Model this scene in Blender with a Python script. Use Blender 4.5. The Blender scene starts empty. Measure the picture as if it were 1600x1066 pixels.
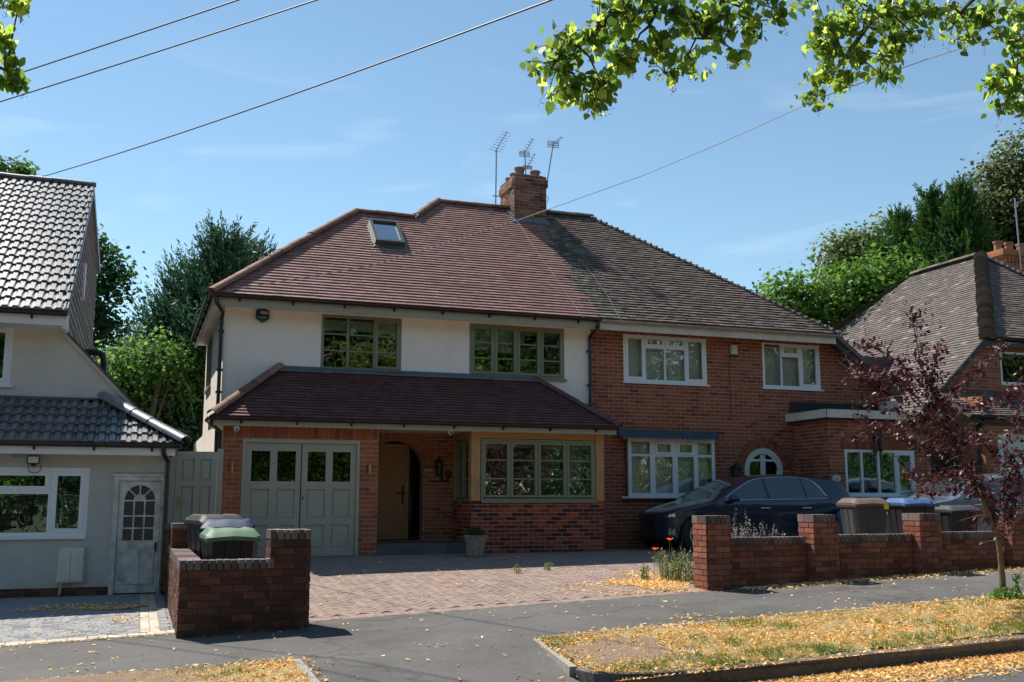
import bpy, math, random
import numpy as np
from mathutils import Vector
from mathutils.geometry import tessellate_polygon
rad = math.radians
random.seed(7); rng = np.random.default_rng(7)
scene = bpy.context.scene
COL = scene.collection
# ---------------------------------------------------------------- camera, world, sun, exposure
cd = bpy.data.cameras.new("camera"); cam = bpy.data.objects.new("camera", cd); COL.objects.link(cam)
cd.lens = 36.0; cd.sensor_width = 36.0; cd.clip_start = 0.1; cd.clip_end = 3000
CAM = (0.0, 0.0, 1.6)
cam.location = CAM
cam.rotation_euler = (rad(90) + math.atan(250 / 1600), 0, rad(-20))
scene.camera = cam
SUN_AZ, SUN_EL = -28.0, 54.5          # azimuth from +Y, negative towards -X
sdir = Vector((math.sin(rad(SUN_AZ)) * math.cos(rad(SUN_EL)), math.cos(rad(SUN_AZ)) * math.cos(rad(SUN_EL)), math.sin(rad(SUN_EL))))
w = bpy.data.worlds.new("World"); scene.world = w; w.use_nodes = True
nt = w.node_tree; nt.nodes.clear()
sky = nt.nodes.new("ShaderNodeTexSky"); sky.sky_type = 'NISHITA'; sky.sun_disc = False
sky.sun_elevation = rad(SUN_EL); sky.sun_rotation = rad(SUN_AZ)
sky.air_density = 1.0; sky.dust_density = 0.0; sky.ozone_density = 2.6; sky.altitude = 100
bg = nt.nodes.new("ShaderNodeBackground"); bg.inputs[1].default_value = 0.077
wo = nt.nodes.new("ShaderNodeOutputWorld")
# thin wisps of cloud low in the sky
tc = nt.nodes.new("ShaderNodeTexCoord"); mp = nt.nodes.new("ShaderNodeMapping"); mp.inputs['Scale'].default_value = (3.2, 3.2, 14)
mp.inputs['Rotation'].default_value = (0.15, 0.2, 0)
nz = nt.nodes.new("ShaderNodeTexNoise"); nz.inputs['Scale'].default_value = 1.6; nz.inputs['Detail'].default_value = 6; nz.inputs['Distortion'].default_value = 0.6
cr = nt.nodes.new("ShaderNodeValToRGB"); cr.color_ramp.elements[0].position = 0.56; cr.color_ramp.elements[0].color = (0, 0, 0, 1)
cr.color_ramp.elements[1].position = 0.85; cr.color_ramp.elements[1].color = (0.26, 0.26, 0.26, 1)
sep = nt.nodes.new("ShaderNodeSeparateXYZ"); mr = nt.nodes.new("ShaderNodeMapRange")
mr.inputs[1].default_value = 0.30; mr.inputs[2].default_value = 0.42; mr.inputs[3].default_value = 1; mr.inputs[4].default_value = 0.0
mu = nt.nodes.new("ShaderNodeMath"); mu.operation = 'MULTIPLY'
mx = nt.nodes.new("ShaderNodeMixRGB"); mx.inputs[2].default_value = (8.6, 9.1, 9.8, 1)
L = nt.links.new
L(tc.outputs['Generated'], mp.inputs[0]); L(mp.outputs[0], nz.inputs['Vector']); L(nz.outputs[0], cr.inputs[0])
L(tc.outputs['Generated'], sep.inputs[0]); L(sep.outputs[2], mr.inputs[0]); L(cr.outputs[0], mu.inputs[0]); L(mr.outputs[0], mu.inputs[1])
wb = nt.nodes.new("ShaderNodeMixRGB"); wb.blend_type = 'MULTIPLY'; wb.inputs[0].default_value = 1.0; wb.inputs[2].default_value = (.97, 1.01, .90, 1)
L(mu.outputs[0], mx.inputs[0]); L(sky.outputs[0], mx.inputs[1]); L(mx.outputs[0], wb.inputs[1]); L(wb.outputs[0], bg.inputs[0]); L(bg.outputs[0], wo.inputs[0])
sl = bpy.data.lights.new("sun", 'SUN'); sl.energy = 3.35; sl.angle = rad(0.53); sl.color = (1.0, 0.94, 0.86)
so = bpy.data.objects.new("sun", sl); COL.objects.link(so); so.location = (-10, 30, 40)
so.rotation_euler = sdir.to_track_quat('Z', 'Y').to_euler()
scene.view_settings.view_transform = 'Standard'; scene.view_settings.look = 'None'
scene.view_settings.exposure = 1.12; scene.view_settings.gamma = 1.0
try:
    scene.cycles.max_bounces = 8; scene.cycles.diffuse_bounces = 4; scene.cycles.glossy_bounces = 3
    scene.cycles.transmission_bounces = 3; scene.cycles.transparent_max_bounces = 10
    scene.cycles.use_denoising = True; scene.cycles.sample_clamp_indirect = 6; scene.cycles.caustics_reflective = False
except Exception: pass

# ---------------------------------------------------------------- pixel -> world point on a plane (measurements off the photo)
_F = np.array([math.sin(rad(20)) * math.cos(math.atan(.15625)), math.cos(rad(20)) * math.cos(math.atan(.15625)), math.sin(math.atan(.15625))])
_R = np.array([math.cos(rad(20)), -math.sin(rad(20)), 0]); _U = np.cross(_R, _F); _C = np.array(CAM)
def ray(u, v): return _F + _R * (u - 800) / 1600 + _U * (533 - v) / 1600
def at(u, v, Y):
    d = ray(u, v); return _C + d * (Y / d[1])
def atd(u, v, D): return _C + ray(u, v) * D

# ---------------------------------------------------------------- mesh building
class MB:
    def __init__(s): s.v = []; s.f = []; s.m = []; s.r = []
    def add(s, vs, fs, mat=0, rnd=None):
        b = len(s.v); s.v.extend([tuple(map(float, p)) for p in vs]); r = random.random() if rnd is None else rnd
        for f in fs: s.f.append([b + i for i in f]); s.m.append(mat); s.r.append(r)
    def box(s, x0, x1, y0, y1, z0, z1, mat=0, rnd=None):
        s.add([(x0, y0, z0), (x1, y0, z0), (x1, y1, z0), (x0, y1, z0), (x0, y0, z1), (x1, y0, z1), (x1, y1, z1), (x0, y1, z1)],
              [(0, 3, 2, 1), (4, 5, 6, 7), (0, 1, 5, 4), (1, 2, 6, 5), (2, 3, 7, 6), (3, 0, 4, 7)], mat, rnd)
    def fbox(s, F, u0, u1, v0, v1, n0, n1, mat=0, rnd=None, j=0):
        P = [(u0, v0, n0), (u1, v0, n0), (u1, v1, n0), (u0, v1, n0), (u0, v0, n1), (u1, v0, n1), (u1, v1, n1), (u0, v1, n1)]
        if j: P = [(a + random.uniform(-j, j), b + random.uniform(-j, j), c + (random.uniform(-j, j) * .6 if i > 3 else 0)) for i, (a, b, c) in enumerate(P)]
        s.add([F(*p) for p in P], [(0, 3, 2, 1), (4, 5, 6, 7), (0, 1, 5, 4), (1, 2, 6, 5), (2, 3, 7, 6), (3, 0, 4, 7)], mat, rnd)
    def tube(s, pts, r, n=8, mat=0, rnd=None, cap=True):
        pts = [Vector(p) for p in pts]; k = len(pts)
        rs = r if isinstance(r, (list, tuple)) else [r] * k
        vs = []; prev = None
        for i, p in enumerate(pts):
            t = (pts[min(i + 1, k - 1)] - pts[max(i - 1, 0)]).normalized()
            if prev is None:
                a = t.cross(Vector((0, 0, 1)));
                if a.length < 1e-3: a = t.cross(Vector((1, 0, 0)))
                a.normalize()
            else:
                a = (prev - t * prev.dot(t)); a.normalize()
            prev = a; b = t.cross(a)
            for q in range(n):
                an = 2 * math.pi * q / n; vs.append(p + (a * math.cos(an) + b * math.sin(an)) * rs[i])
        fs = []
        for i in range(k - 1):
            for q in range(n):
                q2 = (q + 1) % n; fs.append((i * n + q, i * n + q2, (i + 1) * n + q2, (i + 1) * n + q))
        if cap: fs.append(tuple(range(n))[::-1]); fs.append(tuple((k - 1) * n + q for q in range(n)))
        s.add(vs, fs, mat, rnd)
    def lathe(s, c, prof, n=20, mat=0, rnd=None, arc=2 * math.pi, axis=None):
        vs = []; fs = []; k = len(prof)
        for q in range(n):
            an = 2 * math.pi * q / n
            for (r, z) in prof: vs.append((c[0] + r * math.cos(an), c[1] + r * math.sin(an), c[2] + z))
        for q in range(n):
            q2 = (q + 1) % n
            for i in range(k - 1): fs.append((q * k + i, q2 * k + i, q2 * k + i + 1, q * k + i + 1))
        s.add(vs, fs, mat, rnd)
    def prism(s, F, loop, n0, n1, mat=0, rnd=None):
        k = len(loop); tri = tessellate_polygon([[Vector((a, b, 0)) for a, b in loop]])
        s.add([F(a, b, n0) for a, b in loop], [tuple(t) for t in tri], mat, rnd)
        s.add([F(a, b, n1) for a, b in loop], [tuple(t)[::-1] for t in tri], mat, rnd)
        s.add([F(a, b, n0) for a, b in loop] + [F(a, b, n1) for a, b in loop], [(i, (i + 1) % k, k + (i + 1) % k, k + i) for i in range(k)], mat, rnd)
    def build(s, name, mats, parent=None, smooth=False, bevel=0, recalc=True, **props):
        me = bpy.data.meshes.new(name)
        off = Vector(parent_loc(parent)) if parent else Vector((0, 0, 0))
        me.from_pydata([(a - off.x, b - off.y, c - off.z) for a, b, c in s.v], [], s.f)
        if not isinstance(mats, (list, tuple)): mats = [mats]
        for m in mats: me.materials.append(m)
        if len(mats) > 1: me.polygons.foreach_set('material_index', s.m)
        at_ = me.attributes.new('rnd', 'FLOAT', 'FACE'); at_.data.foreach_set('value', s.r)
        if recalc and len(s.f) < 60000:
            import bmesh
            bm = bmesh.new(); bm.from_mesh(me); bmesh.ops.recalc_face_normals(bm, faces=bm.faces); bm.to_mesh(me); bm.free()
        if smooth:
            me.polygons.foreach_set('use_smooth', [True] * len(me.polygons))
            if hasattr(me, 'set_sharp_from_angle'): me.set_sharp_from_angle(angle=rad(35))
        me.update()
        o = bpy.data.objects.new(name, me); COL.objects.link(o)
        if parent: o.parent = parent
        if bevel:
            b = o.modifiers.new('bevel', 'BEVEL'); b.width = bevel; b.segments = 2; b.limit_method = 'ANGLE'
        tag(o, **props)
        return o
LOCS = {}
def parent_loc(p):
    x, y, z = 0, 0, 0
    while p:
        l = p.location; x += l[0]; y += l[1]; z += l[2]; p = p.parent
    return x, y, z
def tag(o, label=None, category=None, group=None, kind=None):
    if label: o['label'] = label
    if category: o['category'] = category
    if group: o['group'] = group
    if kind: o['kind'] = kind
    return o
def thing(name, loc, label, category, group=None):
    o = bpy.data.objects.new(name, None); COL.objects.link(o); o.location = loc; o.empty_display_size = .2
    return tag(o, label, category, group)
def frame(O, U, V, N):
    O, U, V, N = Vector(O), Vector(U), Vector(V), Vector(N)
    return lambda u, v, n=0.0: O + U * u + V * v + N * n
def front(Y): return frame((0, Y, 0), (1, 0, 0), (0, 0, 1), (0, -1, 0))       # (x, z, out towards the street)
def leftside(X): return frame((X, 0, 0), (0, 1, 0), (0, 0, 1), (-1, 0, 0))     # (y, z, out to -X)
def rightside(X): return frame((X, 0, 0), (0, 1, 0), (0, 0, 1), (1, 0, 0))
def mesh_np(name, V, k, mat, rnd, parent=None, **props):
    """V: (N*k,3) verts, polygons of k consecutive verts, rnd (N,)"""
    n = len(V) // k; me = bpy.data.meshes.new(name)
    V = np.asarray(V, dtype=np.float32)
    if parent: V = V - np.array(parent_loc(parent), dtype=np.float32)
    me.vertices.add(n * k); me.vertices.foreach_set('co', V.ravel())
    me.loops.add(n * k); me.loops.foreach_set('vertex_index', np.arange(n * k, dtype=np.int32))
    me.polygons.add(n); me.polygons.foreach_set('loop_start', np.arange(0, n * k, k, dtype=np.int32))
    me.polygons.foreach_set('loop_total', np.full(n, k, dtype=np.int32))
    at_ = me.attributes.new('rnd', 'FLOAT', 'FACE'); at_.data.foreach_set('value', np.asarray(rnd, dtype=np.float32))
    me.materials.append(mat); me.update(calc_edges=True); me.validate()
    o = bpy.data.objects.new(name, me); COL.objects.link(o)
    if parent: o.parent = parent
    return tag(o, **props)

# ---------------------------------------------------------------- materials
def mat_base(name):
    m = bpy.data.materials.new(name); m.use_nodes = True; n = m.node_tree; n.nodes.clear()
    o = n.nodes.new("ShaderNodeOutputMaterial"); p = n.nodes.new("ShaderNodeBsdfPrincipled"); n.links.new(p.outputs[0], o.inputs[0])
    return m, n, p, o
def node(n, t, **kw):
    x = n.nodes.new(t)
    for k, v in kw.items():
        if k in x.inputs: x.inputs[k].default_value = v
        else: setattr(x, k, v)
    return x
def ramp(n, stops):
    r = n.nodes.new("ShaderNodeValToRGB"); e = r.color_ramp.elements
    while len(e) < len(stops): e.new(0.5)
    for i, (p, c) in enumerate(stops): e[i].position = p; e[i].color = (*c, 1)
    return r
def c4(c, k=1.0): return tuple(min(1, x * k) for x in c)
def M(name, col, rough=.6, var=.15, scale=6, bump=0.0, bscale=60, metal=0.0, spec=.5, col2=None, coat=0.0, detail=5, streak=0.0):
    """one colour with noise variation; col2 = patches of a second colour"""
    m, n, p, o = mat_base(name)
    t = node(n, "ShaderNodeTexCoord"); z = node(n, "ShaderNodeTexNoise", Scale=scale, Detail=detail, Roughness=.6)
    n.links.new(t.outputs['Object'], z.inputs['Vector'])
    c2 = col2 if col2 else c4(col, 1 + var)
    r = ramp(n, [(.3, c4(col, 1 - var) if not col2 else col), (.7, c2)])
    n.links.new(z.outputs[0], r.inputs[0]); out = r.outputs[0]
    if streak:      # rain streaks and grubby patches
        mp_ = node(n, "ShaderNodeMapping"); mp_.inputs['Scale'].default_value = (1.8, 1.8, .5); n.links.new(t.outputs['Object'], mp_.inputs[0]); zs_ = node(n, "ShaderNodeTexNoise", Scale=1.6, Detail=8, Roughness=.7); n.links.new(mp_.outputs[0], zs_.inputs['Vector'])
        rr_ = ramp(n, [(.38, (1 - streak,) * 3), (.56, (1, 1, 1))]); n.links.new(zs_.outputs[0], rr_.inputs[0]); mq = node(n, "ShaderNodeMixRGB", blend_type='MULTIPLY', Fac=1.0); n.links.new(out, mq.inputs[1]); n.links.new(rr_.outputs[0], mq.inputs[2]); out = mq.outputs[0]
    n.links.new(out, p.inputs['Base Color'])
    p.inputs['Roughness'].default_value = rough; p.inputs['Metallic'].default_value = metal
    p.inputs['Specular IOR Level'].default_value = spec; p.inputs['Coat Weight'].default_value = coat
    if bump:
        z2 = node(n, "ShaderNodeTexNoise", Scale=bscale, Detail=4); n.links.new(t.outputs['Object'], z2.inputs['Vector'])
        b = node(n, "ShaderNodeBump", Strength=min(1, bump * 4), Distance=.02 if bump < .1 else .05)
        n.links.new(z2.outputs[0], b.inputs['Height']); n.links.new(b.outputs[0], p.inputs['Normal'])
    return m
def Mrnd(name, stops, rough=.8, var=.25, scale=14, bump=.3, bscale=90, spec=.3, patch=None, dist=.01, pscale=.7, pr=(.5, .68)):
    """colour from the per-piece random attribute, multiplied by noise; patch=(col, amount): large stains"""
    m, n, p, o = mat_base(name)
    a = node(n, "ShaderNodeAttribute"); a.attribute_name = 'rnd'
    r = ramp(n, stops); n.links.new(a.outputs['Fac'], r.inputs[0])
    t = node(n, "ShaderNodeTexCoord"); z = node(n, "ShaderNodeTexNoise", Scale=scale, Detail=6, Roughness=.65)
    n.links.new(t.outputs['Object'], z.inputs['Vector'])
    r2 = ramp(n, [(.25, (1 - var,) * 3), (.75, (1 + var * .4,) * 3)]); n.links.new(z.outputs[0], r2.inputs[0])
    mm = node(n, "ShaderNodeMixRGB", blend_type='MULTIPLY', Fac=1.0); n.links.new(r.outputs[0], mm.inputs[1]); n.links.new(r2.outputs[0], mm.inputs[2])
    out = mm.outputs[0]
    if patch:
        z3 = node(n, "ShaderNodeTexNoise", Scale=pscale, Detail=7, Roughness=.7); n.links.new(t.outputs['Object'], z3.inputs['Vector'])
        r3 = ramp(n, [(pr[0], (0, 0, 0)), (pr[1], (patch[1],) * 3)]); n.links.new(z3.outputs[0], r3.inputs[0])
        m3 = node(n, "ShaderNodeMixRGB"); m3.inputs[2].default_value = (*patch[0], 1); n.links.new(r3.outputs[0], m3.inputs[0]); n.links.new(out, m3.inputs[1]); out = m3.outputs[0]
    n.links.new(out, p.inputs['Base Color']); p.inputs['Roughness'].default_value = rough; p.inputs['Specular IOR Level'].default_value = spec
    if bump:
        z2 = node(n, "ShaderNodeTexNoise", Scale=bscale, Detail=5); n.links.new(t.outputs['Object'], z2.inputs['Vector'])
        b = node(n, "ShaderNodeBump", Strength=bump, Distance=dist); n.links.new(z2.outputs[0], b.inputs['Height']); n.links.new(b.outputs[0], p.inputs['Normal'])
    return m
def Mleaf(name, stops, trans=.45, rough=.6, spec=.25, hv=1.9, hs_=1.05):
    m, n, p, o = mat_base(name)
    a = node(n, "ShaderNodeAttribute"); a.attribute_name = 'rnd'; r = ramp(n, stops); n.links.new(a.outputs['Fac'], r.inputs[0])
    n.links.new(r.outputs[0], p.inputs['Base Color']); p.inputs['Roughness'].default_value = rough; p.inputs['Specular IOR Level'].default_value = spec
    tr = node(n, "ShaderNodeBsdfTranslucent"); h = node(n, "ShaderNodeHueSaturation", Value=hv, Saturation=hs_)
    n.links.new(r.outputs[0], h.inputs['Color']); n.links.new(h.outputs[0], tr.inputs[0])
    mx_ = node(n, "ShaderNodeMixShader"); mx_.inputs[0].default_value = trans
    n.links.new(p.outputs[0], mx_.inputs[1]); n.links.new(tr.outputs[0], mx_.inputs[2]); n.links.new(mx_.outputs[0], o.inputs[0])
    return m
def Mglass(name, base=.13, tint=(.9, .93, .9), wob=.005, wscale=2.2):
    m, n, p, o = mat_base(name); n.nodes.remove(p)
    g = node(n, "ShaderNodeBsdfGlossy", Roughness=0.0); g.inputs[0].default_value = (1, 1, 1, 1)
    t = node(n, "ShaderNodeBsdfTransparent"); t.inputs[0].default_value = (*tint, 1)
    fr = node(n, "ShaderNodeFresnel", IOR=1.5); ma = node(n, "ShaderNodeMath", operation='MULTIPLY_ADD'); ma.inputs[1].default_value = 1.6; ma.inputs[2].default_value = base - .06
    n.links.new(fr.outputs[0], ma.inputs[0]); mx_ = node(n, "ShaderNodeMixShader"); n.links.new(ma.outputs[0], mx_.inputs[0])
    n.links.new(t.outputs[0], mx_.inputs[1]); n.links.new(g.outputs[0], mx_.inputs[2]); n.links.new(mx_.outputs[0], o.inputs[0])
    if wob:
        tc_ = node(n, "ShaderNodeTexCoord"); z = node(n, "ShaderNodeTexNoise", Scale=wscale, Detail=2); n.links.new(tc_.outputs['Object'], z.inputs['Vector'])
        b = node(n, "ShaderNodeBump", Strength=1.0, Distance=wob); n.links.new(z.outputs[0], b.inputs['Height']); n.links.new(b.outputs[0], g.inputs['Normal'])
    return m

MORTAR = M("mortar", (.50, .345, .26), .9, .25, 20, .05, 200)
MORTAR_D = M("mortar_dark", (.13, .095, .07), .95, .4, 8, .05, 200)
MORTAR_P = M("mortar_pink", (.42, .30, .25), .9, .2, 20, .05, 200)
BRICK_O = Mrnd("brick_orange_red", [(0, (.24, .075, .036)), (.2, (.36, .112, .053)), (.6, (.42, .138, .066)), (.85, (.47, .165, .08)), (1, (.30, .10, .055))])
BRICK_R = Mrnd("brick_red_weathered", [(0, (.15, .05, .03)), (.2, (.27, .08, .042)), (.5, (.33, .102, .052)), (.85, (.38, .125, .064)), (1, (.22, .075, .045))])
BRICK_B = Mrnd("brick_bay_multi", [(0, (.085, .022, .016)), (.35, (.15, .033, .020)), (.55, (.33, .066, .028)), (.8, (.45, .10, .038)), (1, (.17, .04, .022))])
BRICK_W = Mrnd("brick_garden_wall", [(0, (.14, .055, .036)), (.15, (.25, .082, .049)), (.6, (.35, .118, .071)), (.9, (.42, .155, .10)), (1, (.20, .08, .055))], bump=.5, patch=((.035, .028, .022), .7), pscale=2.4, pr=(.5, .75))
BRICK_OLD = Mrnd("brick_old_wall", [(0, (.08, .036, .027)), (.3, (.13, .048, .033)), (.6, (.17, .062, .04)), (.9, (.21, .082, .05)), (1, (.22, .12, .062))], bump=.6, patch=((.03, .024, .018), .85), pscale=3, pr=(.45, .72))
BRICK_C = Mrnd("brick_chimney", [(0, (.06, .03, .025)), (.3, (.17, .075, .05)), (.6, (.27, .12, .075)), (1, (.33, .17, .11))], bump=.5, patch=((.06, .05, .035), .6), pscale=4)
BRICK_N = Mrnd("brick_bright_orange", [(0, (.36, .13, .06)), (.5, (.46, .18, .085)), (1, (.52, .23, .12))])
COPE = Mrnd("coping_brick_dark", [(0, (.10, .07, .064)), (.5, (.165, .118, .108)), (1, (.25, .185, .165))], bump=.4)
TILE_R = Mrnd("roof_tile_red_brown", [(0, (.27, .145, .12)), (.3, (.32, .168, .14)), (.7, (.35, .188, .158)), (1, (.40, .23, .19))], var=.2, rough=.5, bump=.25, spec=.5)
TILE_R2 = Mrnd("roof_tile_plum", [(0, (.11, .048, .046)), (.5, (.14, .06, .058)), (1, (.175, .078, .07))], var=.25, rough=.7, bump=.3)
TILE_G = Mrnd("roof_tile_weathered", [(0, (.13, .092, .08)), (.3, (.17, .122, .105)), (.7, (.20, .148, .128)), (1, (.26, .20, .17))], var=.35, rough=.85, bump=.5, patch=((.17, .155, .13), .35), pscale=1.6, pr=(.5, .72))
TILE_G3 = Mrnd("roof_tile_old_brown", [(0, (.11, .085, .077)), (.3, (.15, .12, .105)), (.9, (.185, .15, .132)), (1, (.36, .32, .30))], var=.45, rough=.85, bump=.5, patch=((.13, .12, .10), .6), pscale=.9, pr=(.42, .62))
TILE_L = Mrnd("roof_tile_lichen", [(0, (.10, .09, .07)), (.5, (.16, .15, .12)), (1, (.30, .28, .22))], var=.5, rough=.9, bump=.5)
TILE_S = Mrnd("roof_tile_slate_grey", [(0, (.105, .105, .106)), (.5, (.14, .14, .14)), (1, (.18, .178, .175))], var=.3, rough=.33, bump=.12, spec=1.0)
RIDGE = Mrnd("ridge_tile_terracotta", [(0, (.20, .10, .07)), (.5, (.28, .15, .105)), (1, (.36, .21, .15))], var=.4, bump=.4)
RIDGE_G = Mrnd("ridge_tile_old", [(0, (.09, .075, .06)), (.5, (.15, .12, .10)), (1, (.2, .17, .14))], var=.4, bump=.4)
RIDGE_S = Mrnd("ridge_tile_grey", [(0, (.13, .13, .13)), (1, (.18, .178, .175))], var=.2, rough=.4, spec=.8)
HUNG = Mrnd("hung_tile_grey", [(0, (.24, .245, .255)), (1, (.33, .335, .345))], var=.2, rough=.7)
LEAD = M("lead_flashing", (.14, .155, .18), .5, .25, 5)
RENDER = M("render_cream", (.95, .87, .77), .9, .05, 1.1, .03, 110, streak=.035)
RENDER_G = M("render_pebbledash_grey", (.54, .52, .48), .95, .07, 1.2, .12, 60, streak=.05)
RENDER_GL = M("render_pebbledash_pale", (.68, .61, .53), .95, .06, 1.2, .1, 60, streak=.04)
SAGE = M("paint_sage", (.36, .34, .25), .45, .05, 4)
GARAGE = M("paint_garage_green_grey", (.42, .42, .335), .5, .05, 3, .012, 90, streak=.05)
OLIVE = M("paint_olive", (.24, .25, .165), .4, .05, 4)
UPVC = M("upvc_white", (.78, .79, .80), .3, .02, 4)
WHITE_OLD = M("paint_white_peeling", (.70, .69, .65), .7, .1, 7, .08, 40, col2=(.36, .34, .30), detail=12)
WHITE = M("paint_white", (.74, .73, .70), .5, .05, 6)
OFFWHITE = M("paint_offwhite_dirty", (.74, .69, .58), .6, .1, 3, col2=(.55, .50, .41))
BLACKP = M("plastic_black", (.018, .018, .02), .35, .1, 6)
BLACKI = M("iron_black", (.012, .012, .012), .5, .2, 6)
BRONZE = M("bronze_brass", (.42, .30, .12), .35, .1, 6, metal=.7)
BRASS = M("brass", (.75, .52, .18), .25, .1, 6, metal=1)
STEEL = M("galvanised_steel", (.35, .36, .38), .4, .15, 9, metal=.8)
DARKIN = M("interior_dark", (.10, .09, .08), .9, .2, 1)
CURTAIN = M("curtain_pale", (.5, .48, .44), .9, .1, 5)
BLIND = M("blind_slats", (.9, .9, .83), .7, .04, 5)
GLASS = Mglass("window_glass", .15)
GLASS_R = Mglass("window_glass_clear", .085, (.98, .99, .98))
GLASS_D = Mglass("window_glass_dim", .06, (.5, .52, .52))
GLASS_CAR = Mglass("car_glass", .20, (.35, .42, .45), 0)
STONE = M("cast_stone", (.38, .33, .26), .85, .2, 12, .08, 80, col2=(.22, .19, .15))
TERRA = M("terracotta", (.30, .14, .09), .8, .2, 9, .05, 60)
def Mwood(name, a, b, sc=(1, 1, 14), rough=.5):
    m, n, p, o = mat_base(name); t = node(n, "ShaderNodeTexCoord"); mpn = node(n, "ShaderNodeMapping"); mpn.inputs['Scale'].default_value = sc
    z = node(n, "ShaderNodeTexNoise", Scale=3.0, Detail=7, Distortion=.8); n.links.new(t.outputs['Object'], mpn.inputs[0]); n.links.new(mpn.outputs[0], z.inputs['Vector'])
    r = ramp(n, [(.3, a), (.7, b)]); n.links.new(z.outputs[0], r.inputs[0]); n.links.new(r.outputs[0], p.inputs['Base Color']); p.inputs['Roughness'].default_value = rough
    return m
OAK = Mwood("oak_post", (.38, .19, .07), (.56, .32, .14), (14, 14, 1.2))
OAKH = Mwood("oak_lintel", (.36, .17, .05), (.55, .30, .11), (1.2, 14, 14))
def Mdoor():
    m, n, p, o = mat_base("oak_door_herringbone"); t = node(n, "ShaderNodeTexCoord"); s_ = node(n, "ShaderNodeSeparateXYZ"); n.links.new(t.outputs['Object'], s_.inputs[0])
    # chevron boards
    ab = node(n, "ShaderNodeMath", operation='ABSOLUTE'); sb = node(n, "ShaderNodeMath", operation='ADD'); sb.inputs[1].default_value = 0.0
    n.links.new(s_.outputs[0], sb.inputs[0]); n.links.new(sb.outputs[0], ab.inputs[0])
    ad = node(n, "ShaderNodeMath", operation='ADD'); n.links.new(ab.outputs[0], ad.inputs[0]); n.links.new(s_.outputs[2], ad.inputs[1])
    mu_ = node(n, "ShaderNodeMath", operation='MULTIPLY'); mu_.inputs[1].default_value = 9; n.links.new(ad.outputs[0], mu_.inputs[0])
    fr = node(n, "ShaderNodeMath", operation='FRACT'); n.links.new(mu_.outputs[0], fr.inputs[0])
    r = ramp(n, [(0, (.20, .09, .035)), (.06, (.38, .185, .075)), (.5, (.43, .215, .09)), (1, (.36, .175, .07))]); n.links.new(fr.outputs[0], r.inputs[0])
    n.links.new(r.outputs[0], p.inputs['Base Color']); p.inputs['Roughness'].default_value = .45
    return m
OAKD = Mdoor()
BARK = M("bark", (.13, .10, .07), .9, .3, 9, .2, 30, col2=(.07, .055, .04))
BARK_P = M("bark_plum", (.10, .065, .05), .8, .3, 9, .1, 30, col2=(.18, .13, .06))
TWIG = M("twig", (.10, .075, .05), .8, .3, 20)
# ---------------------------------------------------------------- the lie of the land
KY = 7.72            # kerb line
def S(x, y): return .158 + .036 * max(-30, min(40, x)) + .03 * (y - 12)
def H(x, y):
    if y < KY:
        base = S(x, KY) - .125
        d = KY - y
        return base + .02 * min(d, 3.5) - .02 * max(0, min(d - 3.5, 3.5))
    if y <= 12:
        z = S(x, y)
        if 1.47 < x < 3.72: z -= .11 * max(0, min(1, (9.5 - y) / 1.8)) * max(0, min(1, (3.72 - x) / .12, (x - 1.47) / .05))
        return z
    t = max(0, min(1, (y - 12) / 5.6))
    if x < .5: hl = .24 + .02 * min(0, x + 2); t = max(0, min(1, (y - 12) / 4.5))
    elif x < 15: hl = .67
    else: hl = .67 + .3 * min(1, (x - 15) / 3)
    return S(x, 12) * (1 - t) + hl * t
def patch(name, x0, x1, y0, y1, mat, dz=0.0, step=.5, rough=0.0, keep=None, kind='structure', xs=None, ys=None, **props):
    xs = xs or list(np.linspace(x0, x1, max(2, int((x1 - x0) / step) + 1))); ys = ys or list(np.linspace(y0, y1, max(2, int((y1 - y0) / step) + 1)))
    b = MB(); nx = len(xs)
    vs = [(x, y, H(x, y) + dz + (random.uniform(-rough, rough) if rough else 0)) for y in ys for x in xs]; fs = []
    for j in range(len(ys) - 1):
        for i in range(nx - 1):
            if keep and not keep((xs[i] + xs[i + 1]) / 2, (ys[j] + ys[j + 1]) / 2): continue
            fs.append((j * nx + i, j * nx + i + 1, (j + 1) * nx + i + 1, (j + 1) * nx + i))
    b.add(vs, fs); return b.build(name, mat, smooth=True, kind=kind, recalc=False, **props)
def poly_patch(name, loop, mat, dz, **props):
    b = MB(); loop = [Vector((x, y, 0)) for x, y in loop]; tri = tessellate_polygon([loop])
    b.add([(p.x, p.y, H(p.x, p.y) + dz) for p in loop], [tuple(t) for t in tri]); return b.build(name, mat, kind='structure', **props)
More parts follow.
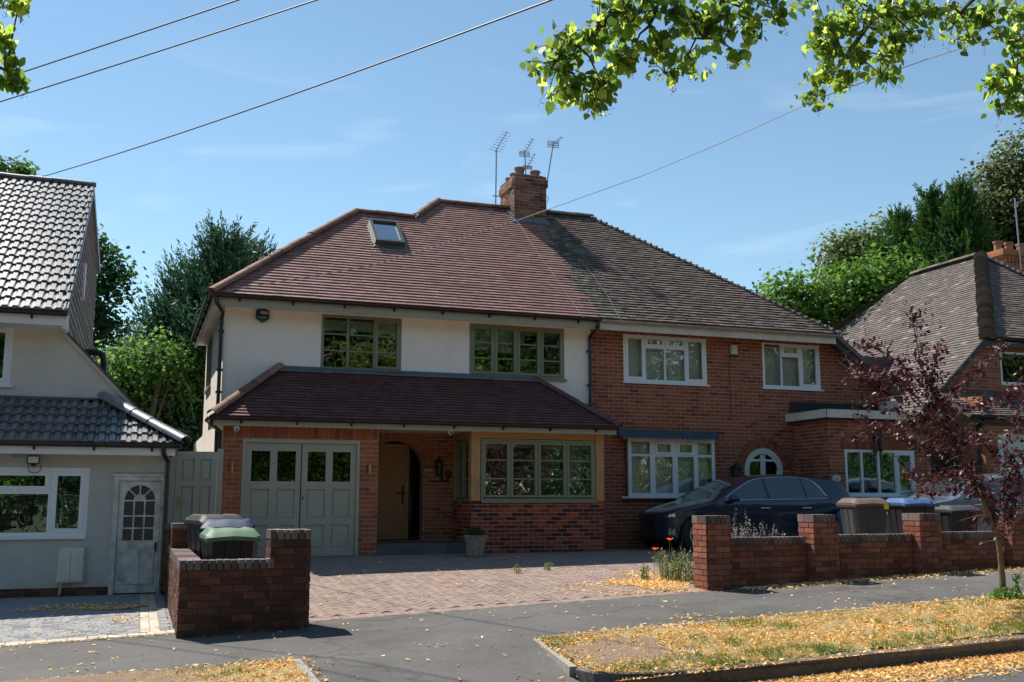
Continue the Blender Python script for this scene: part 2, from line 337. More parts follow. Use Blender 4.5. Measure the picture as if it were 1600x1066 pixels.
def Masphalt(name, a, b_, speck, scale=140):
    m, n, p, o = mat_base(name); t = node(n, "ShaderNodeTexCoord")
    z = node(n, "ShaderNodeTexNoise", Scale=.9, Detail=8, Roughness=.65); n.links.new(t.outputs['Object'], z.inputs['Vector'])
    r = ramp(n, [(.3, a), (.7, b_)]); n.links.new(z.outputs[0], r.inputs[0])
    v = node(n, "ShaderNodeTexVoronoi", Scale=scale); n.links.new(t.outputs['Object'], v.inputs['Vector'])
    r2 = ramp(n, [(0, (1 - speck,) * 3), (.5, (1, 1, 1)), (1, (1 + speck,) * 3)]); sp = node(n, "ShaderNodeSeparateXYZ"); n.links.new(v.outputs['Color'], sp.inputs[0]); n.links.new(sp.outputs[0], r2.inputs[0])
    r2.color_ramp.elements[2].color = (1, 1, 1, 1)
    mm = node(n, "ShaderNodeMixRGB", blend_type='MULTIPLY', Fac=1.0); n.links.new(r.outputs[0], mm.inputs[1]); n.links.new(r2.outputs[0], mm.inputs[2])
    zw = node(n, "ShaderNodeTexNoise", Scale=1.3, Detail=5); n.links.new(t.outputs['Object'], zw.inputs['Vector']); vw = node(n, "ShaderNodeVectorMath", operation='ADD'); n.links.new(t.outputs['Object'], vw.inputs[0]); n.links.new(zw.outputs[1], vw.inputs[1])
    vc = node(n, "ShaderNodeTexVoronoi", Scale=.33, feature='DISTANCE_TO_EDGE'); n.links.new(vw.outputs[0], vc.inputs['Vector']); rc = ramp(n, [(0, (.62,) * 3), (.012, (1, 1, 1))]); n.links.new(vc.outputs[0], rc.inputs[0])
    zs = node(n, "ShaderNodeTexNoise", Scale=.35, Detail=9, Roughness=.75); n.links.new(t.outputs['Object'], zs.inputs['Vector']); rs_ = ramp(n, [(.35, (.78,) * 3), (.5, (1, 1, 1)), (.68, (1.0, 1.0, 1.0)), (.75, (.86,) * 3)]); n.links.new(zs.outputs[0], rs_.inputs[0])
    m2_ = node(n, "ShaderNodeMixRGB", blend_type='MULTIPLY', Fac=1.0); n.links.new(mm.outputs[0], m2_.inputs[1]); n.links.new(rc.outputs[0], m2_.inputs[2]); mm = node(n, "ShaderNodeMixRGB", blend_type='MULTIPLY', Fac=1.0); n.links.new(m2_.outputs[0], mm.inputs[1]); n.links.new(rs_.outputs[0], mm.inputs[2])
    n.links.new(mm.outputs[0], p.inputs['Base Color']); p.inputs['Roughness'].default_value = .85; p.inputs['Specular IOR Level'].default_value = .35
    b2 = node(n, "ShaderNodeBump", Strength=.6, Distance=.006); n.links.new(v.outputs['Distance'], b2.inputs['Height']); n.links.new(b2.outputs[0], p.inputs['Normal'])
    return m
ASPH = Masphalt("asphalt_pavement", (.092, .086, .080), (.15, .142, .132), .5)
ASPH2 = Masphalt("asphalt_road", (.10, .094, .088), (.135, .127, .118), .5, 110)
SOIL = M("soil_dry", (.20, .13, .08), .95, .3, 9, .2, 40, col2=(.30, .21, .13), detail=9)
THATCH = M("dry_grass_thatch", (.36, .25, .11), .95, .3, 22, .2, 60, col2=(.52, .38, .18), detail=9)
EARTH = M("garden_earth", (.05, .07, .025), .95, .3, 3, .2, 20)
KERB = M("kerb_stone", (.17, .155, .14), .85, .2, 12, .06, 60, col2=(.09, .08, .07))
EDGE = M("edging_concrete", (.36, .33, .29), .85, .2, 14, .05, 60, col2=(.24, .21, .18))
PAVE = Mrnd("paving_block_red", [(0, (.26, .185, .15)), (.35, (.29, .205, .168)), (.7, (.32, .23, .19)), (1, (.29, .22, .19))], var=.25, bump=.4, patch=((.20, .17, .15), .5), pscale=.8)
PAVE_J = M("paving_joint", (.18, .135, .10), .95, .25, 12)
PAVE_G = Mrnd("paving_block_grey", [(0, (.25, .25, .25)), (.5, (.285, .28, .28)), (1, (.32, .315, .305))], var=.2, bump=.4)
PAVE_B = Mrnd("paving_block_buff", [(0, (.48, .42, .33)), (1, (.60, .53, .43))], var=.2, bump=.4)
PAVE_GJ = M("paving_joint_grey", (.22, .215, .205), .95, .2, 12)

# one ground sheet to the horizon, below everything else
b = MB(); b.box(-900, 900, -900, 1200, -2.2, -1.2); b.build("ground", EARTH, kind='structure')
patch("garden_lawn", -40, 70, 17.9, 90, EARTH, dz=-.03, step=2.0)
patch("road", -60, 80, -3.2, KY - .001, ASPH2, step=1.0)
b = MB(); b.add([(x, KY - .001 + o, H(x, KY - .01) + (0 if o == 0 else .2)) for o in (0, .02) for x in (-60, 80)], [(0, 1, 3, 2)]); b.build("kerb_backing", ASPH2, kind="structure")
patch("pavement_opposite", -60, 80, -9, -3.2, ASPH, dz=.1, step=2.0)
patch("pavement", -60, 80, 9.86, 12.12, ASPH, step=.4)
# crossing between the two verges runs down to the road
def crossing():
    b = MB(); ys = list(np.linspace(KY - .02, 9.87, 24)); k = 24
    def xr(y):
        P_ = [(7.70, 3.66), (8.37, 3.60), (9.84, 3.82), (9.9, 3.82)]
        for (ya, xa), (yb, xb) in zip(P_[:-1], P_[1:]):
            if y <= yb: return xa + (xb - xa) * (y - ya) / (yb - ya)
        return 3.82
    vs = []
    for y in ys:
        for i in range(k + 1):
            x = 1.49 + (xr(y) - 1.49) * i / k; f = max(0, min(1, (9.6 - y) / 1.85)); vs.append((x, y, S(x, y) - .118 * f + .004))
    b.add(vs, [(j * (k + 1) + i, j * (k + 1) + i + 1, (j + 1) * (k + 1) + i + 1, (j + 1) * (k + 1) + i) for j in range(len(ys) - 1) for i in range(k)]); b.build("vehicle_crossing", ASPH, smooth=True, kind="structure", recalc=False)
crossing()
# right verge outline (kerb side then back edge)
RV = [(3.63, 8.37), (3.70, 8.16), (3.84, 8.00), (4.06, 7.90), (4.5, 7.82), (5.2, 7.77), (6.2, 7.74), (60, 7.74), (60, 9.86), (3.84, 9.86)]
LV = [(-60, 7.74), (1.32, 7.74), (1.46, 7.9), (1.47, 9.86), (-60, 9.86)]
def inpoly(x, y, P):
    c = False; j = len(P) - 1
    for i in range(len(P)):
        if (P[i][1] > y) != (P[j][1] > y) and x < (P[j][0] - P[i][0]) * (y - P[i][1]) / (P[j][1] - P[i][1]) + P[i][0]: c = not c
        j = i
    return c
def kerb_y(x):
    K = [(3.63, 8.37), (3.70, 8.16), (3.84, 8.0), (4.06, 7.9), (4.5, 7.82), (5.2, 7.77), (6.2, 7.74), (99, 7.74)]
    if x < 2: return 7.74
    return float(np.interp(x, [k[0] for k in K], [k[1] for k in K]))
b = MB()
for P, nm in ((RV, 0), (LV, 1)):
    x0, x1 = (3.4, 16) if nm == 0 else (-9, 1.6)
    st = .11; nx = int((x1 - x0) / st); xs = [x0 + st * i for i in range(nx + 1)]; ys = [7.70 + .108 * i for i in range(21)]
    vs = [(x, y, H(x, y) - (0 if not (1.47 < x < 4.2) else 0) + .012 + random.uniform(-.012, .018)) for y in ys for x in xs]
    fs = [(j * (nx + 1) + i, j * (nx + 1) + i + 1, (j + 1) * (nx + 1) + i + 1, (j + 1) * (nx + 1) + i) for j in range(20) for i in range(nx)
          if ys[j] > kerb_y(xs[i]) + .13 and inpoly(xs[i] + st / 2, ys[j] + .054, P) and inpoly(xs[i], ys[j], P) and inpoly(xs[i + 1], ys[j + 1], P) and inpoly(xs[i], ys[j + 1], P) and inpoly(xs[i + 1], ys[j], P)]
    b.add(vs, fs)
bare = lambda x, y: math.hypot((x - 4.3) / .62, (y - 8.95) / .75) < 1 + .3 * math.sin(x * 9) * math.cos(y * 8)
for i, f in enumerate(b.f):
    cx_ = sum(b.v[k][0] for k in f) / 4; cy_ = sum(b.v[k][1] for k in f) / 4; b.m[i] = 1 if bare(cx_, cy_) else 0
b.build("verge_soil", [THATCH, SOIL], smooth=True, kind='structure', recalc=False)
poly_patch("verge_ground", RV, SOIL, .004); poly_patch("verge_ground", LV, SOIL, .004)
patch("verge_far", 15.5, 60, 7.75, 9.86, THATCH, dz=.02)
# kerb stones
def kerb_run(pts, name, wdt=.13, gap=.012, ln=.9):
    b = MB(); seg = []; acc = 0
    P = [Vector((x, y, 0)) for x, y in pts]; L_ = [0]
    for i in range(1, len(P)): L_.append(L_[-1] + (P[i] - P[i - 1]).length)
    def pos(s):
        s = max(0, min(L_[-1] - 1e-6, s)); i = max(k for k in range(len(L_) - 1) if L_[k] <= s); t = (s - L_[i]) / (L_[i + 1] - L_[i]); return P[i].lerp(P[i + 1], t), (P[i + 1] - P[i]).normalized()
    s = 0
    while s < L_[-1] - .05:
        e = min(L_[-1], s + ln - gap); r = random.random(); k = 4; ring = []
        for q in range(k + 1):
            p, t = pos(s + (e - s) * q / k); nrm = Vector((-t.y, t.x, 0)); zt = S(p.x, p.y) + .012 + random.uniform(-.002, .002)
            a, c = p - nrm * .0, p + nrm * wdt
            ring.append([(a.x, a.y, zt - .3), (a.x, a.y, zt - .018), (a.x + nrm.x * .02, a.y + nrm.y * .02, zt), (c.x, c.y, zt), (c.x, c.y, zt - .3)])
        vs = [v for rg in ring for v in rg]; fs = []
        for q in range(k):
            for i in range(4): fs.append((q * 5 + i, (q + 1) * 5 + i, (q + 1) * 5 + i + 1, q * 5 + i + 1))
        fs += [(0, 1, 2, 3, 4), tuple(k * 5 + i for i in (4, 3, 2, 1, 0))]
        b.add(vs, fs, 0, r); s = e + gap
    b.build(name, KERB, kind='structure')
kerb_run([(3.63, 8.37), (3.70, 8.16), (3.84, 8.00), (4.06, 7.90), (4.5, 7.82), (5.2, 7.77), (6.2, 7.74), (60, 7.74)], "kerb")
kerb_run([(-60, 7.74), (1.30, 7.74)], "kerb")
# thin concrete edging between verge and pavement, and at the verge ends
def edging(pts, name, wdt=.05, dz=.022):
    b = MB()
    for (xa, ya), (xb, yb) in zip(pts[:-1], pts[1:]):
        d = Vector((xb - xa, yb - ya, 0)); n_ = max(1, int(d.length / .9)); nn = Vector((-d.y, d.x, 0)).normalized() * wdt / 2
        for i in range(n_):
            p0 = Vector((xa, ya, 0)) + d * (i / n_ + .004); p1 = Vector((xa, ya, 0)) + d * ((i + 1) / n_ - .004)
            vs = []
            for p in (p0, p1):
                z = S(p.x, p.y) + dz
                vs += [(p.x - nn.x, p.y - nn.y, z - .15), (p.x - nn.x, p.y - nn.y, z), (p.x + nn.x, p.y + nn.y, z), (p.x + nn.x, p.y + nn.y, z - .15)]
            b.add(vs, [(0, 1, 5, 4), (1, 2, 6, 5), (2, 3, 7, 6), (0, 3, 2, 1), (4, 5, 6, 7)])
    b.build(name, EDGE, kind='structure')
edging([(3.80, 9.86), (12, 9.88)], "verge_edging"); edging([(3.62, 8.40), (3.84, 9.84)], "verge_edging", .07, .012); edging([(1.47, 8.0), (1.47, 9.84)], "verge_edging", .07)
edging([(-9, 9.88), (1.5, 9.88)], "verge_edging", .05, .008)

# drive of the middle houses: herringbone block paving
patch("driveway_bed", .5, 15.9, 12.1, 18.95, PAVE_J, dz=-.012, xs=list(np.linspace(.5, 15.9, 40)), ys=list(np.linspace(12.1, 18.95, 24)))
b = MB(); u_ = .103; c45 = math.sqrt(.5)
def bquad(b, cx, cy, hx, hy, ang, g=.0045, mat=0, dz=.0):
    ca, sa = math.cos(ang), math.sin(ang); r = random.random(); t1, t2 = random.uniform(-.0022, .0022), random.uniform(-.0022, .0022); vs = []
    for (q, sx, sy) in ((0, -1, -1), (0, 1, -1), (0, 1, 1), (0, -1, 1)):
        x = cx + ca * sx * (hx - g) - sa * sy * (hy - g); y = cy + sa * sx * (hx - g) + ca * sy * (hy - g)
        vs.append((x, y, H(x, y) + dz + t1 * sx + t2 * sy))
    for (q, sx, sy) in ((0, -1, -1), (0, 1, -1), (0, 1, 1), (0, -1, 1)):
        x = cx + ca * sx * (hx - .001) - sa * sy * (hy - .001); y = cy + sa * sx * (hx - .001) + ca * sy * (hy - .001)
        vs.append((x, y, H(x, y) + dz - .011))
    b.add(vs, [(0, 1, 2, 3), (4, 5, 1, 0), (5, 6, 2, 1), (6, 7, 3, 2), (7, 4, 0, 3)], mat, r)
for i in range(-10, 170):
    for j in range(-170, 170):
        md = (i - j) % 4
        if md not in (0, 3): continue
        cx, cy = (i + 1, j + .5) if md == 0 else (i + .5, j + 1)
        X = .5 + (cx - cy) * u_ * c45 + 0; Y = 12.2 + (cx + cy) * u_ * c45
        if .55 < X < 15.8 and 12.36 < Y < 18.6: bquad(b, X, Y, u_ if md == 0 else u_ / 2, u_ / 2 if md == 0 else u_, rad(45))
for i in range(150):
    X = .62 + i * .103
    if X < 7.3: bquad(b, X, 12.23, .0515, .103, 0)
b.build("driveway", PAVE, kind='structure', recalc=False)
# drive of the left neighbour: grey setts in rows with a buff band and edge course
patch("driveway_bed", -12, .49, 12.1, 17.0, PAVE_GJ, dz=-.012, xs=list(np.linspace(-12, .49, 26)), ys=list(np.linspace(12.1, 17.0, 20)))
b = MB(); y = 12.34; row = 0
while y < 16.6:
    x = -9 - random.random() * .2
    while x < .46:
        l_ = random.choice((.10, .14, .17))
        if x + l_ > .46: l_ = .46 - x
        if l_ < .04: break
        if x < .12 < x + l_: l_ = max(.03, .13 - x)
        if .12 <= x < .335: x = .338; continue
        bquad(b, x + l_ / 2, y + .04, l_ / 2, .04, 0, .0028); x += l_
    y += .08
i = 0; y = 12.34
while y < 16.6:
    for q in range(2): bquad(b, .185 + q * .105, y + .1, .0525, .1, 0, mat=1)
    y += .2
x = -9
while x < .46: bquad(b, x + .1, 12.225, .1, .105, 0, mat=1 if 0 else 2); x += .2
b.build("driveway", [PAVE_G, PAVE_B, PAVE_B], kind='structure', recalc=False)

# ---------------------------------------------------------------- fallen lime bracts, grass
def bracts(P, size, tilt=.5, aspect=.24, lift=.008):
    """P (N,2) ground points -> bent 4-gons lying on the ground"""
    n = len(P); z = np.array([H(x, y) for x, y in P]); a = rng.uniform(0, 2 * np.pi, n); s = size * rng.uniform(.4, 1.7, n)
    d = np.stack([np.cos(a), np.sin(a), rng.normal(0, tilt * .45, n)], 1); d /= np.linalg.norm(d, axis=1)[:, None]
    e = np.stack([-np.sin(a), np.cos(a), rng.normal(0, tilt, n)], 1); e /= np.linalg.norm(e, axis=1)[:, None]
    asp = aspect * rng.uniform(.6, 1.7, n)
    c = np.stack([P[:, 0], P[:, 1], z + lift + np.abs(d[:, 2]) * s * .5 + np.abs(e[:, 2]) * s * asp * .5], 1)
    S_ = s[:, None]; w_ = (s * asp)[:, None]
    v = np.stack([c - d * S_ * .5, c - d * S_ * .05 - e * w_ * .5, c + d * S_ * .5, c + d * S_ * .05 + e * w_ * .5], 1)
    return v.reshape(-1, 3)
LITTER = Mleaf("fallen_bracts", [(0, (.40, .18, .05)), (.2, (.60, .31, .09)), (.55, (.76, .47, .15)), (.85, (.84, .60, .25)), (1, (.88, .74, .46))], .12, .8, .2)
def nz2(x, y, s=1.0, seed=0):
    return (math.sin(x * 2.1 * s + seed) * math.cos(y * 2.7 * s + seed * 2) + math.sin(x * 5.3 * s + y * 3.1 * s + seed * 3) * .6 + math.sin(x * 11 * s - y * 9 * s + seed) * .35) / 1.95
def sample(n, x0, x1, y0, y1, dens):
    out = []
    for x, y in zip(rng.uniform(x0, x1, n), rng.uniform(y0, y1, n)):
        if rng.random() < dens(x, y): out.append((x, y))
    return np.array(out)
def d_right(x, y):
    if not inpoly(x, y, RV): return 0
    bare = max(0, 1 - math.hypot((x - 4.35) / .75, (y - 8.9) / .9)); g = nz2(x, y, 1.3, 2)
    edge = min(1, max(0.0, (y - 7.95) / .35))
    return max(.04, (.8 + .25 * g) * (1 - 1.5 * bare)) * (.25 + .75 * edge)
P = sample(150000, 3.6, 13, 7.8, 9.9, d_right); V = [bracts(P, .038)]
P = sample(34000, -2.5, 1.5, 8.4, 9.95, lambda x, y: (.85 + .2 * nz2(x, y, 1, 5)) if inpoly(x, y, LV) else .0); V.append(bracts(P, .038))
V = np.concatenate(V); mesh_np("fallen_leaves", V, 4, LITTER, rng.random(len(V) // 4), kind='stuff')
# litter in the gutter along the kerb
P = sample(80000, 3.6, 14, 6.6, 7.74, lambda x, y: max(0, 1.15 - (7.72 - y) / (.22 + .55 * min(1, max(0, (x - 4.0) / 2.0)) + .08 * nz2(x, y, 1.5, 1))))
V = bracts(P, .037); mesh_np("fallen_leaves_in_gutter", V, 4, LITTER, rng.random(len(P)), kind='stuff')
# drifts on the drives, loose single leaves
def blob(cx, cy, rx, ry, n, p=1.0):
    a = rng.uniform(0, 2 * np.pi, n); r = np.sqrt(rng.random(n)) ** p * (1 + .25 * np.sin(a * 3 + cx)); return np.stack([cx + np.cos(a) * r * rx, cy + np.sin(a) * r * ry], 1)
PP = [blob(6.95, 13.15, .62, .6, 3600, 1.2), blob(7.3, 13.9, .45, .6, 900), blob(6.3, 13.0, .9, .7, 500), blob(-.2, 14.8, .42, .16, 1300, .8), blob(-.9, 15.0, .5, .2, 300), blob(-.05, 13.6, .25, .35, 90), blob(6.2, 12.35, .5, .1, 60), blob(6.9, 12.25, .3, .1, 70),
      blob(5.95, 10.35, .32, .2, 60), blob(-.6, 15.2, .5, .2, 220), blob(-2.4, 15.0, .9, .14, 120)]
# along paving edges
PP.append(np.stack([rng.uniform(-2.5, .45, 260), 12.03 + rng.normal(0, .035, 260)], 1)); PP.append(np.stack([rng.uniform(7.7, 13.5, 2600), 12.06 + rng.normal(0, .07, 2600)], 1))
PP.append(np.stack([rng.uniform(7.6, 13.5, 500), 11.9 + rng.normal(0, .12, 500)], 1))
PP.append(np.stack([rng.uniform(-2.2, .4, 110), rng.uniform(12.3, 14.8, 110)], 1))
PP.append(np.stack([rng.uniform(1.0, 7.2, 700), rng.uniform(12.3, 17.3, 700)], 1))
PP.append(np.stack([rng.uniform(-2, 12, 300), rng.uniform(9.9, 12.1, 300)], 1))
for k in range(38):
    cx, cy = rng.uniform(-2, 11), rng.uniform(9.9, 12.1); PP.append(blob(cx, cy, .15, .1, 5))
PP.append(np.stack([rng.uniform(4.2, 13, 1500), 9.9 + np.abs(rng.normal(0, .09, 1500))], 1)); PP.append(np.stack([rng.uniform(-2.5, 1.5, 450), 9.9 + np.abs(rng.normal(0, .08, 450))], 1)); PP.append(np.stack([1.5 + np.abs(rng.normal(0, .06, 160)), rng.uniform(8.3, 9.9, 160)], 1))
PP.append(np.stack([rng.uniform(1.5, 3.8, 60), rng.uniform(8, 9.9, 60)], 1)); PP.append(np.stack([rng.uniform(4, 12, 160), rng.uniform(5.8, 7.2, 160)], 1))
P = np.concatenate(PP); V = bracts(P, .038, .5, .34, .004)
mesh_np("fallen_leaves_scattered", V, 4, LITTER, .35 + .65 * rng.random(len(P)), kind='stuff')
# thin dry grass with green patches
GRASS = Mleaf("verge_grass", [(0, (.05, .12, .02)), (.35, (.10, .19, .035)), (.6, (.25, .26, .09)), (1, (.48, .38, .18))], .3, .7, .2)
def d_g(x, y):
    P_ = RV if x > 3 else LV
    if not inpoly(x, y, P_): return 0
    bare = max(0, 1 - math.hypot((x - 4.3) / .7, (y - 8.85) / .9)); return max(0, (.45 + .5 * nz2(x, y, .9, 7)) * (1 - 2 * bare) + (.3 if y < 8.35 else 0))
G = np.concatenate([sample(70000, 3.6, 13, 7.85, 9.9, d_g), sample(7000, -2.5, 1.5, 8.4, 9.9, d_g)])
green = np.array([1 if nz2(x, y, 1.1, 3) > .33 or (y < 8.3 and nz2(x, y, 2, 9) > 0) else 0 for x, y in G])
n = len(G); h = rng.uniform(.02, .055, n) * (1 + .5 * green); a = rng.uniform(0, 2 * np.pi, n); z = np.array([H(x, y) for x, y in G]) + .005
lean = rng.normal(0, .5, (n, 2)) * h[:, None]; wd = .0035
dx, dy = np.cos(a) * wd, np.sin(a) * wd
v0 = np.stack([G[:, 0] - dx, G[:, 1] - dy, z], 1); v1 = np.stack([G[:, 0] + dx, G[:, 1] + dy, z], 1)
v2 = np.stack([G[:, 0] + lean[:, 0], G[:, 1] + lean[:, 1], z + h], 1)
mesh_np("verge_grass", np.stack([v0, v1, v2], 1).reshape(-1, 3), 3, GRASS, np.where(green > 0, rng.uniform(0, .5, n), rng.uniform(.5, 1, n)), kind='stuff')
# ---------------------------------------------------------------- building helpers
def spans(loops, v, eps=1e-6):
    """even-odd crossings of horizontal line v with polygon loops -> list of (u0,u1)"""
    xs = []
    for lp in loops:
        for i in range(len(lp)):
            (x0, y0), (x1, y1) = lp[i], lp[(i + 1) % len(lp)]
            if (y0 > v) != (y1 > v): xs.append(x0 + (x1 - x0) * (v - y0) / (y1 - y0))
    xs.sort(); return [(xs[i], xs[i + 1]) for i in range(0, len(xs) - 1, 2)]
def rect(a, b, c, d): return [(a, c), (b, c), (b, d), (a, d)]
def arch(cx, hw, z0, zs, n=14):
    """door-shaped loop with a round head: springing at zs"""
    return [(cx - hw, z0), (cx + hw, z0)] + [(cx + hw * math.cos(math.pi * i / n), zs + hw * math.sin(math.pi * i / n)) for i in range(n + 1)]
def arch2(cx, hw, ro, z0, zs, n=16):
    return [(cx - hw, z0), (cx + hw, z0), (cx + hw, zs)] + [(cx + ro * math.cos(math.pi * i / n), zs + ro * math.sin(math.pi * i / n)) for i in range(n + 1)] + [(cx - hw, zs)]
def wall_shell(b, F, outer, holes, th, mat=0):
    loops = [outer] + holes
    tri = tessellate_polygon([[Vector((u, v, 0)) for u, v in lp] for lp in loops]); flat = [p for lp in loops for p in lp]
    b.add([F(u, v, 0) for u, v in flat], [tuple(t) for t in tri], mat); b.add([F(u, v, -th) for u, v in flat], [tuple(t)[::-1] for t in tri], mat)
    for lp in loops:
        k = len(lp); b.add([F(u, v, 0) for u, v in lp] + [F(u, v, -th) for u, v in lp], [(i, (i + 1) % k, k + (i + 1) % k, k + i) for i in range(k)], mat)
def bricks(b, F, outer, holes, mat=1, c=.075, l=.2365, v0=None, gap=.0125, proud=.004, jit=.0, off=0.0, bond='stretcher', skew=0.0):
    vmin = min(v for u, v in outer); vmax = max(v for u, v in outer); v = vmin if v0 is None else v0; row = 0
    while v < vmax - .01:
        lo, hi = max(v, vmin), min(v + c - gap, vmax)
        if hi - lo > .008:
            hd = bond == 'english' and row % 2 == 1
            bl = l / 2 if hd else l
            for (a, e) in spans([outer] + holes, (lo + hi) / 2):
                st = math.floor((a - off) / bl) * bl + off + ((bl / 2 if row % 2 else 0) if not hd else l / 4)
                st -= bl
                u = st
                while u < e:
                    p, q = max(u, a), min(u + bl - gap, e)
                    if q - p > .02: b.fbox(F, p, q, lo, hi, -.005, proud + random.uniform(-.001, .002), mat, None, jit)
                    u += bl
        v += c; row += 1
def brick_wall(name, F, outer, holes, mats, parent, th=.25, bholes=None, **kw):
    b = MB(); wall_shell(b, F, outer, holes, th, 0); bricks(b, F, outer, bholes or holes, **kw); return b.build(name, mats, parent, recalc=False)
def soldiers(b, F, u0, u1, z0, z1, mat=1, w_=.075, n0=-.003, n1=.012, j=0):
    u = u0
    while u < u1 - .02: b.fbox(F, u, min(u + w_ - .01, u1), z0, z1, n0, n1 + random.uniform(-.001, .002), mat, None, j); u += w_
def voussoirs(b, F, cx, zs, r0, r1, mat=1, n=18, rings=1, n1=.012):
    for k in range(rings):
        ra, rb = r0 + (r1 - r0) * k / rings + .005, r0 + (r1 - r0) * (k + 1) / rings - .005
        m_ = n + k * 3
        for i in range(m_):
            a0, a1 = math.pi * (i + .06) / m_, math.pi * (i + .94) / m_
            pts = [(cx + ra * math.cos(a0), zs + ra * math.sin(a0)), (cx + rb * math.cos(a0), zs + rb * math.sin(a0)), (cx + rb * math.cos(a1), zs + rb * math.sin(a1)), (cx + ra * math.cos(a1), zs + ra * math.sin(a1))]
            b.add([F(u, v, -.003) for u, v in pts] + [F(u, v, n1) for u, v in pts], [(0, 1, 2, 3), (4, 5, 6, 7), (0, 1, 5, 4), (1, 2, 6, 5), (2, 3, 7, 6), (3, 0, 4, 7)], mat)
def tiles(name, O, U, Sv, loop, mat, parent, gauge=.10, tw=.165, th=.014, jit=.003, deck=True, matf=None, profile=None, mats2=None, lift=.0):
    """plain tiles laid on the plane O + u*U + s*Sv, clipped to loop (u,s)"""
    O, U, Sv = Vector(O), Vector(U).normalized(), Vector(Sv).normalized(); N = U.cross(Sv).normalized()
    if N.z < 0: N = -N
    F = frame(O, U, Sv, N); b = MB()
    s0 = min(s for u, s in loop); s1 = max(s for u, s in loop); s = s0; row = 0
    while s < s1 - .02:
        sm = min(s + gauge * .5, s1 - .005); sag = random.uniform(-.003, .003)
        for (a, e) in spans([loop], sm):
            u = math.floor(a / tw) * tw + (tw / 2 if row % 2 else 0) - tw
            while u < e:
                p, q = max(u, a), min(u + tw - .003, e)
                if q - p > .02:
                    dl, dh = random.uniform(-jit, jit), random.uniform(0, jit) + lift; tl = random.uniform(-jit * .5, jit * .5)
                    lo, hi = s - .012 + dl + sag, min(s + gauge + .004, s1 + .01); m_ = matf((p + q) / 2, s) if matf else 0
                    if profile:
                        k = len(profile); vs = []
                        for (fu, fh) in profile: uu = p + (q - p) * fu; vs += [F(uu, lo, th + dh + fh), F(uu, lo, -.004 + dh), F(uu, hi, .002 + fh)]
                        fs = []
                        for i in range(k - 1): fs += [(3 * i, 3 * i + 3, 3 * i + 5, 3 * i + 2), (3 * i + 1, 3 * i + 4, 3 * i + 3, 3 * i)]
                        b.add(vs, fs, m_)
                    else:
                        b.add([F(p, lo, th + dh - tl), F(q, lo, th + dh + tl), F(q, hi, .003), F(p, hi, .003), F(p, lo, 0 + lift), F(q, lo, 0 + lift)], [(0, 1, 2, 3), (4, 5, 1, 0), (4, 0, 3), (5, 2, 1)], m_)
                u += tw
        s += gauge; row += 1
    if deck: b.prism(F, loop, -.08, -.002, len(mat) - 1 if isinstance(mat, (list, tuple)) else 0, .3)
    return b.build(name, mat, parent, recalc=False)
def ridge(b, p0, p1, r=.11, ln=.32, mat=0, drop=.03, flat=.8, over=.012, n=9):
    p0, p1 = Vector(p0), Vector(p1); d = p1 - p0; t = d.normalized(); side = t.cross(Vector((0, 0, 1))).normalized(); up = side.cross(t); k = max(1, round(d.length / ln))
    for i in range(k):
        a = p0 + d * (i / k) - t * over; c = p0 + d * ((i + 1) / k); j = random.uniform(-.006, .006); R_ = r * random.uniform(.97, 1.04); vs = []
        for (q, rr) in ((a, R_), (c, R_ * .94)):
            for m_ in range(n):
                an = math.pi * m_ / (n - 1) ; vs.append(q + side * math.cos(an) * rr + up * (math.sin(an) * rr * flat - drop + j))
            for m_ in range(n):
                an = math.pi * m_ / (n - 1) ; vs.append(q + side * math.cos(an) * (rr - .016) + up * (math.sin(an) * (rr - .016) * flat - drop + j))
        fs = [(m_, m_ + 1, 2 * n + m_ + 1, 2 * n + m_) for m_ in range(n - 1)] + [(m_, n + m_, n + m_ + 1, m_ + 1) for m_ in range(n - 1)] + [(2 * n + m_, 2 * n + m_ + 1, 3 * n + m_ + 1, 3 * n + m_) for m_ in range(n - 1)]
        b.add(vs, fs, mat)
def bonnets(b, p0, p1, r=.10, ln=.12, mat=0, rise=.07):
    """bonnet hip tiles: short overlapping hoods, saw-toothed outline"""
    p0, p1 = Vector(p0), Vector(p1); d = p1 - p0; t = d.normalized(); side = t.cross(Vector((0, 0, 1))).normalized(); up = side.cross(t); k = max(1, round(d.length / ln)); n = 8
    for i in range(k):
        a = p0 + d * (i / k); c = p0 + d * ((i + 1.5) / k); vs = []; R_ = r * random.uniform(.9, 1.1); hj = random.uniform(-.01, .012)
        for (q, rr, h_) in ((a, R_ * 1.05, rise + hj), (c, R_ * .5, -.01)):
            for m_ in range(n):
                an = math.pi * m_ / (n - 1); vs.append(q + side * math.cos(an) * rr * 1.2 + up * (math.sin(an) * rr * .55 - .05 + h_ * math.sin(an)))
        b.add(vs, [(m_, m_ + 1, n + m_ + 1, n + m_) for m_ in range(n - 1)] + [tuple(range(n))], mat)
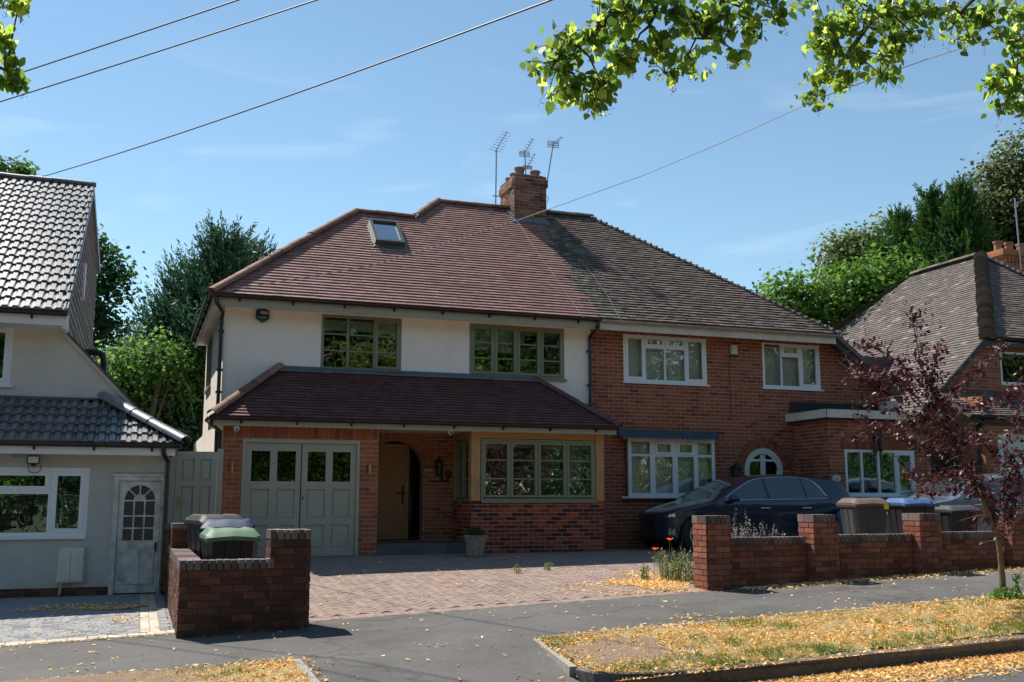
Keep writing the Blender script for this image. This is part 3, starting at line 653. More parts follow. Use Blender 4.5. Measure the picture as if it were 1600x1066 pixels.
def gutter(b, p0, p1, out, r=.055, mat=0, brk=.9):
    p0, p1, out = Vector(p0), Vector(p1), Vector(out); d = (p1 - p0); n = 8; up = Vector((0, 0, 1)); vs = []
    for q in (p0, p1):
        for rr in (r, r - .006):
            for i in range(n + 1):
                an = math.pi + math.pi * i / n; vs.append(q + out * (r + rr * math.cos(an)) + up * rr * math.sin(an))
    m_ = n + 1; fs = [(i, i + 1, 2 * m_ + i + 1, 2 * m_ + i) for i in range(n)] + [(m_ + i, 3 * m_ + i, 3 * m_ + i + 1, m_ + i + 1) for i in range(n)] + [(i, m_ + i, m_ + i + 1, i + 1) for i in range(n)] + [(2 * m_ + i, 2 * m_ + i + 1, 3 * m_ + i + 1, 3 * m_ + i) for i in range(n)]
    fs += [(0, 2 * m_, 3 * m_, m_), (n, m_ + n, 3 * m_ + n, 2 * m_ + n)]
    b.add(vs, fs, mat)
    if brk:
        k = int(d.length / brk); t = d.normalized()
        for i in range(k):
            q = p0 + d * ((i + .5) / k); a = q - t * .015; c = q + t * .015
            vs = []
            for e in (a, c): vs += [e + out * -.03 + up * .0, e + out * -.03 - up * (r + .075), e + out * (r * 1.0) - up * (r + .02), e + out * (2 * r + .004) - up * .01]
            b.add(vs, [(0, 1, 2, 3), (4, 5, 6, 7), (0, 1, 5, 4), (1, 2, 6, 5), (2, 3, 7, 6)], mat)
def window(name, F, u0, u1, z0, z1, lights, fm, parent, glass=None, fw=.055, sw=.045, rec=-.055, sill=True, blind=None, sillm=None, curtain=False, cover=None, sillw=.03):
    """lights: (a,b,c,d, sash?, [bar heights], [bar us]) in absolute u / z of the light"""
    b = MB(); f0, f1 = rec, rec + .055
    for (a, e, c, d) in ((u0, u1, z0, z0 + fw), (u0, u1, z1 - fw, z1), (u0, u0 + fw, z0 + fw, z1 - fw), (u1 - fw, u1, z0 + fw, z1 - fw)): b.fbox(F, a, e, c, d, f0 - .02, f1)
    g = MB()
    for L_ in lights:
        a, e, c, d, sash = L_[:5]; hb = L_[5] if len(L_) > 5 else []; vb = L_[6] if len(L_) > 6 else []
        if sash:
            x = f1 + .012
            for (p, q, r_, s_) in ((a, e, c, c + sw), (a, e, d - sw, d), (a, a + sw, c + sw, d - sw), (e - sw, e, c + sw, d - sw)): b.fbox(F, p, q, r_, s_, f0 + .012, x)
            ia, ie, ic, id_ = a + sw, e - sw, c + sw, d - sw
        else: ia, ie, ic, id_ = a, e, c, d
        g.fbox(F, ia - .004, ie + .004, ic - .004, id_ + .004, f0 + .018, f0 + .024)
        for h_ in hb: b.fbox(F, ia, ie, h_ - .011, h_ + .011, f0 + .008, f0 + .038)
        for h_ in vb: b.fbox(F, h_ - .011, h_ + .011, ic, id_, f0 + .008, f0 + .038)
    # mullions/transoms: fill between lights
    if cover:
        for (p, q, r_, s_) in cover: b.fbox(F, p, q, r_, s_, f0 - .02, f1 - .002)
    w_ = b.build(name, fm, parent, recalc=True)
    g.build('window_pane', glass or GLASS, w_, recalc=True)
    if sill:
        s_ = MB(); s_.fbox(F, u0 - sillw, u1 + sillw * 1.5, z0 - .035, z0, rec, .05); s_.build('window_sill', sillm or fm, w_)
    if blind:
        bl = MB(); slat, (ba, be, bc, bd) = blind[0], blind[1]
        if slat:
            z = bd
            while z > bc: bl.fbox(F, ba, be, z - .021, z - .019, rec - .12, rec - .09); bl.fbox(F, ba, be, z - .0415, z - .021, rec - .094, rec - .091); z -= .0245
        else: bl.fbox(F, ba, be, bc, bd, rec - .11, rec - .105)
        bl.build('window_blind', BLIND if slat else CURTAIN, w_)
    return w_
def light_row(us, z0, z1, sash, fw=.055, mw=.03, bars=0):
    """equal lights between successive mullion positions us (first/last are the frame edges)"""
    L_ = []; cov = []
    for i in range(len(us) - 1):
        a = us[i] + (fw if i == 0 else mw / 2); e = us[i + 1] - (fw if i == len(us) - 2 else mw / 2)
        hb = [z0 + (z1 - z0) * (k + 1) / (bars + 1) for k in range(bars)]
        sh = sash[i] if isinstance(sash, (list, tuple)) else sash
        L_.append((a, e, z0, z1, sh, hb))
        if i: cov.append((us[i] - mw / 2, us[i] + mw / 2, z0, z1))
    return L_, cov
def text_obj(name, body, size, F, u, v, n, mat, parent, extrude=.006, align='CENTER', bold=0.0):
    cu = bpy.data.curves.new(name, 'FONT'); cu.body = body; cu.size = size; cu.extrude = extrude; cu.align_x = align; cu.offset = bold
    ob = bpy.data.objects.new(name, cu); COL.objects.link(ob); dg = bpy.context.evaluated_depsgraph_get(); me = bpy.data.meshes.new_from_object(ob.evaluated_get(dg)); bpy.data.objects.remove(ob)
    O = F(u, v, n); U = (F(u + 1, v, n) - O); V = (F(u, v + 1, n) - O); N = (F(u, v, n + 1) - O); off = Vector(parent_loc(parent)) if parent else Vector((0, 0, 0))
    for vt in me.vertices: vt.co = O + U * vt.co.x + V * vt.co.y + N * vt.co.z - off
    me.materials.clear(); me.materials.append(mat); o = bpy.data.objects.new(name, me); COL.objects.link(o)
    if parent: o.parent = parent
    return o
# ================================================================ LEFT HALF: rendered house with green garage doors
YM, YF = 18.95, 17.8
HL = thing('semi_detached_house', (5, 18.95, .67), "cream rendered half of the pair with red brown roof, sage garage doors and oak bay", 'house', 'houses along the street')
FM, FF = front(YM), front(YF)
b = MB(); wall_shell(b, FM, rect(1.36, 8.62, 2.9, 5.22), [rect(3.11, 4.64, 4.02, 5.06), rect(6.01, 8.02, 4.02, 5.06)], .28); b.build('rendered_wall', RENDER, HL, recalc=False)
b = MB(); wall_shell(b, leftside(1.355), rect(18.96, 24.1, .3, 5.22), [rect(22.0, 23.5, 3.96, 5.08)], .28)
b.box(1.40, 2.0, 24.11, 28.6, .3, 3.1); b.box(1.62, 8.5, 24.0, 24.1, .3, 5.2); b.box(8.60, 8.72, 19.3, 25.2, .6, 5.2); b.box(2.0, 14.2, 25.2, 25.4, .3, 5.2)
b.box(1.345, 1.60, 17.82, 18.94, .3, 2.9)
b.build('side_wall', RENDER, HL, recalc=False)
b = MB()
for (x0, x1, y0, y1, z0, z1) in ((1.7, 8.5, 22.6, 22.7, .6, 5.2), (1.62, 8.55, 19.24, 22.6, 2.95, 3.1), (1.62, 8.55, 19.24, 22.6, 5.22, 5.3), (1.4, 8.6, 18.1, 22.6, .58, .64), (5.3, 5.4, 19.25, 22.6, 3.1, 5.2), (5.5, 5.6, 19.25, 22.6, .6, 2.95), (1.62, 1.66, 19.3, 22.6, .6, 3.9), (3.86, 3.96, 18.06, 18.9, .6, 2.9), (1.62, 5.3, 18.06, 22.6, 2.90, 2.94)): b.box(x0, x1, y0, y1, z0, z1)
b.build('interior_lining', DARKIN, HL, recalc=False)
# a few things inside the rooms: curtains at the window sides
for (xa, xb, za, zb, y) in ((7.75, 8.0, 1.7, 2.72, 18.15), (5.95, 6.1, 1.7, 2.72, 18.15), (7.86, 8.05, 4.0, 5.05, 19.4), (3.13, 3.22, 4.0, 5.05, 19.4)):
    k = 10; b = MB()
    for i in range(k):
        x0, x1 = xa + (xb - xa) * i / k, xa + (xb - xa) * (i + 1) / k; o0, o1 = (.03 if i % 2 else 0), (0 if i % 2 else .03)
        b.add([(x0, y + o0, za), (x1, y + o1, za), (x1, y + o1, zb), (x0, y + o0, zb)], [(0, 1, 2, 3)])
    b.build('curtain', CURTAIN, HL, recalc=False)
brick_wall('porch_wall', FM, rect(3.9, 5.75, .67, 2.895), [arch(4.58, .53, .86, 2.2, 24)], [MORTAR, BRICK_O], HL, off=.05, bholes=[arch2(4.58, .53, .74, .86, 2.2)])
b = MB(); voussoirs(b, FM, 4.58, 2.2, .53, .76, 0, 22, 2); b.build('porch_arch', BRICK_O, HL, recalc=False)
b = MB(); wall_shell(b, FF, rect(1.34, 3.98, .5, 2.86), [rect(1.66, 3.65, .45, 2.64)], .25)
bricks(b, FF, rect(1.34, 3.98, .59, 2.645), [rect(1.66, 3.65, .45, 2.645)], c=.0785, l=.234, v0=.59); soldiers(b, FF, 1.34, 3.98, 2.655, 2.86)
# pier side towards the porch
bricks(b, rightside(3.98), rect(17.8, 18.05, .59, 2.86), [], c=.0785, v0=.59)
b.build('garage_wall', [MORTAR, BRICK_O], HL, recalc=False)
# garage doors: two leaves, each three by two panels with the top pair glazed
fr_ = MB()
for (a, e, c, d) in ((1.66, 1.71, .66, 2.64), (3.60, 3.65, .66, 2.64), (1.71, 3.60, 2.58, 2.64)): fr_.fbox(FF, a, e, c, d, -.08, .012)
fr_.build('garage_frame', GARAGE, HL)
for (a, e) in ((1.713, 2.653), (2.657, 3.597)):
    g = MB(); n0, n1 = -.075, -.03; zs = [(.675, .80), (1.20, 1.31), (1.80, 1.93), (2.44, 2.577)]; xm = (a + e) / 2
    for (c, d) in zs: g.fbox(FF, a, e, c, d, n0, n1)
    for (p, q) in ((a, a + .10), (xm - .06, xm + .06), (e - .10, e)):
        for k in range(3): g.fbox(FF, p, q, zs[k][1], zs[k + 1][0], n0, n1)
    for k in range(2):
        for (p, q) in ((a + .10, xm - .06), (xm + .06, e - .10)): g.fbox(FF, p, q, zs[k][1], zs[k + 1][0], n0, n1 - .022); g.fbox(FF, p + .03, q - .03, zs[k][1] + .03, zs[k + 1][0] - .03, n0, n1 - .012)
    dd = g.build('garage_door', GARAGE, HL)
    g = MB()
    for (p, q) in ((a + .10, xm - .06), (xm + .06, e - .10)): g.fbox(FF, p, q, zs[2][1], zs[3][0], n0 + .01, n1 - .02)
    g.build('door_pane', GLASS_D, dd)
    if a < 2:
        h = MB(); h.fbox(FF, e - .012, e + .004, .68, 2.57, n1, n1 + .006); h.fbox(FF, e + .03, e + .045, 1.62, 1.68, n1 - .01, n1 + .012); h.build('door_handle', BLACKI, dd)
b = MB(); b.box(1.7, 3.7, 18.5, 18.52, .6, 2.8); b.build('garage_dark_backing', DARKIN, HL)  # dark sheet backing the door panes, standing in for the garage interior
# porch: step, entrance door recessed behind the arch
STEPM = Mrnd("step_tile_dark", [(0, (.09, .10, .115)), (1, (.14, .15, .165))], var=.2, rough=.5, bump=.1)
b = MB(); b.box(3.99, 5.69, 17.86, 18.94, .60, .83)
for i in range(3):
    for j in range(4): b.box(3.985 + j * .427, 4.407 + j * .427, 17.84 + i * .37, 18.205 + i * .37, .831, .852)
for j in range(4): b.box(3.985 + j * .427, 4.407 + j * .427, 17.835, 17.852, .62, .825)
b.box(3.96, 5.2, 18.98, 19.7, .7, .853)
b.build('porch_step', STEPM, HL)
b = MB(); b.box(3.9, 5.35, 19.45, 19.5, .86, 2.9); b.build('hall_screen', BLACKI, HL)
FD = front(19.42)
b = MB(); b.fbox(FD, 3.98, 4.88, .90, 2.62, 0, .045); door = b.build('front_door', OAKD, HL)
b = MB(); b.fbox(FD, 4.885, 4.93, .88, 2.68, -.01, .06); b.fbox(FD, 3.9, 4.885, 2.625, 2.68, -.01, .06); b.build('door_frame', OAKH, door)
b = MB(); b.fbox(FD, 4.80, 4.84, 1.55, 1.90, .045, .06); b.fbox(FD, 4.70, 4.84, 1.74, 1.765, .075, .095); b.fbox(FD, 4.81, 4.83, 1.74, 1.765, .045, .095); b.build('door_handle', BLACKI, door)
b = MB(); b.fbox(FD, 3.98, 4.88, .885, .90, -.01, .05); b.build('threshold', STEEL, door)
b = MB()
for (a, e, c, d) in ((4.94, 4.97, .88, 2.7), (5.25, 5.28, .88, 2.7), (4.97, 5.25, .88, .92), (4.97, 5.25, 1.48, 1.50), (4.97, 5.25, 2.08, 2.10)): b.fbox(FD, a, e, c, d, 0, .04)
sc_ = b.build('side_light', BLACKI, HL)
b = MB(); b.fbox(FD, 4.97, 5.25, .92, 2.7, .01, .015); b.build('side_light_pane', GLASS_D, sc_)
# oak framed bay
bw = MB(); wall_shell(bw, FF, rect(5.70, 8.32, .5, 1.60), [], .2); bricks(bw, FF, rect(5.70, 8.32, .56, 1.60), [], c=.0735, l=.222, v0=.56 + .03, off=.03)
FBL = leftside(5.70); wall_shell(bw, FBL, rect(18.001, 18.94, .5, 1.60), [], .2); bricks(bw, FBL, rect(17.81, 18.94, .56, 1.60), [], c=.0735, l=.222, v0=.59)
wall_shell(bw, rightside(8.32), rect(18.001, 18.94, .5, 2.86), [], .1)
bw.build('bay_wall', [MORTAR_P, BRICK_B], HL, recalc=False)
for q in ((5.69, 5.865, 17.79, 17.96, 1.602, 2.86), (8.165, 8.335, 17.79, 17.96, 1.602, 2.86), (5.69, 5.80, 18.86, 18.945, 1.602, 2.86)):
    b = MB(); b.box(*q); b.build('oak_post', OAK, HL, bevel=.006)
b = MB(); b.box(5.867, 8.163, 17.80, 17.95, 2.735, 2.86); b.box(5.70, 5.83, 17.962, 18.858, 2.735, 2.86); b.build('oak_lintel', OAKH, HL, bevel=.004)
us = [5.88, 6.44, 6.985, 7.56, 8.15]; Lr, cv = light_row(us, 1.665, 2.68, True, .04, .03, 2)
window('bay_window', FF, 5.88, 8.15, 1.605, 2.725, Lr, OLIVE, HL, fw=.04, sw=.042, rec=-.05, cover=cv, sill=True, sillw=-.0)
for (a, e, dz) in ((5.93, 6.42, .10), (6.47, 6.96, .085), (7.01, 7.53, .10), (7.59, 8.12, .10)):
    b = MB(); b.fbox(FF, a, e, 2.68 - dz, 2.69, -.15, -.14); b.fbox(FF, a, e, 2.68 - dz - .02, 2.68 - dz, -.155, -.135); b.build('roller_blind', CURTAIN, HL)
us = [18.02, 18.42, 18.84]; Lr, cv = light_row(us, 1.665, 2.68, [False, True], .04, .03, 2)
window('bay_window', leftside(5.76), 18.02, 18.84, 1.605, 2.725, Lr, OLIVE, HL, fw=.04, sw=.04, rec=-.03, cover=cv, sill=True, sillw=0)
# first floor windows
us = [3.11, 3.61, 4.12, 4.64]; Lr, cv = light_row(us, 4.075, 5.005, [False, False, True], .05, .045, 2)
window('window', FM, 3.11, 4.64, 4.02, 5.06, Lr, OLIVE, HL, fw=.05, sw=.042, rec=-.045, cover=cv, blind=(True, (3.2, 4.55, 4.82, 5.0)))
us = [6.01, 6.52, 7.0, 7.50, 8.02]; Lr, cv = light_row(us, 4.075, 5.005, [True, True, True, True], .05, .045, 2)
wB = window('window', FM, 6.01, 8.02, 4.02, 5.06, Lr, OLIVE, HL, fw=.05, sw=.042, rec=-.045, cover=cv)
for (a, e, dz) in ((6.07, 6.49, .40), (6.54, 6.97, .42), (7.03, 7.47, .05), (7.53, 7.97, .06)):
    b = MB(); b.fbox(FM, a, e, 5.0 - dz, 5.0, -.16, -.15); b.fbox(FM, a, e, 5.0 - dz - .05, 5.0 - dz, -.165, -.145); b.build('roller_blind', CURTAIN, wB)
us = [22.0, 22.75, 23.5]; Lr, cv = light_row(us, 4.01, 5.03, [False, True], .05, .045, 0)
window('window', leftside(1.355), 22.0, 23.5, 3.96, 5.08, Lr, OLIVE, HL, rec=-.05, cover=cv)
# ---- main roof (this half), hip, ridges
T = .9; SV = Vector((0, 1, T)); sl_ = math.hypot(1, T)
def fs(x, y): return (x, (y - 18.5) * sl_)
FRONT_L = [fs(1.08, 18.5), fs(8.62, 18.5), fs(8.62, 22.0), fs(6.19, 22.0), fs(5.49, 21.3), fs(4.17, 21.3)]
roofL = tiles('roof', (0, 18.5, 5.25), (1, 0, 0), SV, FRONT_L, [TILE_R, TILE_L, TILE_R], HL, gauge=.105, th=.027, jit=.003,
              matf=lambda u, s: 1 if (s > 4.2 and u > 7.2 and random.random() < .3) or (u > 8.45 + random.uniform(-.1, .1) and random.random() < .6) else 0)
hs = math.hypot(3.09, 2.52)
tiles('roof', (1.08, 0, 5.25), (0, 1, 0), (3.09, 0, 2.52), [(18.5, 0), (24.1, 0), (21.3, hs)], TILE_R, HL, gauge=.105, th=.022)
b = MB()
b.add([(1.08, 24.1, 5.2), (4.17, 21.3, 7.75), (5.49, 21.3, 7.75), (8.62, 24.1, 5.2)], [(0, 1, 2, 3)]); b.add([(2.7, 25.5, 5.2), (6.19, 22.0, 8.38), (8.62, 22.0, 8.38), (8.62, 25.5, 5.2)], [(0, 1, 2, 3)])
b.add([(2.7, 18.52, 5.2), (6.19, 22.0, 8.38), (2.7, 25.5, 5.2)], [(0, 1, 2)]); b.build('back_roof', TILE_R, HL, recalc=False)
b = MB()
z_ = lambda y: 5.25 + (y - 18.5) * T
ridge(b, (1.08, 18.46, 5.25), (4.17, 21.3, 7.80), r=.105, ln=.36, drop=.0); ridge(b, (4.15, 21.3, 7.80), (5.5, 21.3, 7.80), ln=.4, drop=.035, r=.11); ridge(b, (5.49, 21.3, 7.80), (6.19, 22.0, 8.43), ln=.36, drop=.0, r=.105); ridge(b, (6.17, 22.0, 8.43), (7.93, 22.0, 8.43), ln=.42, drop=.035, r=.11)
b.build('ridge_tile', RIDGE, HL, smooth=True, recalc=False)
# eaves: fascia, soffit, gutter
b = MB(); b.box(1.12, 8.60, 18.53, 18.56, 5.02, 5.20); b.box(1.10, 1.13, 18.56, 24.1, 5.04, 5.20); b.build('fascia', SAGE, HL)
b = MB(); b.box(1.13, 8.60, 18.56, 18.948, 5.10, 5.12); b.box(1.131, 1.353, 18.95, 24.1, 5.10, 5.12); b.build('soffit', RENDER, HL)
b = MB(); gutter(b, (1.10, 18.53, 5.22), (8.62, 18.53, 5.22), (0, -1, 0), brk=.85); gutter(b, (1.10, 18.50, 5.20), (1.10, 24.1, 5.20), (-1, 0, 0), brk=.85)
b.tube([(1.17, 18.46, 5.16), (1.17, 18.46, 5.08), (1.30, 18.62, 4.92), (1.30, 18.88, 4.84), (1.30, 18.88, 3.5), (1.30, 18.88, 2.9), (1.30, 18.88, .5)], .034, 10)
b.tube([(8.56, 18.46, 5.16), (8.56, 18.46, 5.08), (8.56, 18.88, 4.92), (8.56, 18.88, 4.8), (8.56, 18.88, 3.2)], .034, 10)
for z in (4.6, 3.9, 3.5): b.box(1.25, 1.35, 18.85, 18.95, z, z + .04); b.box(8.51, 8.61, 18.85, 18.948, z, z + .04)
b.build('gutter', BLACKP, HL, smooth=True)
# skylight
NF = Vector((0, -T, 1)).normalized(); FR = frame((0, 18.5, 5.25), (1, 0, 0), SV.normalized(), NF)
b = MB(); x0, x1, s0, s1 = 4.36, 4.98, 1.72 * sl_, 2.44 * sl_
for (a, e, c, d) in ((x0, x1, s0, s0 + .07), (x0, x1, s1 - .07, s1), (x0, x0 + .06, s0 + .07, s1 - .07), (x1 - .06, x1, s0 + .07, s1 - .07)): b.fbox(FR, a, e, c, d, .0, .13)
b.fbox(FR, x0 - .05, x1 + .05, s0 - .12, s0 - .002, .01, .035); b.fbox(FR, x0 - .06, x0 - .002, s0, s1 + .05, .01, .04); b.fbox(FR, x1 + .002, x1 + .06, s0, s1 + .05, .01, .04)
sk = b.build('skylight', M("skylight_frame", (.11, .11, .105), .4, .1, 5, metal=.3), HL)
b = MB(); b.fbox(FR, x0 + .06, x1 - .06, s0 + .07, s1 - .07, .05, .08); b.build('skylight_pane', Mglass("skylight_glass", .5, (.3, .34, .38), 0), sk)
b = MB(); b.fbox(FR, x0 + .07, x1 - .07, s0 + .08, s1 - .35, .03, .045); b.build('skylight_blind', UPVC, sk)
# lean-to roof along the front
T2 = 1.01 / 1.45; SV2 = Vector((0, 1, T2)); sl2 = math.hypot(1, T2)
tiles('lean_to_roof', (0, 17.5, 2.99), (1, 0, 0), SV2, [(1.12, 0), (8.53, 0), (7.37, 1.45 * sl2), (2.37, 1.45 * sl2)], TILE_R2, HL, gauge=.10, th=.027, jit=.002)
hs2 = math.hypot(1.25, 1.01)
tiles('lean_to_roof', (1.12, 0, 2.99), (0, 1, 0), (1.25, 0, 1.01), [(17.5, 0), (18.95, 0), (18.95, hs2)], TILE_R2, HL, gauge=.10, th=.027, jit=.002)
tiles('lean_to_roof', (8.53, 0, 2.99), (0, -1, 0), (-1.16, 0, 1.01), [(-17.5, 0), (-18.95, 0), (-18.95, math.hypot(1.16, 1.01))], TILE_R2, HL, gauge=.10, th=.027, jit=.002)
b = MB(); ridge(b, (1.12, 17.47, 3.02), (2.37, 18.93, 4.04), r=.10, ln=.40, drop=.0); b.build('lean_to_hip_tile', RIDGE, HL, smooth=True, recalc=False)
b = MB(); ridge(b, (8.53, 17.47, 3.0), (7.37, 18.93, 4.02), r=.085, ln=.36, drop=.01); b.build('lean_to_hip_tile', TILE_R2, HL, smooth=True, recalc=False)  # darker tile than the sunlit left hip: shade put into the colour
b = MB(); b.box(2.30, 7.42, 18.90, 18.945, 3.95, 4.05)
for i in range(5): b.box(2.32 + i * 1.02, 3.325 + i * 1.02, 18.80, 18.905, 3.94 + .004 * (i % 2), 3.975 + .004 * (i % 2))
b.build('lead_flashing', LEAD, HL)
b = MB(); b.box(1.16, 8.49, 17.55, 17.58, 2.835, 2.955); b.box(1.15, 1.18, 17.58, 18.9, 2.835, 2.955); b.box(8.46, 8.49, 17.58, 18.9, 2.835, 2.955); b.build('lean_to_fascia', SAGE, HL)
b = MB(); b.box(1.18, 8.46, 17.58, 18.94, 2.865, 2.885); b.build('lean_to_soffit', WHITE, HL)
b = MB(); gutter(b, (1.13, 17.55, 2.975), (8.52, 17.55, 2.975), (0, -1, 0), brk=.85, r=.05); gutter(b, (1.15, 17.5, 2.975), (1.15, 18.3, 2.975), (-1, 0, 0), brk=0, r=.05)
b.tube([(1.13, 17.62, 2.95), (1.13, 17.62, 2.86), (1.28, 17.74, 2.74), (1.28, 17.74, 2.3), (1.28, 17.74, .6)], .034, 10); b.build('lean_to_gutter', BLACKP, HL, smooth=True)
# chimney
cx0, cx1, cy0, cy1 = 7.93, 8.70, 21.56, 22.60
b = MB(); b.box(cx0, cx1, cy0, cy1, 7.4, 9.13)
for F_, o_ in ((front(cy0), rect(cx0, cx1, 7.6, 8.86)), (leftside(cx0), rect(cy0, cy1, 7.6, 8.86)), (rightside(cx1), rect(cy0, cy1, 7.6, 8.86))): bricks(b, F_, o_, [], c=.0765, proud=.006, jit=.002)
b.box(cx0 - .03, cx1 + .03, cy0 - .03, cy1 + .03, 8.88, 9.06); b.box(cx0 - .005, cx1 + .005, cy0 - .005, cy1 + .005, 9.06, 9.135)
for F_, o_ in ((front(cy0 - .03), rect(cx0 - .03, cx1 + .03, 8.88, 9.055)), (leftside(cx0 - .03), rect(cy0 - .03, cy1 + .03, 8.88, 9.055)), (rightside(cx1 + .03), rect(cy0 - .03, cy1 + .03, 8.88, 9.055)), (front(cy0 - .005), rect(cx0, cx1, 9.06, 9.13)), (leftside(cx0 - .005), rect(cy0, cy1, 9.06, 9.13))): bricks(b, F_, o_, [], c=.088, proud=.006, jit=.002)
ch = b.build('chimney', [MORTAR, BRICK_C], HL, recalc=False)
b = MB(); b.box(cx0 + .05, cx1 - .05, cy0 + .05, cy1 - .05, 9.136, 9.17); b.build('chimney_flaunching', M("cement", (.3, .27, .23), .9, .2, 8), ch)
for (x, y, r, h) in ((8.12, 21.78, .125, .22), (8.50, 21.76, .125, .17), (8.10, 22.12, .10, .18), (8.08, 22.42, .09, .16), (8.5, 22.2, .1, .15), (8.32, 22.0, .09, .12)):
    p = MB(); p.lathe((x, y, 9.14), [(r * .8, 0), (r * .85, h * .7), (r * 1.02, h * .78), (r * 1.02, h), (r * .8, h), (r * .75, h * .3), (0, h * .3)], 20); p.build('chimney_pot', TERRA, ch, smooth=True)
b = MB(); b.fbox(FR, cx0 - .03, cx1 + .06, 4.0, 4.16, .02, .045); b.box(cx0 - .02, cx1 + .03, cy0 - .02, cy0 - .008, 7.93, 8.09)
b.fbox(FR, cx0 - .10, cx0 - .005, 4.0, 4.75, .02, .04); b.build('chimney_flashing', LEAD, ch)

# ================================================================ RIGHT HALF: brick house
HR = thing('semi_detached_house', (12, 18.95, .67), "red brick half of the pair with weathered roof, white windows and arched front door", 'house', 'houses along the street')
FM2 = frame((0, YM, 0), (1, 0, 0), (0, 0, 1), (0, -1, 0))
outer = [(8.63, .5), (16.1, .5), (16.1, 3.9), (14.42, 5.12), (8.63, 5.12)]
holes = [rect(9.35, 11.32, 4.04, 5.06), rect(12.71, 14.21, 4.04, 5.06), rect(9.36, 11.37, 1.69, 2.86), arch(12.65, .48, .78, 2.25, 24)]
brick_wall('brick_wall', FM2, outer, holes, [MORTAR, BRICK_R], HR, bholes=holes[:3] + [arch2(12.65, .48, .69, .78, 2.25)], c=.0755, l=.2365, off=.02)
b = MB(); voussoirs(b, FM2, 12.65, 2.25, .485, .70, 0, 20, 2); b.build('door_arch', BRICK_R, HR, recalc=False)
b = MB(); soldiers(b, FM2, 9.30, 11.4, 4.96 + .11, 5.115, mat=0, n1=.010); b.build('window_lintel', BRICK_R, HR, recalc=False)
b = MB(); soldiers(b, FM2, 12.7, 14.25, 5.07, 5.115, mat=0, n1=.01); b.build('window_lintel', BRICK_R, HR, recalc=False)
b = MB(); b.box(15.85, 16.09, 18.97, 25.0, .5, 3.9); b.box(8.73, 16, 25.0, 25.2, .5, 5.0); b.build('side_wall', BRICK_R, HR, recalc=False)
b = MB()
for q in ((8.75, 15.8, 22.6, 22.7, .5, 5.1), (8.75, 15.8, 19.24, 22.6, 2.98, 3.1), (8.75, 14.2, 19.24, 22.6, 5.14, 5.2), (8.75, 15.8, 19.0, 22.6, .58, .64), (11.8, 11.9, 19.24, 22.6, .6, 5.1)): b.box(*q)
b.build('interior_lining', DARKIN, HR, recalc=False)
# windows: white frames with slatted blinds behind the glass
fw = .06
window('window', FM2, 9.35, 11.32, 4.04, 5.06, [(9.41, 9.83, 4.10, 5.0, True), (9.87, 10.30, 4.10, 4.76, False), (10.34, 10.79, 4.10, 4.76, False), (9.87, 10.30, 4.80, 5.0, True), (10.34, 10.79, 4.80, 5.0, True), (10.83, 11.26, 4.10, 5.0, True)],
       UPVC, HR, glass=GLASS_R, fw=.06, sw=.05, cover=[(9.83, 9.87, 4.10, 5.0), (10.79, 10.83, 4.10, 5.0), (10.30, 10.34, 4.10, 5.0), (9.87, 10.30, 4.76, 4.80), (10.34, 10.79, 4.76, 4.80)], blind=(True, (9.42, 11.25, 4.1, 5.0)))
window('window', FM2, 12.71, 14.21, 4.04, 5.06, [(12.77, 13.18, 4.10, 5.0, False), (13.22, 13.66, 4.10, 4.74, False), (13.22, 13.66, 4.78, 5.0, True), (13.70, 14.15, 4.10, 5.0, True)],
       UPVC, HR, glass=GLASS_R, fw=.06, sw=.05, cover=[(13.18, 13.22, 4.10, 5.0), (13.66, 13.70, 4.10, 5.0), (13.22, 13.66, 4.74, 4.78)], blind=(True, (12.78, 14.14, 4.1, 5.0)))
Fb = front(YM - .10)
window('bow_window', Fb, 9.36, 11.37, 1.69, 2.86, [(9.43, 9.85, 1.76, 2.50, False), (9.43, 9.85, 2.55, 2.80, False), (9.97, 10.37, 1.76, 2.50, False), (9.97, 10.37, 2.55, 2.80, True), (10.49, 10.87, 1.76, 2.50, False), (10.49, 10.87, 2.55, 2.80, True), (10.97, 11.30, 1.76, 2.50, False), (10.97, 11.30, 2.55, 2.80, False)],
       UPVC, HR, glass=GLASS_R, fw=.07, sw=.045, rec=-.02, sillw=.16, cover=[(9.85, 9.97, 1.76, 2.80), (10.37, 10.49, 1.76, 2.80), (10.87, 10.97, 1.76, 2.80), (9.43, 9.85, 2.50, 2.55), (9.97, 10.37, 2.50, 2.55), (10.49, 10.87, 2.50, 2.55), (10.97, 11.30, 2.50, 2.55)], blind=(True, (9.44, 11.28, 1.76, 2.80)))
# rolled awning over the bow window
AWN = M("awning_canvas_blue_grey", (.05, .075, .10), .8, .3, 4)
b = MB(); y1 = YM - .02; pr = [(y1, 3.04), (y1 - .22, 3.02), (y1 - .30, 2.97), (y1 - .30, 2.90), (y1 - .22, 2.88), (y1, 2.90)]
b.add([(9.06, y, z) for y, z in pr] + [(11.36, y, z) for y, z in pr], [(0, 1, 2, 3, 4, 5), (6, 7, 8, 9, 10, 11)] + [(i, (i + 1) % 6, 6 + (i + 1) % 6, 6 + i) for i in range(6)])
aw = b.build('awning', AWN, HR)
b = MB(); y = y1 - .30; n_ = 22
for i in range(n_):
    x0 = 9.14 + i * .098; pts = [(x0, 2.91), (x0 + .098, 2.91)] + [(x0 + .049 + .049 * math.cos(math.pi * k / 6), 2.875 - .025 * math.sin(math.pi * k / 6)) for k in range(7)]
    b.add([(px, y - .004 - .0005 * (i % 2), pz) for px, pz in pts], [tuple(range(len(pts)))]); b.add([(x0 + .03, y - .008, 2.862), (x0 + .068, y - .008, 2.862), (x0 + .049, y - .008, 2.84)], [(0, 1, 2)], 1)
b.build('awning_valance', [AWN, WHITE], aw, recalc=False)
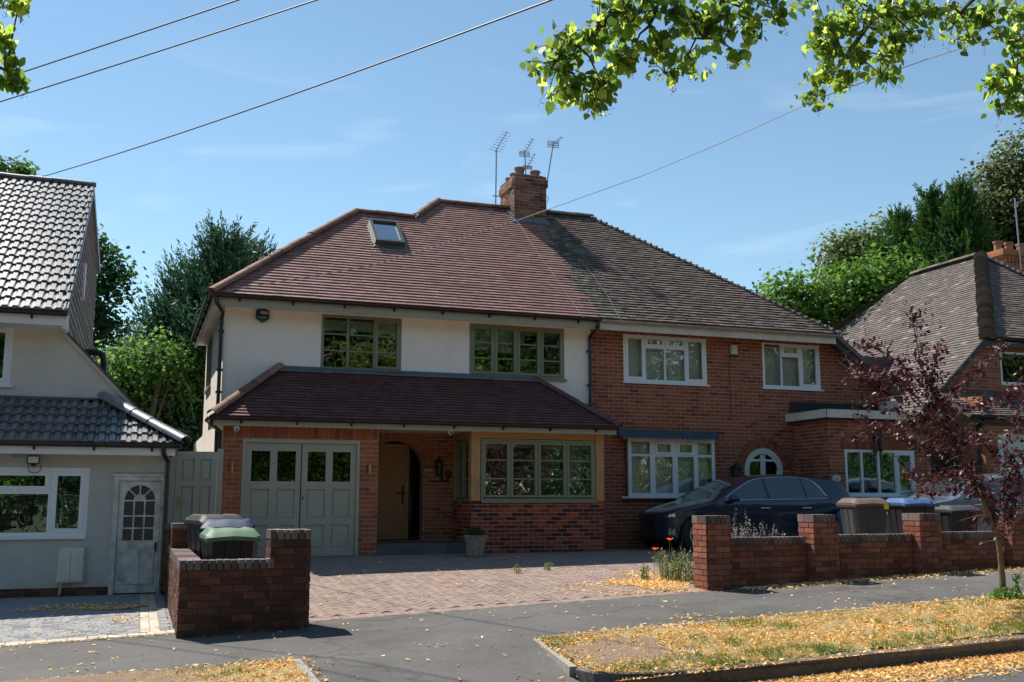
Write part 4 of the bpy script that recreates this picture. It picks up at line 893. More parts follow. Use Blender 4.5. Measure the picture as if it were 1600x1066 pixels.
# arched double door
FDR = front(YM + .06); hw = .475; z0, zs = .80, 2.25
def ring(b, F, cx, ra, rb, zs, n0, n1, n=20, a0=0, a1=math.pi):
    for i in range(n):
        p, q = a0 + (a1 - a0) * i / n, a0 + (a1 - a0) * (i + 1) / n; P = [(cx + ra * math.cos(p), zs + ra * math.sin(p)), (cx + rb * math.cos(p), zs + rb * math.sin(p)), (cx + rb * math.cos(q), zs + rb * math.sin(q)), (cx + ra * math.cos(q), zs + ra * math.sin(q))]
        b.add([F(u, v, n0) for u, v in P] + [F(u, v, n1) for u, v in P], [(0, 1, 2, 3), (4, 5, 6, 7), (0, 1, 5, 4), (2, 3, 7, 6)])
b = MB(); ring(b, FDR, 12.65, hw - .07, hw, zs, -.02, .05)
for s_ in (-1, 1):
    b.fbox(FDR, 12.65 + (s_ * hw if s_ < 0 else hw - .07), 12.65 + (-hw + .07 if s_ < 0 else hw), z0, zs, -.02, .05)
    b.fbox(FDR, 12.65 + (-.055 if s_ < 0 else .005), 12.65 + (-.005 if s_ < 0 else .055), z0, zs + .33, -.01, .04)
    ring(b, FDR, 12.65, hw - .125, hw - .072, zs, -.01, .04, 12, 0 if s_ > 0 else math.pi / 2, math.pi / 2 if s_ > 0 else math.pi)
    b.fbox(FDR, 12.65 + (-hw + .072 if s_ < 0 else hw - .125), 12.65 + (-hw + .125 if s_ < 0 else hw - .072), z0, zs, -.01, .04)
    b.fbox(FDR, 12.65 + (-hw + .125 if s_ < 0 else .055), 12.65 + (-.055 if s_ < 0 else hw - .125), z0, z0 + .45, -.01, .03)
b.fbox(FDR, 12.65 - .30, 12.65 + .30, zs + .19, zs + .24, -.012, .038)
ad = b.build('front_door', UPVC, HR)
b = MB(); P = arch(12.65, hw - .09, z0, zs); b.add([FDR(u, v, 0) for u, v in P], [tuple(range(len(P)))]); b.build('door_pane', GLASS_D, ad, recalc=False)
# flat roofed extension
FE = front(17.75)
brick_wall('extension_wall', FE, rect(13.42, 16.05, .5, 3.27), [rect(13.82, 15.62, 1.71, 2.67)], [MORTAR, BRICK_R], HR, th=.22, c=.0755, v0=.55)
b = MB(); wall_shell(b, leftside(13.422), rect(17.98, 18.94, .5, 3.27), [], .2); bricks(b, leftside(13.42), rect(17.755, 18.94, .55, 3.27), [], c=.0755, v0=.55); b.build('extension_side_wall', [MORTAR, BRICK_R], HR, recalc=False)
b = MB(); soldiers(b, FE, 13.75, 15.7, 2.68, 2.89, mat=0, n1=.012); b.build('extension_lintel', BRICK_R, HR, recalc=False)
b = MB(); b.box(15.9, 16.05, 17.98, 18.94, .5, 3.27); b.box(13.7, 15.9, 18.5, 18.52, .5, 3.2); b.build('extension_lining', DARKIN, HR)
us = [13.82, 14.25, 14.68, 15.12, 15.62]; Lr, cv = light_row(us, 1.77, 2.61, [False, False, False, True], .06, .05)
window('extension_window', FE, 13.82, 15.62, 1.71, 2.67, Lr, UPVC, HR, fw=.06, sw=.05, cover=cv, sillw=.05, blind=None)
b = MB(); b.box(13.26, 16.3, 17.55, 18.93, 3.30, 3.36); b.box(13.28, 16.28, 17.57, 18.93, 3.28, 3.30); b.build('flat_roof', M("roof_felt", (.05, .05, .05), .9, .2, 5), HR)
b = MB(); b.box(13.24, 16.32, 17.52, 17.549, 3.30, 3.47); b.box(13.23, 13.259, 17.52, 18.93, 3.30, 3.47); b.build('flat_roof_fascia', OFFWHITE, HR)
b = MB(); b.box(13.30, 16.3, 17.62, 18.93, 3.361, 3.50); b.box(13.36, 16.0, 18.90, 18.94, 3.50, 3.74); b.build('roof_upstand', M("felt_black", (.03, .03, .03), .9, .2, 5), HR)
# roof of the right half
FRONT_R = [fs(8.62, 18.5), fs(14.42, 18.5), fs(10.03, 22.0), fs(8.62, 22.0)]
def mf(u, s):
    t = (u - 8.62) / (.55 + .2 * math.sin(s * 3)); return 1 if (t < 1 and random.random() < .55) or random.random() < .02 else 0
tiles('roof', (0, 18.5, 5.25), (1, 0, 0), SV, FRONT_R, [TILE_G, TILE_L, TILE_G], HR, gauge=.105, th=.028, jit=.007, matf=mf)
hsr = math.hypot(4.39, 3.15); Uv = Vector((-4.39, 0, 3.15)).normalized()
O_ = Vector((16.15, 0, 5.25 - .7175 * 1.73)); ext = math.hypot(1.73, 1.73 * .7175)
tiles('roof', tuple(O_), (0, -1, 0), (-4.39, 0, 3.15), [(-18.62, 0), (-18.55, ext), (-22.0, ext + hsr), (-25.5, ext), (-25.5, 0)], TILE_G, HR, gauge=.15, th=.02, tw=.3)
b = MB(); b.add([(8.62, 22.0, 8.38), (10.03, 22.0, 8.38), (14.42, 25.5, 5.2), (8.62, 25.5, 5.2)], [(0, 1, 2, 3)]); b.build('back_roof', TILE_G, HR, recalc=False)
b = MB(); bonnets(b, (14.42, 18.5, 5.27), (10.03, 22.0, 8.42), r=.085, ln=.155, rise=.055); ridge(b, (8.72, 22.0, 8.43), (10.08, 22.0, 8.43), r=.12, ln=.4, drop=.03); b.build('hip_tile', RIDGE_G, HR, recalc=False)
b = MB(); b.box(8.64, 14.36, 18.54, 18.57, 5.02, 5.20); b.box(8.64, 14.30, 18.57, 18.948, 5.12, 5.14)
b.add([(14.36, 18.60, 5.20), (14.36, 18.60, 5.02), (16.15, 18.60, 3.72), (16.15, 18.60, 3.92)] + [(14.36, 18.63, 5.20), (14.36, 18.63, 5.02), (16.15, 18.63, 3.72), (16.15, 18.63, 3.92)], [(0, 1, 2, 3), (4, 5, 6, 7), (0, 3, 7, 4), (1, 2, 6, 5), (0, 1, 5, 4), (2, 3, 7, 6)], 1)
b.box(15.72, 16.05, 18.62, 18.94, 3.55, 3.82)
b.build('fascia', [OFFWHITE, BLACKP], HR, recalc=False)
b = MB(); gutter(b, (8.64, 18.54, 5.215), (14.4, 18.54, 5.215), (0, -1, 0), brk=0, r=.055); b.build('gutter', M("gutter_white_dirty", (.45, .42, .36), .6, .2, 5, col2=(.25, .23, .19)), HR, smooth=True)
# ================================================================ LEFT NEIGHBOUR: pebbledashed house with a low front range
H1 = thing('detached_house', (-3, 17, .2), "grey pebbledashed house at the left with shiny grey tiled roofs and peeling white door", 'house', 'houses along the street')
F1, F1U = front(16.5), front(17.6)
b = MB(); wall_shell(b, F1, rect(-9, .46, .36, 2.42), [rect(-3.1, -.65, 1.09, 2.08), rect(-.30, .46 - .02, .36, 1.99)], .2)
wall_shell(b, rightside(.459), rect(16.71, 24, .1, 2.42), [], .2)
b.build('pebbledash_wall', RENDER_G, H1, recalc=False)
b = MB(); b.box(-9, -.31, 16.47, 16.69, .1, .355); bricks(b, front(16.47), rect(-9, -.31, .1, .36), []); b.build('brick_plinth', [MORTAR_D, BRICK_OLD], H1, recalc=False)
b = MB(); wall_shell(b, F1U, [(-9, 2.6), (-.02, 2.6), (-.02, 3.05), (-1.18, 4.25), (-1.18, 4.50), (-9, 4.50)], [rect(-3.6, -1.93, 3.38, 4.32)], .2); b.build('upper_wall', RENDER_GL, H1, recalc=False)
# verge board following the slope at the right, with roof slab behind
b = MB(); sl = lambda x: 4.25 - (x + 1.18) * (1.2 / 1.16)
def slab(b, xa, xb, ya, yb, t0, t1, mat=0): b.add([(xa, ya, sl(xa) + t0), (xb, ya, sl(xb) + t0), (xb, ya, sl(xb) + t1), (xa, ya, sl(xa) + t1), (xa, yb, sl(xa) + t0), (xb, yb, sl(xb) + t0), (xb, yb, sl(xb) + t1), (xa, yb, sl(xa) + t1)], [(0, 1, 2, 3), (4, 5, 6, 7), (0, 1, 5, 4), (1, 2, 6, 5), (2, 3, 7, 6), (3, 0, 4, 7)], mat)
slab(b, -1.22, .08, 17.54, 27, .0, .05); slab(b, -1.22, .06, 17.56, 17.59, -.07, -.002, 1)
b.build('verge_roof', [RIDGE_G, RENDER_GL], H1, recalc=False)
# hung tile gable
loopg = [(17.82, 3.2), (27.0, 3.2), (27.0, 7.35), (22.2, 7.93), (17.82, 4.95)]
b = MB(); Fg = rightside(-1.20); tri = tessellate_polygon([[Vector((a, c, 0)) for a, c in loopg]]); b.add([Fg(u, v, -.0) for u, v in loopg], [tuple(t) for t in tri]); b.add([Fg(u, v, -.2) for u, v in loopg], [tuple(t) for t in tri])
v = 3.22
while v < 7.9:
    for (a, e) in spans([loopg], v + .08): b.add([Fg(a, v, .035), Fg(e, v, .035), Fg(e, v + .17, .004), Fg(a, v + .17, .004), Fg(a, v, 0), Fg(e, v, 0)], [(0, 1, 2, 3), (4, 5, 1, 0)])
    v += .165
b.build('hung_tile_gable', HUNG, H1, recalc=False)
b = MB(); b.box(-1.20, -1.14, 21.2, 21.5, 5.5, 6.2); b.build('gable_window', UPVC, H1)
prof = [(0, .0), (.12, .0), (.2, .028), (.42, .028), (.5, .0), (.62, .0), (.7, .028), (.92, .028), (1, .0)]
t1 = (8.02 - 4.47) / (22.2 - 16.98); s1 = math.hypot(1, t1)
tiles('roof', (0, 16.98, 4.50), (1, 0, 0), (0, 1, t1), [(-9, 0), (-1.12, 0), (-1.12, 5.22 * s1), (-9, 5.22 * s1)], TILE_S, H1, gauge=.345, tw=.30, th=.03, jit=.004, profile=prof)
b = MB(); b.add([(-9, 22.2, 8.0), (-1.12, 22.2, 8.0), (-1.12, 27.2, 7.42), (-9, 27.2, 7.42), (-9, 27.2, 7.25), (-1.12, 27.2, 7.25), (-1.12, 22.2, 7.86), (-9, 22.2, 7.86)], [(0, 1, 2, 3), (3, 2, 5, 4), (1, 6, 5, 2), (4, 5, 6, 7)])
b.box(-9, -1.25, 27.0, 27.1, 3, 7.3); b.build('back_roof', TILE_S, H1, recalc=False)
b = MB(); ridge(b, (-9, 22.2, 8.06), (-1.10, 22.2, 8.06), r=.11, ln=.42, drop=-.0); b.build('ridge_tile', RIDGE_S, H1, smooth=True, recalc=False)
b = MB(); b.box(-9, -1.14, 17.04, 17.07, 4.28, 4.46); b.box(-9, -1.20, 17.07, 17.598, 4.28, 4.30); b.box(-1.20, -1.14, 17.07, 17.60, 4.24, 4.44); b.add([(-1.16, 17.1, 4.44), (-1.16, 17.82, 4.44), (-1.16, 17.82, 4.97), (-1.16, 17.1, 4.5)], [(0, 1, 2, 3)]); b.build('fascia', WHITE, H1)
b = MB(); gutter(b, (-9, 17.04, 4.47), (-1.14, 17.04, 4.47), (0, -1, 0), brk=.9); b.build('gutter', BLACKP, H1, smooth=True)
b = MB(); b.tube([(-1.2, 23.6, 4.75), (-.95, 23.6, 4.78), (-.82, 23.6, 4.72), (-.78, 23.6, 4.55), (-.78, 23.6, 3.3)], .075, 10); b.build('flue_pipe', BLACKP, H1, smooth=True)
us = [-3.6, -2.75, -1.93]; Lr, cv = light_row(us, 3.44, 4.26, [False, True], .06, .05)
window('window', F1U, -3.6, -1.93, 3.38, 4.32, Lr, UPVC, H1, fw=.06, sw=.05, cover=cv)
# front range roof, hipped at the right
t3 = (3.17 - 2.42) / 1.4; s3 = math.hypot(1, t3)
tiles('front_roof', (0, 16.2, 2.44), (1, 0, 0), (0, 1, t3), [(-9, 0), (.62, 0), (-.62, 1.4 * s3), (-9, 1.4 * s3)], TILE_S, H1, gauge=.30, tw=.30, th=.03, jit=.004, profile=prof)
tiles('front_roof', (.62, 0, 2.44), (0, 1, 0), (-1.24, 0, .75), [(16.2, 0), (24, 0), (24, 1.449), (17.6, 1.449)], TILE_S, H1, gauge=.30, tw=.30, th=.03, jit=.004, profile=prof)
b = MB(); ridge(b, (.66, 16.15, 2.47), (-.58, 17.55, 3.24), r=.12, ln=.42, drop=-.01); b.build('front_hip_tile', RIDGE_S, H1, smooth=True, recalc=False)
b = MB(); b.box(-9, .50, 16.235, 16.265, 2.27, 2.41); b.box(.50, .53, 16.235, 22, 2.27, 2.41); b.box(-9, .50, 16.265, 16.498, 2.38, 2.40); b.build('front_fascia', WHITE, H1)
b = MB(); gutter(b, (-9, 16.235, 2.43), (.60, 16.235, 2.43), (0, -1, 0), brk=.75, r=.05)
b.tube([(.36, 16.18, 2.40), (.36, 16.18, 2.32), (.40, 16.30, 2.24), (.44, 16.42, 2.18), (.44, 16.42, 1.2), (.44, 16.42, .2)], .036, 10); b.tube([(.505, 16.46, 1.0), (.505, 16.46, .25)], .02, 8)
b.build('front_gutter', BLACKP, H1, smooth=True)
b = MB()
for k in range(9): b.box(-.88 + .0 * k, -.62, 17.5 + .0 * k, 17.58, 3.15, 3.19)
b.box(-9, -.6, 17.54, 17.596, 3.16, 3.22); b.build('lead_flashing', LEAD, H1)
# front window, blinds, old door
window('front_window', F1, -3.1, -.65, 1.09, 2.08, [(-3.04, -2.52, 1.15, 2.02, True), (-2.46, -1.19, 1.76, 2.02, True), (-2.46, -1.19, 1.15, 1.70, False), (-1.13, -.71, 1.15, 2.02, True)], UPVC, H1, fw=.06, sw=.055,
       cover=[(-2.52, -2.46, 1.15, 2.02), (-1.19, -1.13, 1.15, 2.02), (-2.46, -1.19, 1.70, 1.76)], sillw=.0)
b = MB(); z = 1.68
while z > 1.13: b.fbox(F1, -3.04, -.7, z, z + .003, -.16, -.13); z -= .028
b.build('window_blind', BLIND, H1)
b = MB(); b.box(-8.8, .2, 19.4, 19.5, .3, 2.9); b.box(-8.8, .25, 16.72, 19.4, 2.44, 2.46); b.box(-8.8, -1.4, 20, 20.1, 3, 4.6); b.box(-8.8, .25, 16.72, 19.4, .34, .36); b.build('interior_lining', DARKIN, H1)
D0, D1 = -.27, .41
b = MB()
for (a, e, c, d) in ((D0 - .03, D0 + .04, .22, 1.99), (D1 - .04, D1 + .03, .22, 1.99), (D0 + .04, D1 - .04, 1.90, 1.99)): b.fbox(F1, a, e, c, d, -.06, .035)
b.fbox(F1, D0 - .05, D1 + .04, 1.965, 2.0, -.02, .055); b.build('door_frame', WHITE_OLD, H1)
a, e = D0 + .045, D1 - .045; xm = (a + e) / 2; za, zb_ = .95, 1.60; hw1 = .215
b = MB(); lo = [(a, .26), (e, .26), (e, 1.895), (a, 1.895)]; P = arch(xm, hw1, za + .07, 1.62, 12)
wall_shell(b, frame((0, 16.5 - .01, 0), (1, 0, 0), (0, 0, 1), (0, -1, 0)), lo, [P], .04)
Fd1 = front(16.49)
for u in (xm - .075, xm + .075): b.fbox(Fd1, u - .011, u + .011, za + .07, 1.62, -.03, .0)
for v in (za + .07 + .18, za + .07 + .36): b.fbox(Fd1, xm - hw1, xm + hw1, v - .011, v + .011, -.031, -.001)
b.fbox(Fd1, xm - hw1, xm + hw1, 1.595, 1.617, -.031, -.001)
ring(b, Fd1, xm, 0.0, .085, 1.617, -.03, .0, 10)
for an in (45, 90, 135):
    ca, sa = math.cos(rad(an)), math.sin(rad(an)); Q = [(xm + ca * .08 - sa * .01, 1.617 + sa * .08 + ca * .01), (xm + ca * .08 + sa * .01, 1.617 + sa * .08 - ca * .01), (xm + ca * hw1 + sa * .01, 1.617 + sa * hw1 - ca * .01), (xm + ca * hw1 - sa * .01, 1.617 + sa * hw1 + ca * .01)]
    b.add([Fd1(u, v, -.03) for u, v in Q] + [Fd1(u, v, -.002) for u, v in Q], [(0, 1, 2, 3), (4, 5, 6, 7), (0, 1, 5, 4), (2, 3, 7, 6)])
b.fbox(Fd1, a + .07, e - .07, .90, .955, 0, .012); b.fbox(Fd1, xm - .035, xm + .035, .42, .90, 0, .01); b.fbox(Fd1, a + .055, a + .07, .42, .90, 0, .008); b.fbox(Fd1, e - .07, e - .055, .42, .90, 0, .008); b.fbox(Fd1, a + .055, e - .055, .385, .42, 0, .014)
od = b.build('old_door', WHITE_OLD, H1, recalc=False)
b = MB(); b.add([Fd1(u, v, -.022) for u, v in P], [tuple(range(len(P)))]); b.build('door_pane', M("obscure_glass", (.06, .055, .05), .25, .3, 40, .05, 150), od)
b = MB(); b.fbox(Fd1, e - .055, e - .025, .86, .99, 0, .02); b.build('letter_plate', BLACKI, od)
text_obj('door_number', '2', .10, Fd1, xm, 1.625, .001, EDGE, od, .002)

# ================================================================ RIGHT NEIGHBOUR
H3 = thing('detached_house', (20, 18.8, .9), "brick house at the right with a steep weathered brown roof and pale garage door", 'house', 'houses along the street')
F3 = front(18.8)
brick_wall('brick_wall', F3, [(16.9, .5), (26, .5), (26, 5.3), (18.66, 5.3), (16.9, 3.75)], [rect(19.25, 21.6, 4.36, 5.14)], [MORTAR, BRICK_O], H3, c=.076)
window('window', F3, 19.25, 21.6, 4.36, 5.14, [(19.31, 20.1, 4.42, 5.08, False), (20.16, 21.54, 4.42, 5.08, False)], UPVC, H3, fw=.05, sw=.04, cover=[(20.1, 20.16, 4.42, 5.08)], blind=(False, (19.3, 20.05, 4.4, 5.1)))
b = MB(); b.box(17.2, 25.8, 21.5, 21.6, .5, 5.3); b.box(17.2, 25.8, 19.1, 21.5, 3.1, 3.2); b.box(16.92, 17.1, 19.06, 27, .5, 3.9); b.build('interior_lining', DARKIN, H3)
d3, t_ = 3.35, .885; px, py, pz = 18.7 + d3, 18.6 + d3, 5.45 + t_ * d3 + .06; y2 = 24.7
U3 = Vector((1, 0, t_)).normalized(); q = math.hypot(1, t_); xl = 16.25; zl = 5.45 - t_ * (18.7 - xl)
tiles('roof', (xl, 0, zl), (0, 1, 0), (1, 0, t_), [(18.6, 0), (27.5, 0), (27.5, 2.0 * q), (y2, (px - xl) * q), (py, (px - xl) * q), (18.6, (18.7 - xl) * q)], TILE_G3, H3, gauge=.115, tw=.20, th=.02, jit=.007)
tiles('roof', (0, 18.6, 5.45), (1, 0, 0), (0, 1, t_), [(18.7, 0), (25.4, 0), (px, d3 * q)], TILE_G, H3, gauge=.115, tw=.20, th=.02, jit=.007)
b = MB(); b.add([(px, py, pz), (25.4, 18.6, 5.4), (25.4, 28, 5.4), (px, y2, pz)], [(0, 1, 2, 3)]); b.add([(px, y2, pz), (25.4, 28, 5.4), (18.2, 28, 5.4)], [(0, 1, 2)]); b.build('back_roof', TILE_G3, H3, recalc=False)
b = MB(); bonnets(b, (18.66, 18.55, 5.42), (px, py, pz), r=.15, ln=.15, rise=.13); bonnets(b, (25.4, 18.6, 5.42), (px, py, pz), r=.10, ln=.16, rise=.05); ridge(b, (px, py - .1, pz), (px, y2, pz), r=.11, ln=.4, drop=0); b.build('hip_tile', RIDGE_G, H3, recalc=False)
b = MB(); b.box(18.6, 25.4, 18.63, 18.66, 5.22, 5.40); gutter(b, (18.6, 18.63, 5.42), (25.4, 18.63, 5.42), (0, -1, 0), brk=0)
b.add([(16.3, 18.58, zl + .02), (18.62, 18.58, 5.40), (18.62, 18.58, 5.24), (16.3, 18.58, zl - .12)] + [(16.3, 18.62, zl + .02), (18.62, 18.62, 5.40), (18.62, 18.62, 5.24), (16.3, 18.62, zl - .12)], [(0, 1, 2, 3), (4, 5, 6, 7), (0, 1, 5, 4), (3, 2, 6, 7)]); b.build('gutter', BLACKP, H3, recalc=False)
brick_wall('garage_wall', front(17.6), rect(17.45, 22.5, .6, 3.40), [rect(17.80, 20.2, .6, 3.06)], [MORTAR, BRICK_O], H3, th=.2)
b = MB(); wall_shell(b, leftside(17.452), rect(17.81, 18.79, .5, 3.9), [], .2); bricks(b, leftside(17.45), rect(17.61, 18.79, .6, 3.9), []); b.build('garage_side_wall', [MORTAR, BRICK_N], H3, recalc=False)  # brighter brick than the garage front: sunlight put into the colour
b = MB(); Fg3 = front(17.65)
for (a, e, c, d) in ((17.80, 17.87, .6, 3.06), (20.13, 20.2, .6, 3.06), (17.87, 20.13, 2.98, 3.06)): b.fbox(Fg3, a, e, c, d, -.05, .03)
for i in range(20): b.fbox(Fg3, 17.87 + i * .113, 17.87 + (i + 1) * .113 - .006, .7, 2.98, -.04, -.02)
b.fbox(Fg3, 17.87, 20.13, .7, 2.98, -.05, -.035); b.build('garage_door', WHITE, H3)
t5 = (4.15 - 3.44) / 1.3; s5 = math.hypot(1, t5)
tiles('lean_to_roof', (0, 17.5, 3.46), (1, 0, 0), (0, 1, t5), [(17.0, 0), (23, 0), (23, 1.3 * s5), (17.0, 1.3 * s5)], TILE_G3, H3, gauge=.11, tw=.18, th=.02, jit=.007)
b = MB(); b.box(17.0, 23, 17.53, 17.56, 3.28, 3.42); gutter(b, (17.0, 17.53, 3.44), (23, 17.53, 3.44), (0, -1, 0), brk=0); b.tube([(17.35, 17.5, 3.4), (17.35, 17.7, 3.2), (17.35, 17.74, 3.0), (17.35, 17.74, .9)], .036, 8); b.build('lean_to_gutter', BLACKP, H3, recalc=False)
# house behind with the tall bright chimney
H4 = thing('detached_house', (29, 27, .9), "house mostly hidden behind the right roof, only its orange brick chimney showing", 'house', 'houses along the street')
b = MB(); b.box(26.5, 34, 24, 32, .5, 6.0); b.build('brick_wall', BRICK_N, H4)
b = MB(); b.add([(26.1, 23.6, 6), (34.4, 23.6, 6), (34.4, 32.4, 6), (26.1, 32.4, 6), (30, 27.5, 8.9), (30.6, 28.4, 8.9)], [(0, 1, 5, 4), (1, 2, 5), (2, 3, 4, 5), (3, 0, 4)]); b.build('roof', TILE_G3, H4)
b = MB(); b.box(28.15, 30.0, 27.0, 28.0, 7.0, 10.2); bricks(b, front(27.0), rect(28.15, 30.0, 7, 10.0), [], c=.085, l=.3, proud=.01); bricks(b, leftside(28.15), rect(27.0, 28.0, 7, 10.0), [], c=.085, l=.3, proud=.01)
for k, (o_, z) in enumerate(((.05, 10.0), (.09, 10.12), (.05, 10.24))): b.box(28.15 - o_, 30 + o_, 27 - o_, 28 + o_, z, z + .115)
for i in range(12): b.box(28.16 + i * .16, 28.16 + i * .16 + .08, 26.93, 26.999, 9.88, 9.999)
c4_ = b.build('chimney', [BRICK_N, BRICK_N], H4, recalc=False)
for x in (28.35, 28.85, 29.4): b = MB(); b.lathe((x, 27.4, 10.35), [(.14, 0), (.13, .28), (.16, .30), (.16, .37), (.12, .37), (.1, .1), (0, .1)], 16); b.build('chimney_pot', TERRA, c4_, smooth=True)

# ================================================================ garden walls, gate
GW = thing('garden_wall', (.6, 11.8, .17), "old low brick wall with crumbling yellowish bricks and one square pier, left of the red drive", 'wall')
b = MB(); FA = front(11.69)
topc = .868
wall_shell(b, frame((0, 11.695, 0), (1, 0, 0), (0, 0, 1), (0, -1, 0)), rect(.495, 1.43, -.05, topc), [], .215); b.box(1.435, 1.865, 11.695, 12.10, -.05, 1.18)
bricks(b, FA, rect(.492, 1.44, .09, topc), [], v0=.09, c=.0775, l=.232, proud=.006, jit=.005, gap=.011)
bricks(b, FA, rect(1.44, 1.87, .09, 1.18), [], v0=.09, c=.0775, l=.232, proud=.008, jit=.005, gap=.011, off=.08)
bricks(b, rightside(1.865), rect(11.69, 12.10, .09, 1.18), [], v0=.09, c=.0775, proud=.006, jit=.004); bricks(b, leftside(1.435), rect(11.69, 12.10, topc, 1.18), [], v0=.865, c=.0775, proud=.006, jit=.004)
wall_shell(b, leftside(.495), rect(11.912, 16.2, -.05, topc), [], .22); bricks(b, leftside(.492), rect(11.69, 16.2, .09, topc), [], v0=.09, c=.0775, l=.232, proud=.006, jit=.005)
b.build('brickwork', [MORTAR_D, BRICK_OLD], GW, recalc=False)
b = MB(); u = .485
while u < 1.42: b.box(u, u + .066, 11.68, 11.915, topc + .002, .97 + random.uniform(-.003, .004), 0); u += .0765
y = 11.925
while y < 14.76: b.box(.485, .72, y, y + .066, topc + .002, .97 + random.uniform(-.003, .004), 0); y += .0765
y = 15.1
while y < 16.1: b.box(.485, .72, y, y + .066, topc + .002, .97, 0); y += .0765
u = 1.425
while u < 1.86: b.box(u, u + .066, 11.675, 12.11, 1.182, 1.285 + random.uniform(-.003, .003), 0); u += .0765
b.build('coping', COPE, GW, bevel=.004, recalc=False)
for (xa, xb, ya, yb, zt, zb) in ((.50, .87, 14.78, 15.08, 1.30, .3), (.45, .76, 16.05, 16.35, 1.26, .3)):
    b = MB(); b.box(xa + .005, xb - .005, ya + .005, yb, zb, zt - .07)
    for F_, o_ in ((front(ya), rect(xa, xb, zb, zt - .07)), (leftside(xa), rect(ya, yb, zb, zt - .07)), (rightside(xb), rect(ya, yb, zb, zt - .07))): bricks(b, F_, o_, [], jit=.003)
    b.box(xa - .01, xb + .01, ya - .01, yb, zt - .068, zt, 2); b.build('pier', [MORTAR_D, BRICK_OLD, COPE], GW, recalc=False)

RW = thing('garden_wall', (12, 12.3, .5), "long red brick wall with dark brick coping and square piers, in front of the parked cars", 'wall')
yb_ = 12.36
for i, (xa, xb) in enumerate(((7.60, 8.91), (9.33, 10.75), (11.15, 12.46), (12.88, 14.3), (14.72, 16.2))):
    zt = 1.0 + .02 * i; b = MB(); zb = S((xa + xb) / 2, 12) - .15
    wall_shell(b, front(yb_ + .004), rect(xa, xb, zb, zt), [], .21); bricks(b, front(yb_), rect(xa, xb, zb, zt), [], c=.0755, bond='stretcher', v0=zt - .0755 * 16, jit=.001)
    u = xa + .003
    while u < xb - .03: b.box(u, min(u + .066, xb), yb_ - .01, yb_ + .215, zt + .001, zt + .103 + random.uniform(-.002, .003), 2); u += .076
    b.build('wall_panel', [MORTAR_D, BRICK_W, COPE], RW, recalc=False)
for i, (xa, xb) in enumerate(((7.205, 7.585), (8.92, 9.32), (10.76, 11.14), (12.47, 12.87), (14.31, 14.71), (16.2, 16.6))):
    ya, yb, zt = 12.2, 12.56, 1.405 + .008 * i; zb = S(xa, 12) - .12; b = MB(); b.box(xa + .004, xb - .004, ya + .004, yb, zb, zt - .1); zc = zt - .104
    for F_, o_ in ((front(ya), rect(xa, xb, zb, zc)), (leftside(xa), rect(ya, yb, zb, zc)), (rightside(xb), rect(ya, yb, zb, zc))): bricks(b, F_, o_, [], c=.0755, v0=zc - .0755 * 16, l=.226, jit=.0015)
    u = xa - .004
    while u < xb - .03: b.box(u, min(u + .068, xb + .004), ya - .006, ya + .215, zc + .001, zt, 2); b.box(u, min(u + .068, xb + .004), ya + .225, yb + .004, zc + .001, zt, 2); u += .077
    b.build('pier', [MORTAR_D, BRICK_W, COPE], RW, recalc=False)

GT = thing('side_gate', (.95, 17.6, .67), "tall panelled gate painted sage green between the two houses", 'gate')
FG = front(17.62); b = MB(); x0, x1, z0, z1 = .60, 1.24, .70, 2.40; xm = .93
for (p, q) in ((x0, x0 + .09), (xm - .045, xm + .045), (x1 - .09, x1)): b.fbox(FG, p, q, z0, z1, 0, .045)
for (c, d) in ((z0, z0 + .18), (1.12, 1.25), (1.84, 1.93), (z1 - .12, z1)):
    for (p, q) in ((x0 + .09, xm - .045), (xm + .045, x1 - .09)): b.fbox(FG, p, q, c, d, .001, .044)
for (c, d) in ((z0 + .18, 1.12), (1.25, 1.84), (1.93, z1 - .12)):
    for (p, q) in ((x0 + .09, xm - .045), (xm + .045, x1 - .09)): b.fbox(FG, p, q, c, d, .01, .022); b.fbox(FG, p + .025, q - .025, c + .03, d - .03, .01, .033)
b.build('gate_leaf', GARAGE, GT)
for (p, q) in ((.48, .595), (1.245, 1.335)): b = MB(); b.fbox(FG, p, q, .6, 2.45, -.03, .05); b.build('gate_post', GARAGE, GT)
b = MB(); b.fbox(FG, .655, .685, 1.50, 1.66, .046, .056); b.tube([FG(.67, 1.61, .055), FG(.67, 1.61, .09), FG(.77, 1.61, .09)], .009, 8); b.build('gate_handle', BRASS, GT)
SG = thing('side_gate', (16.5, 18.5, .8), "dark timber gate in the gap between the brick houses, behind the plum tree", 'gate')
b = MB()
for i in range(9): b.box(16.06 + i * .15, 16.2 + i * .15, 18.4, 18.43, .7, 2.5)
b.build('gate_leaf', M("timber_dark", (.06, .045, .03), .8, .2, 8), SG)

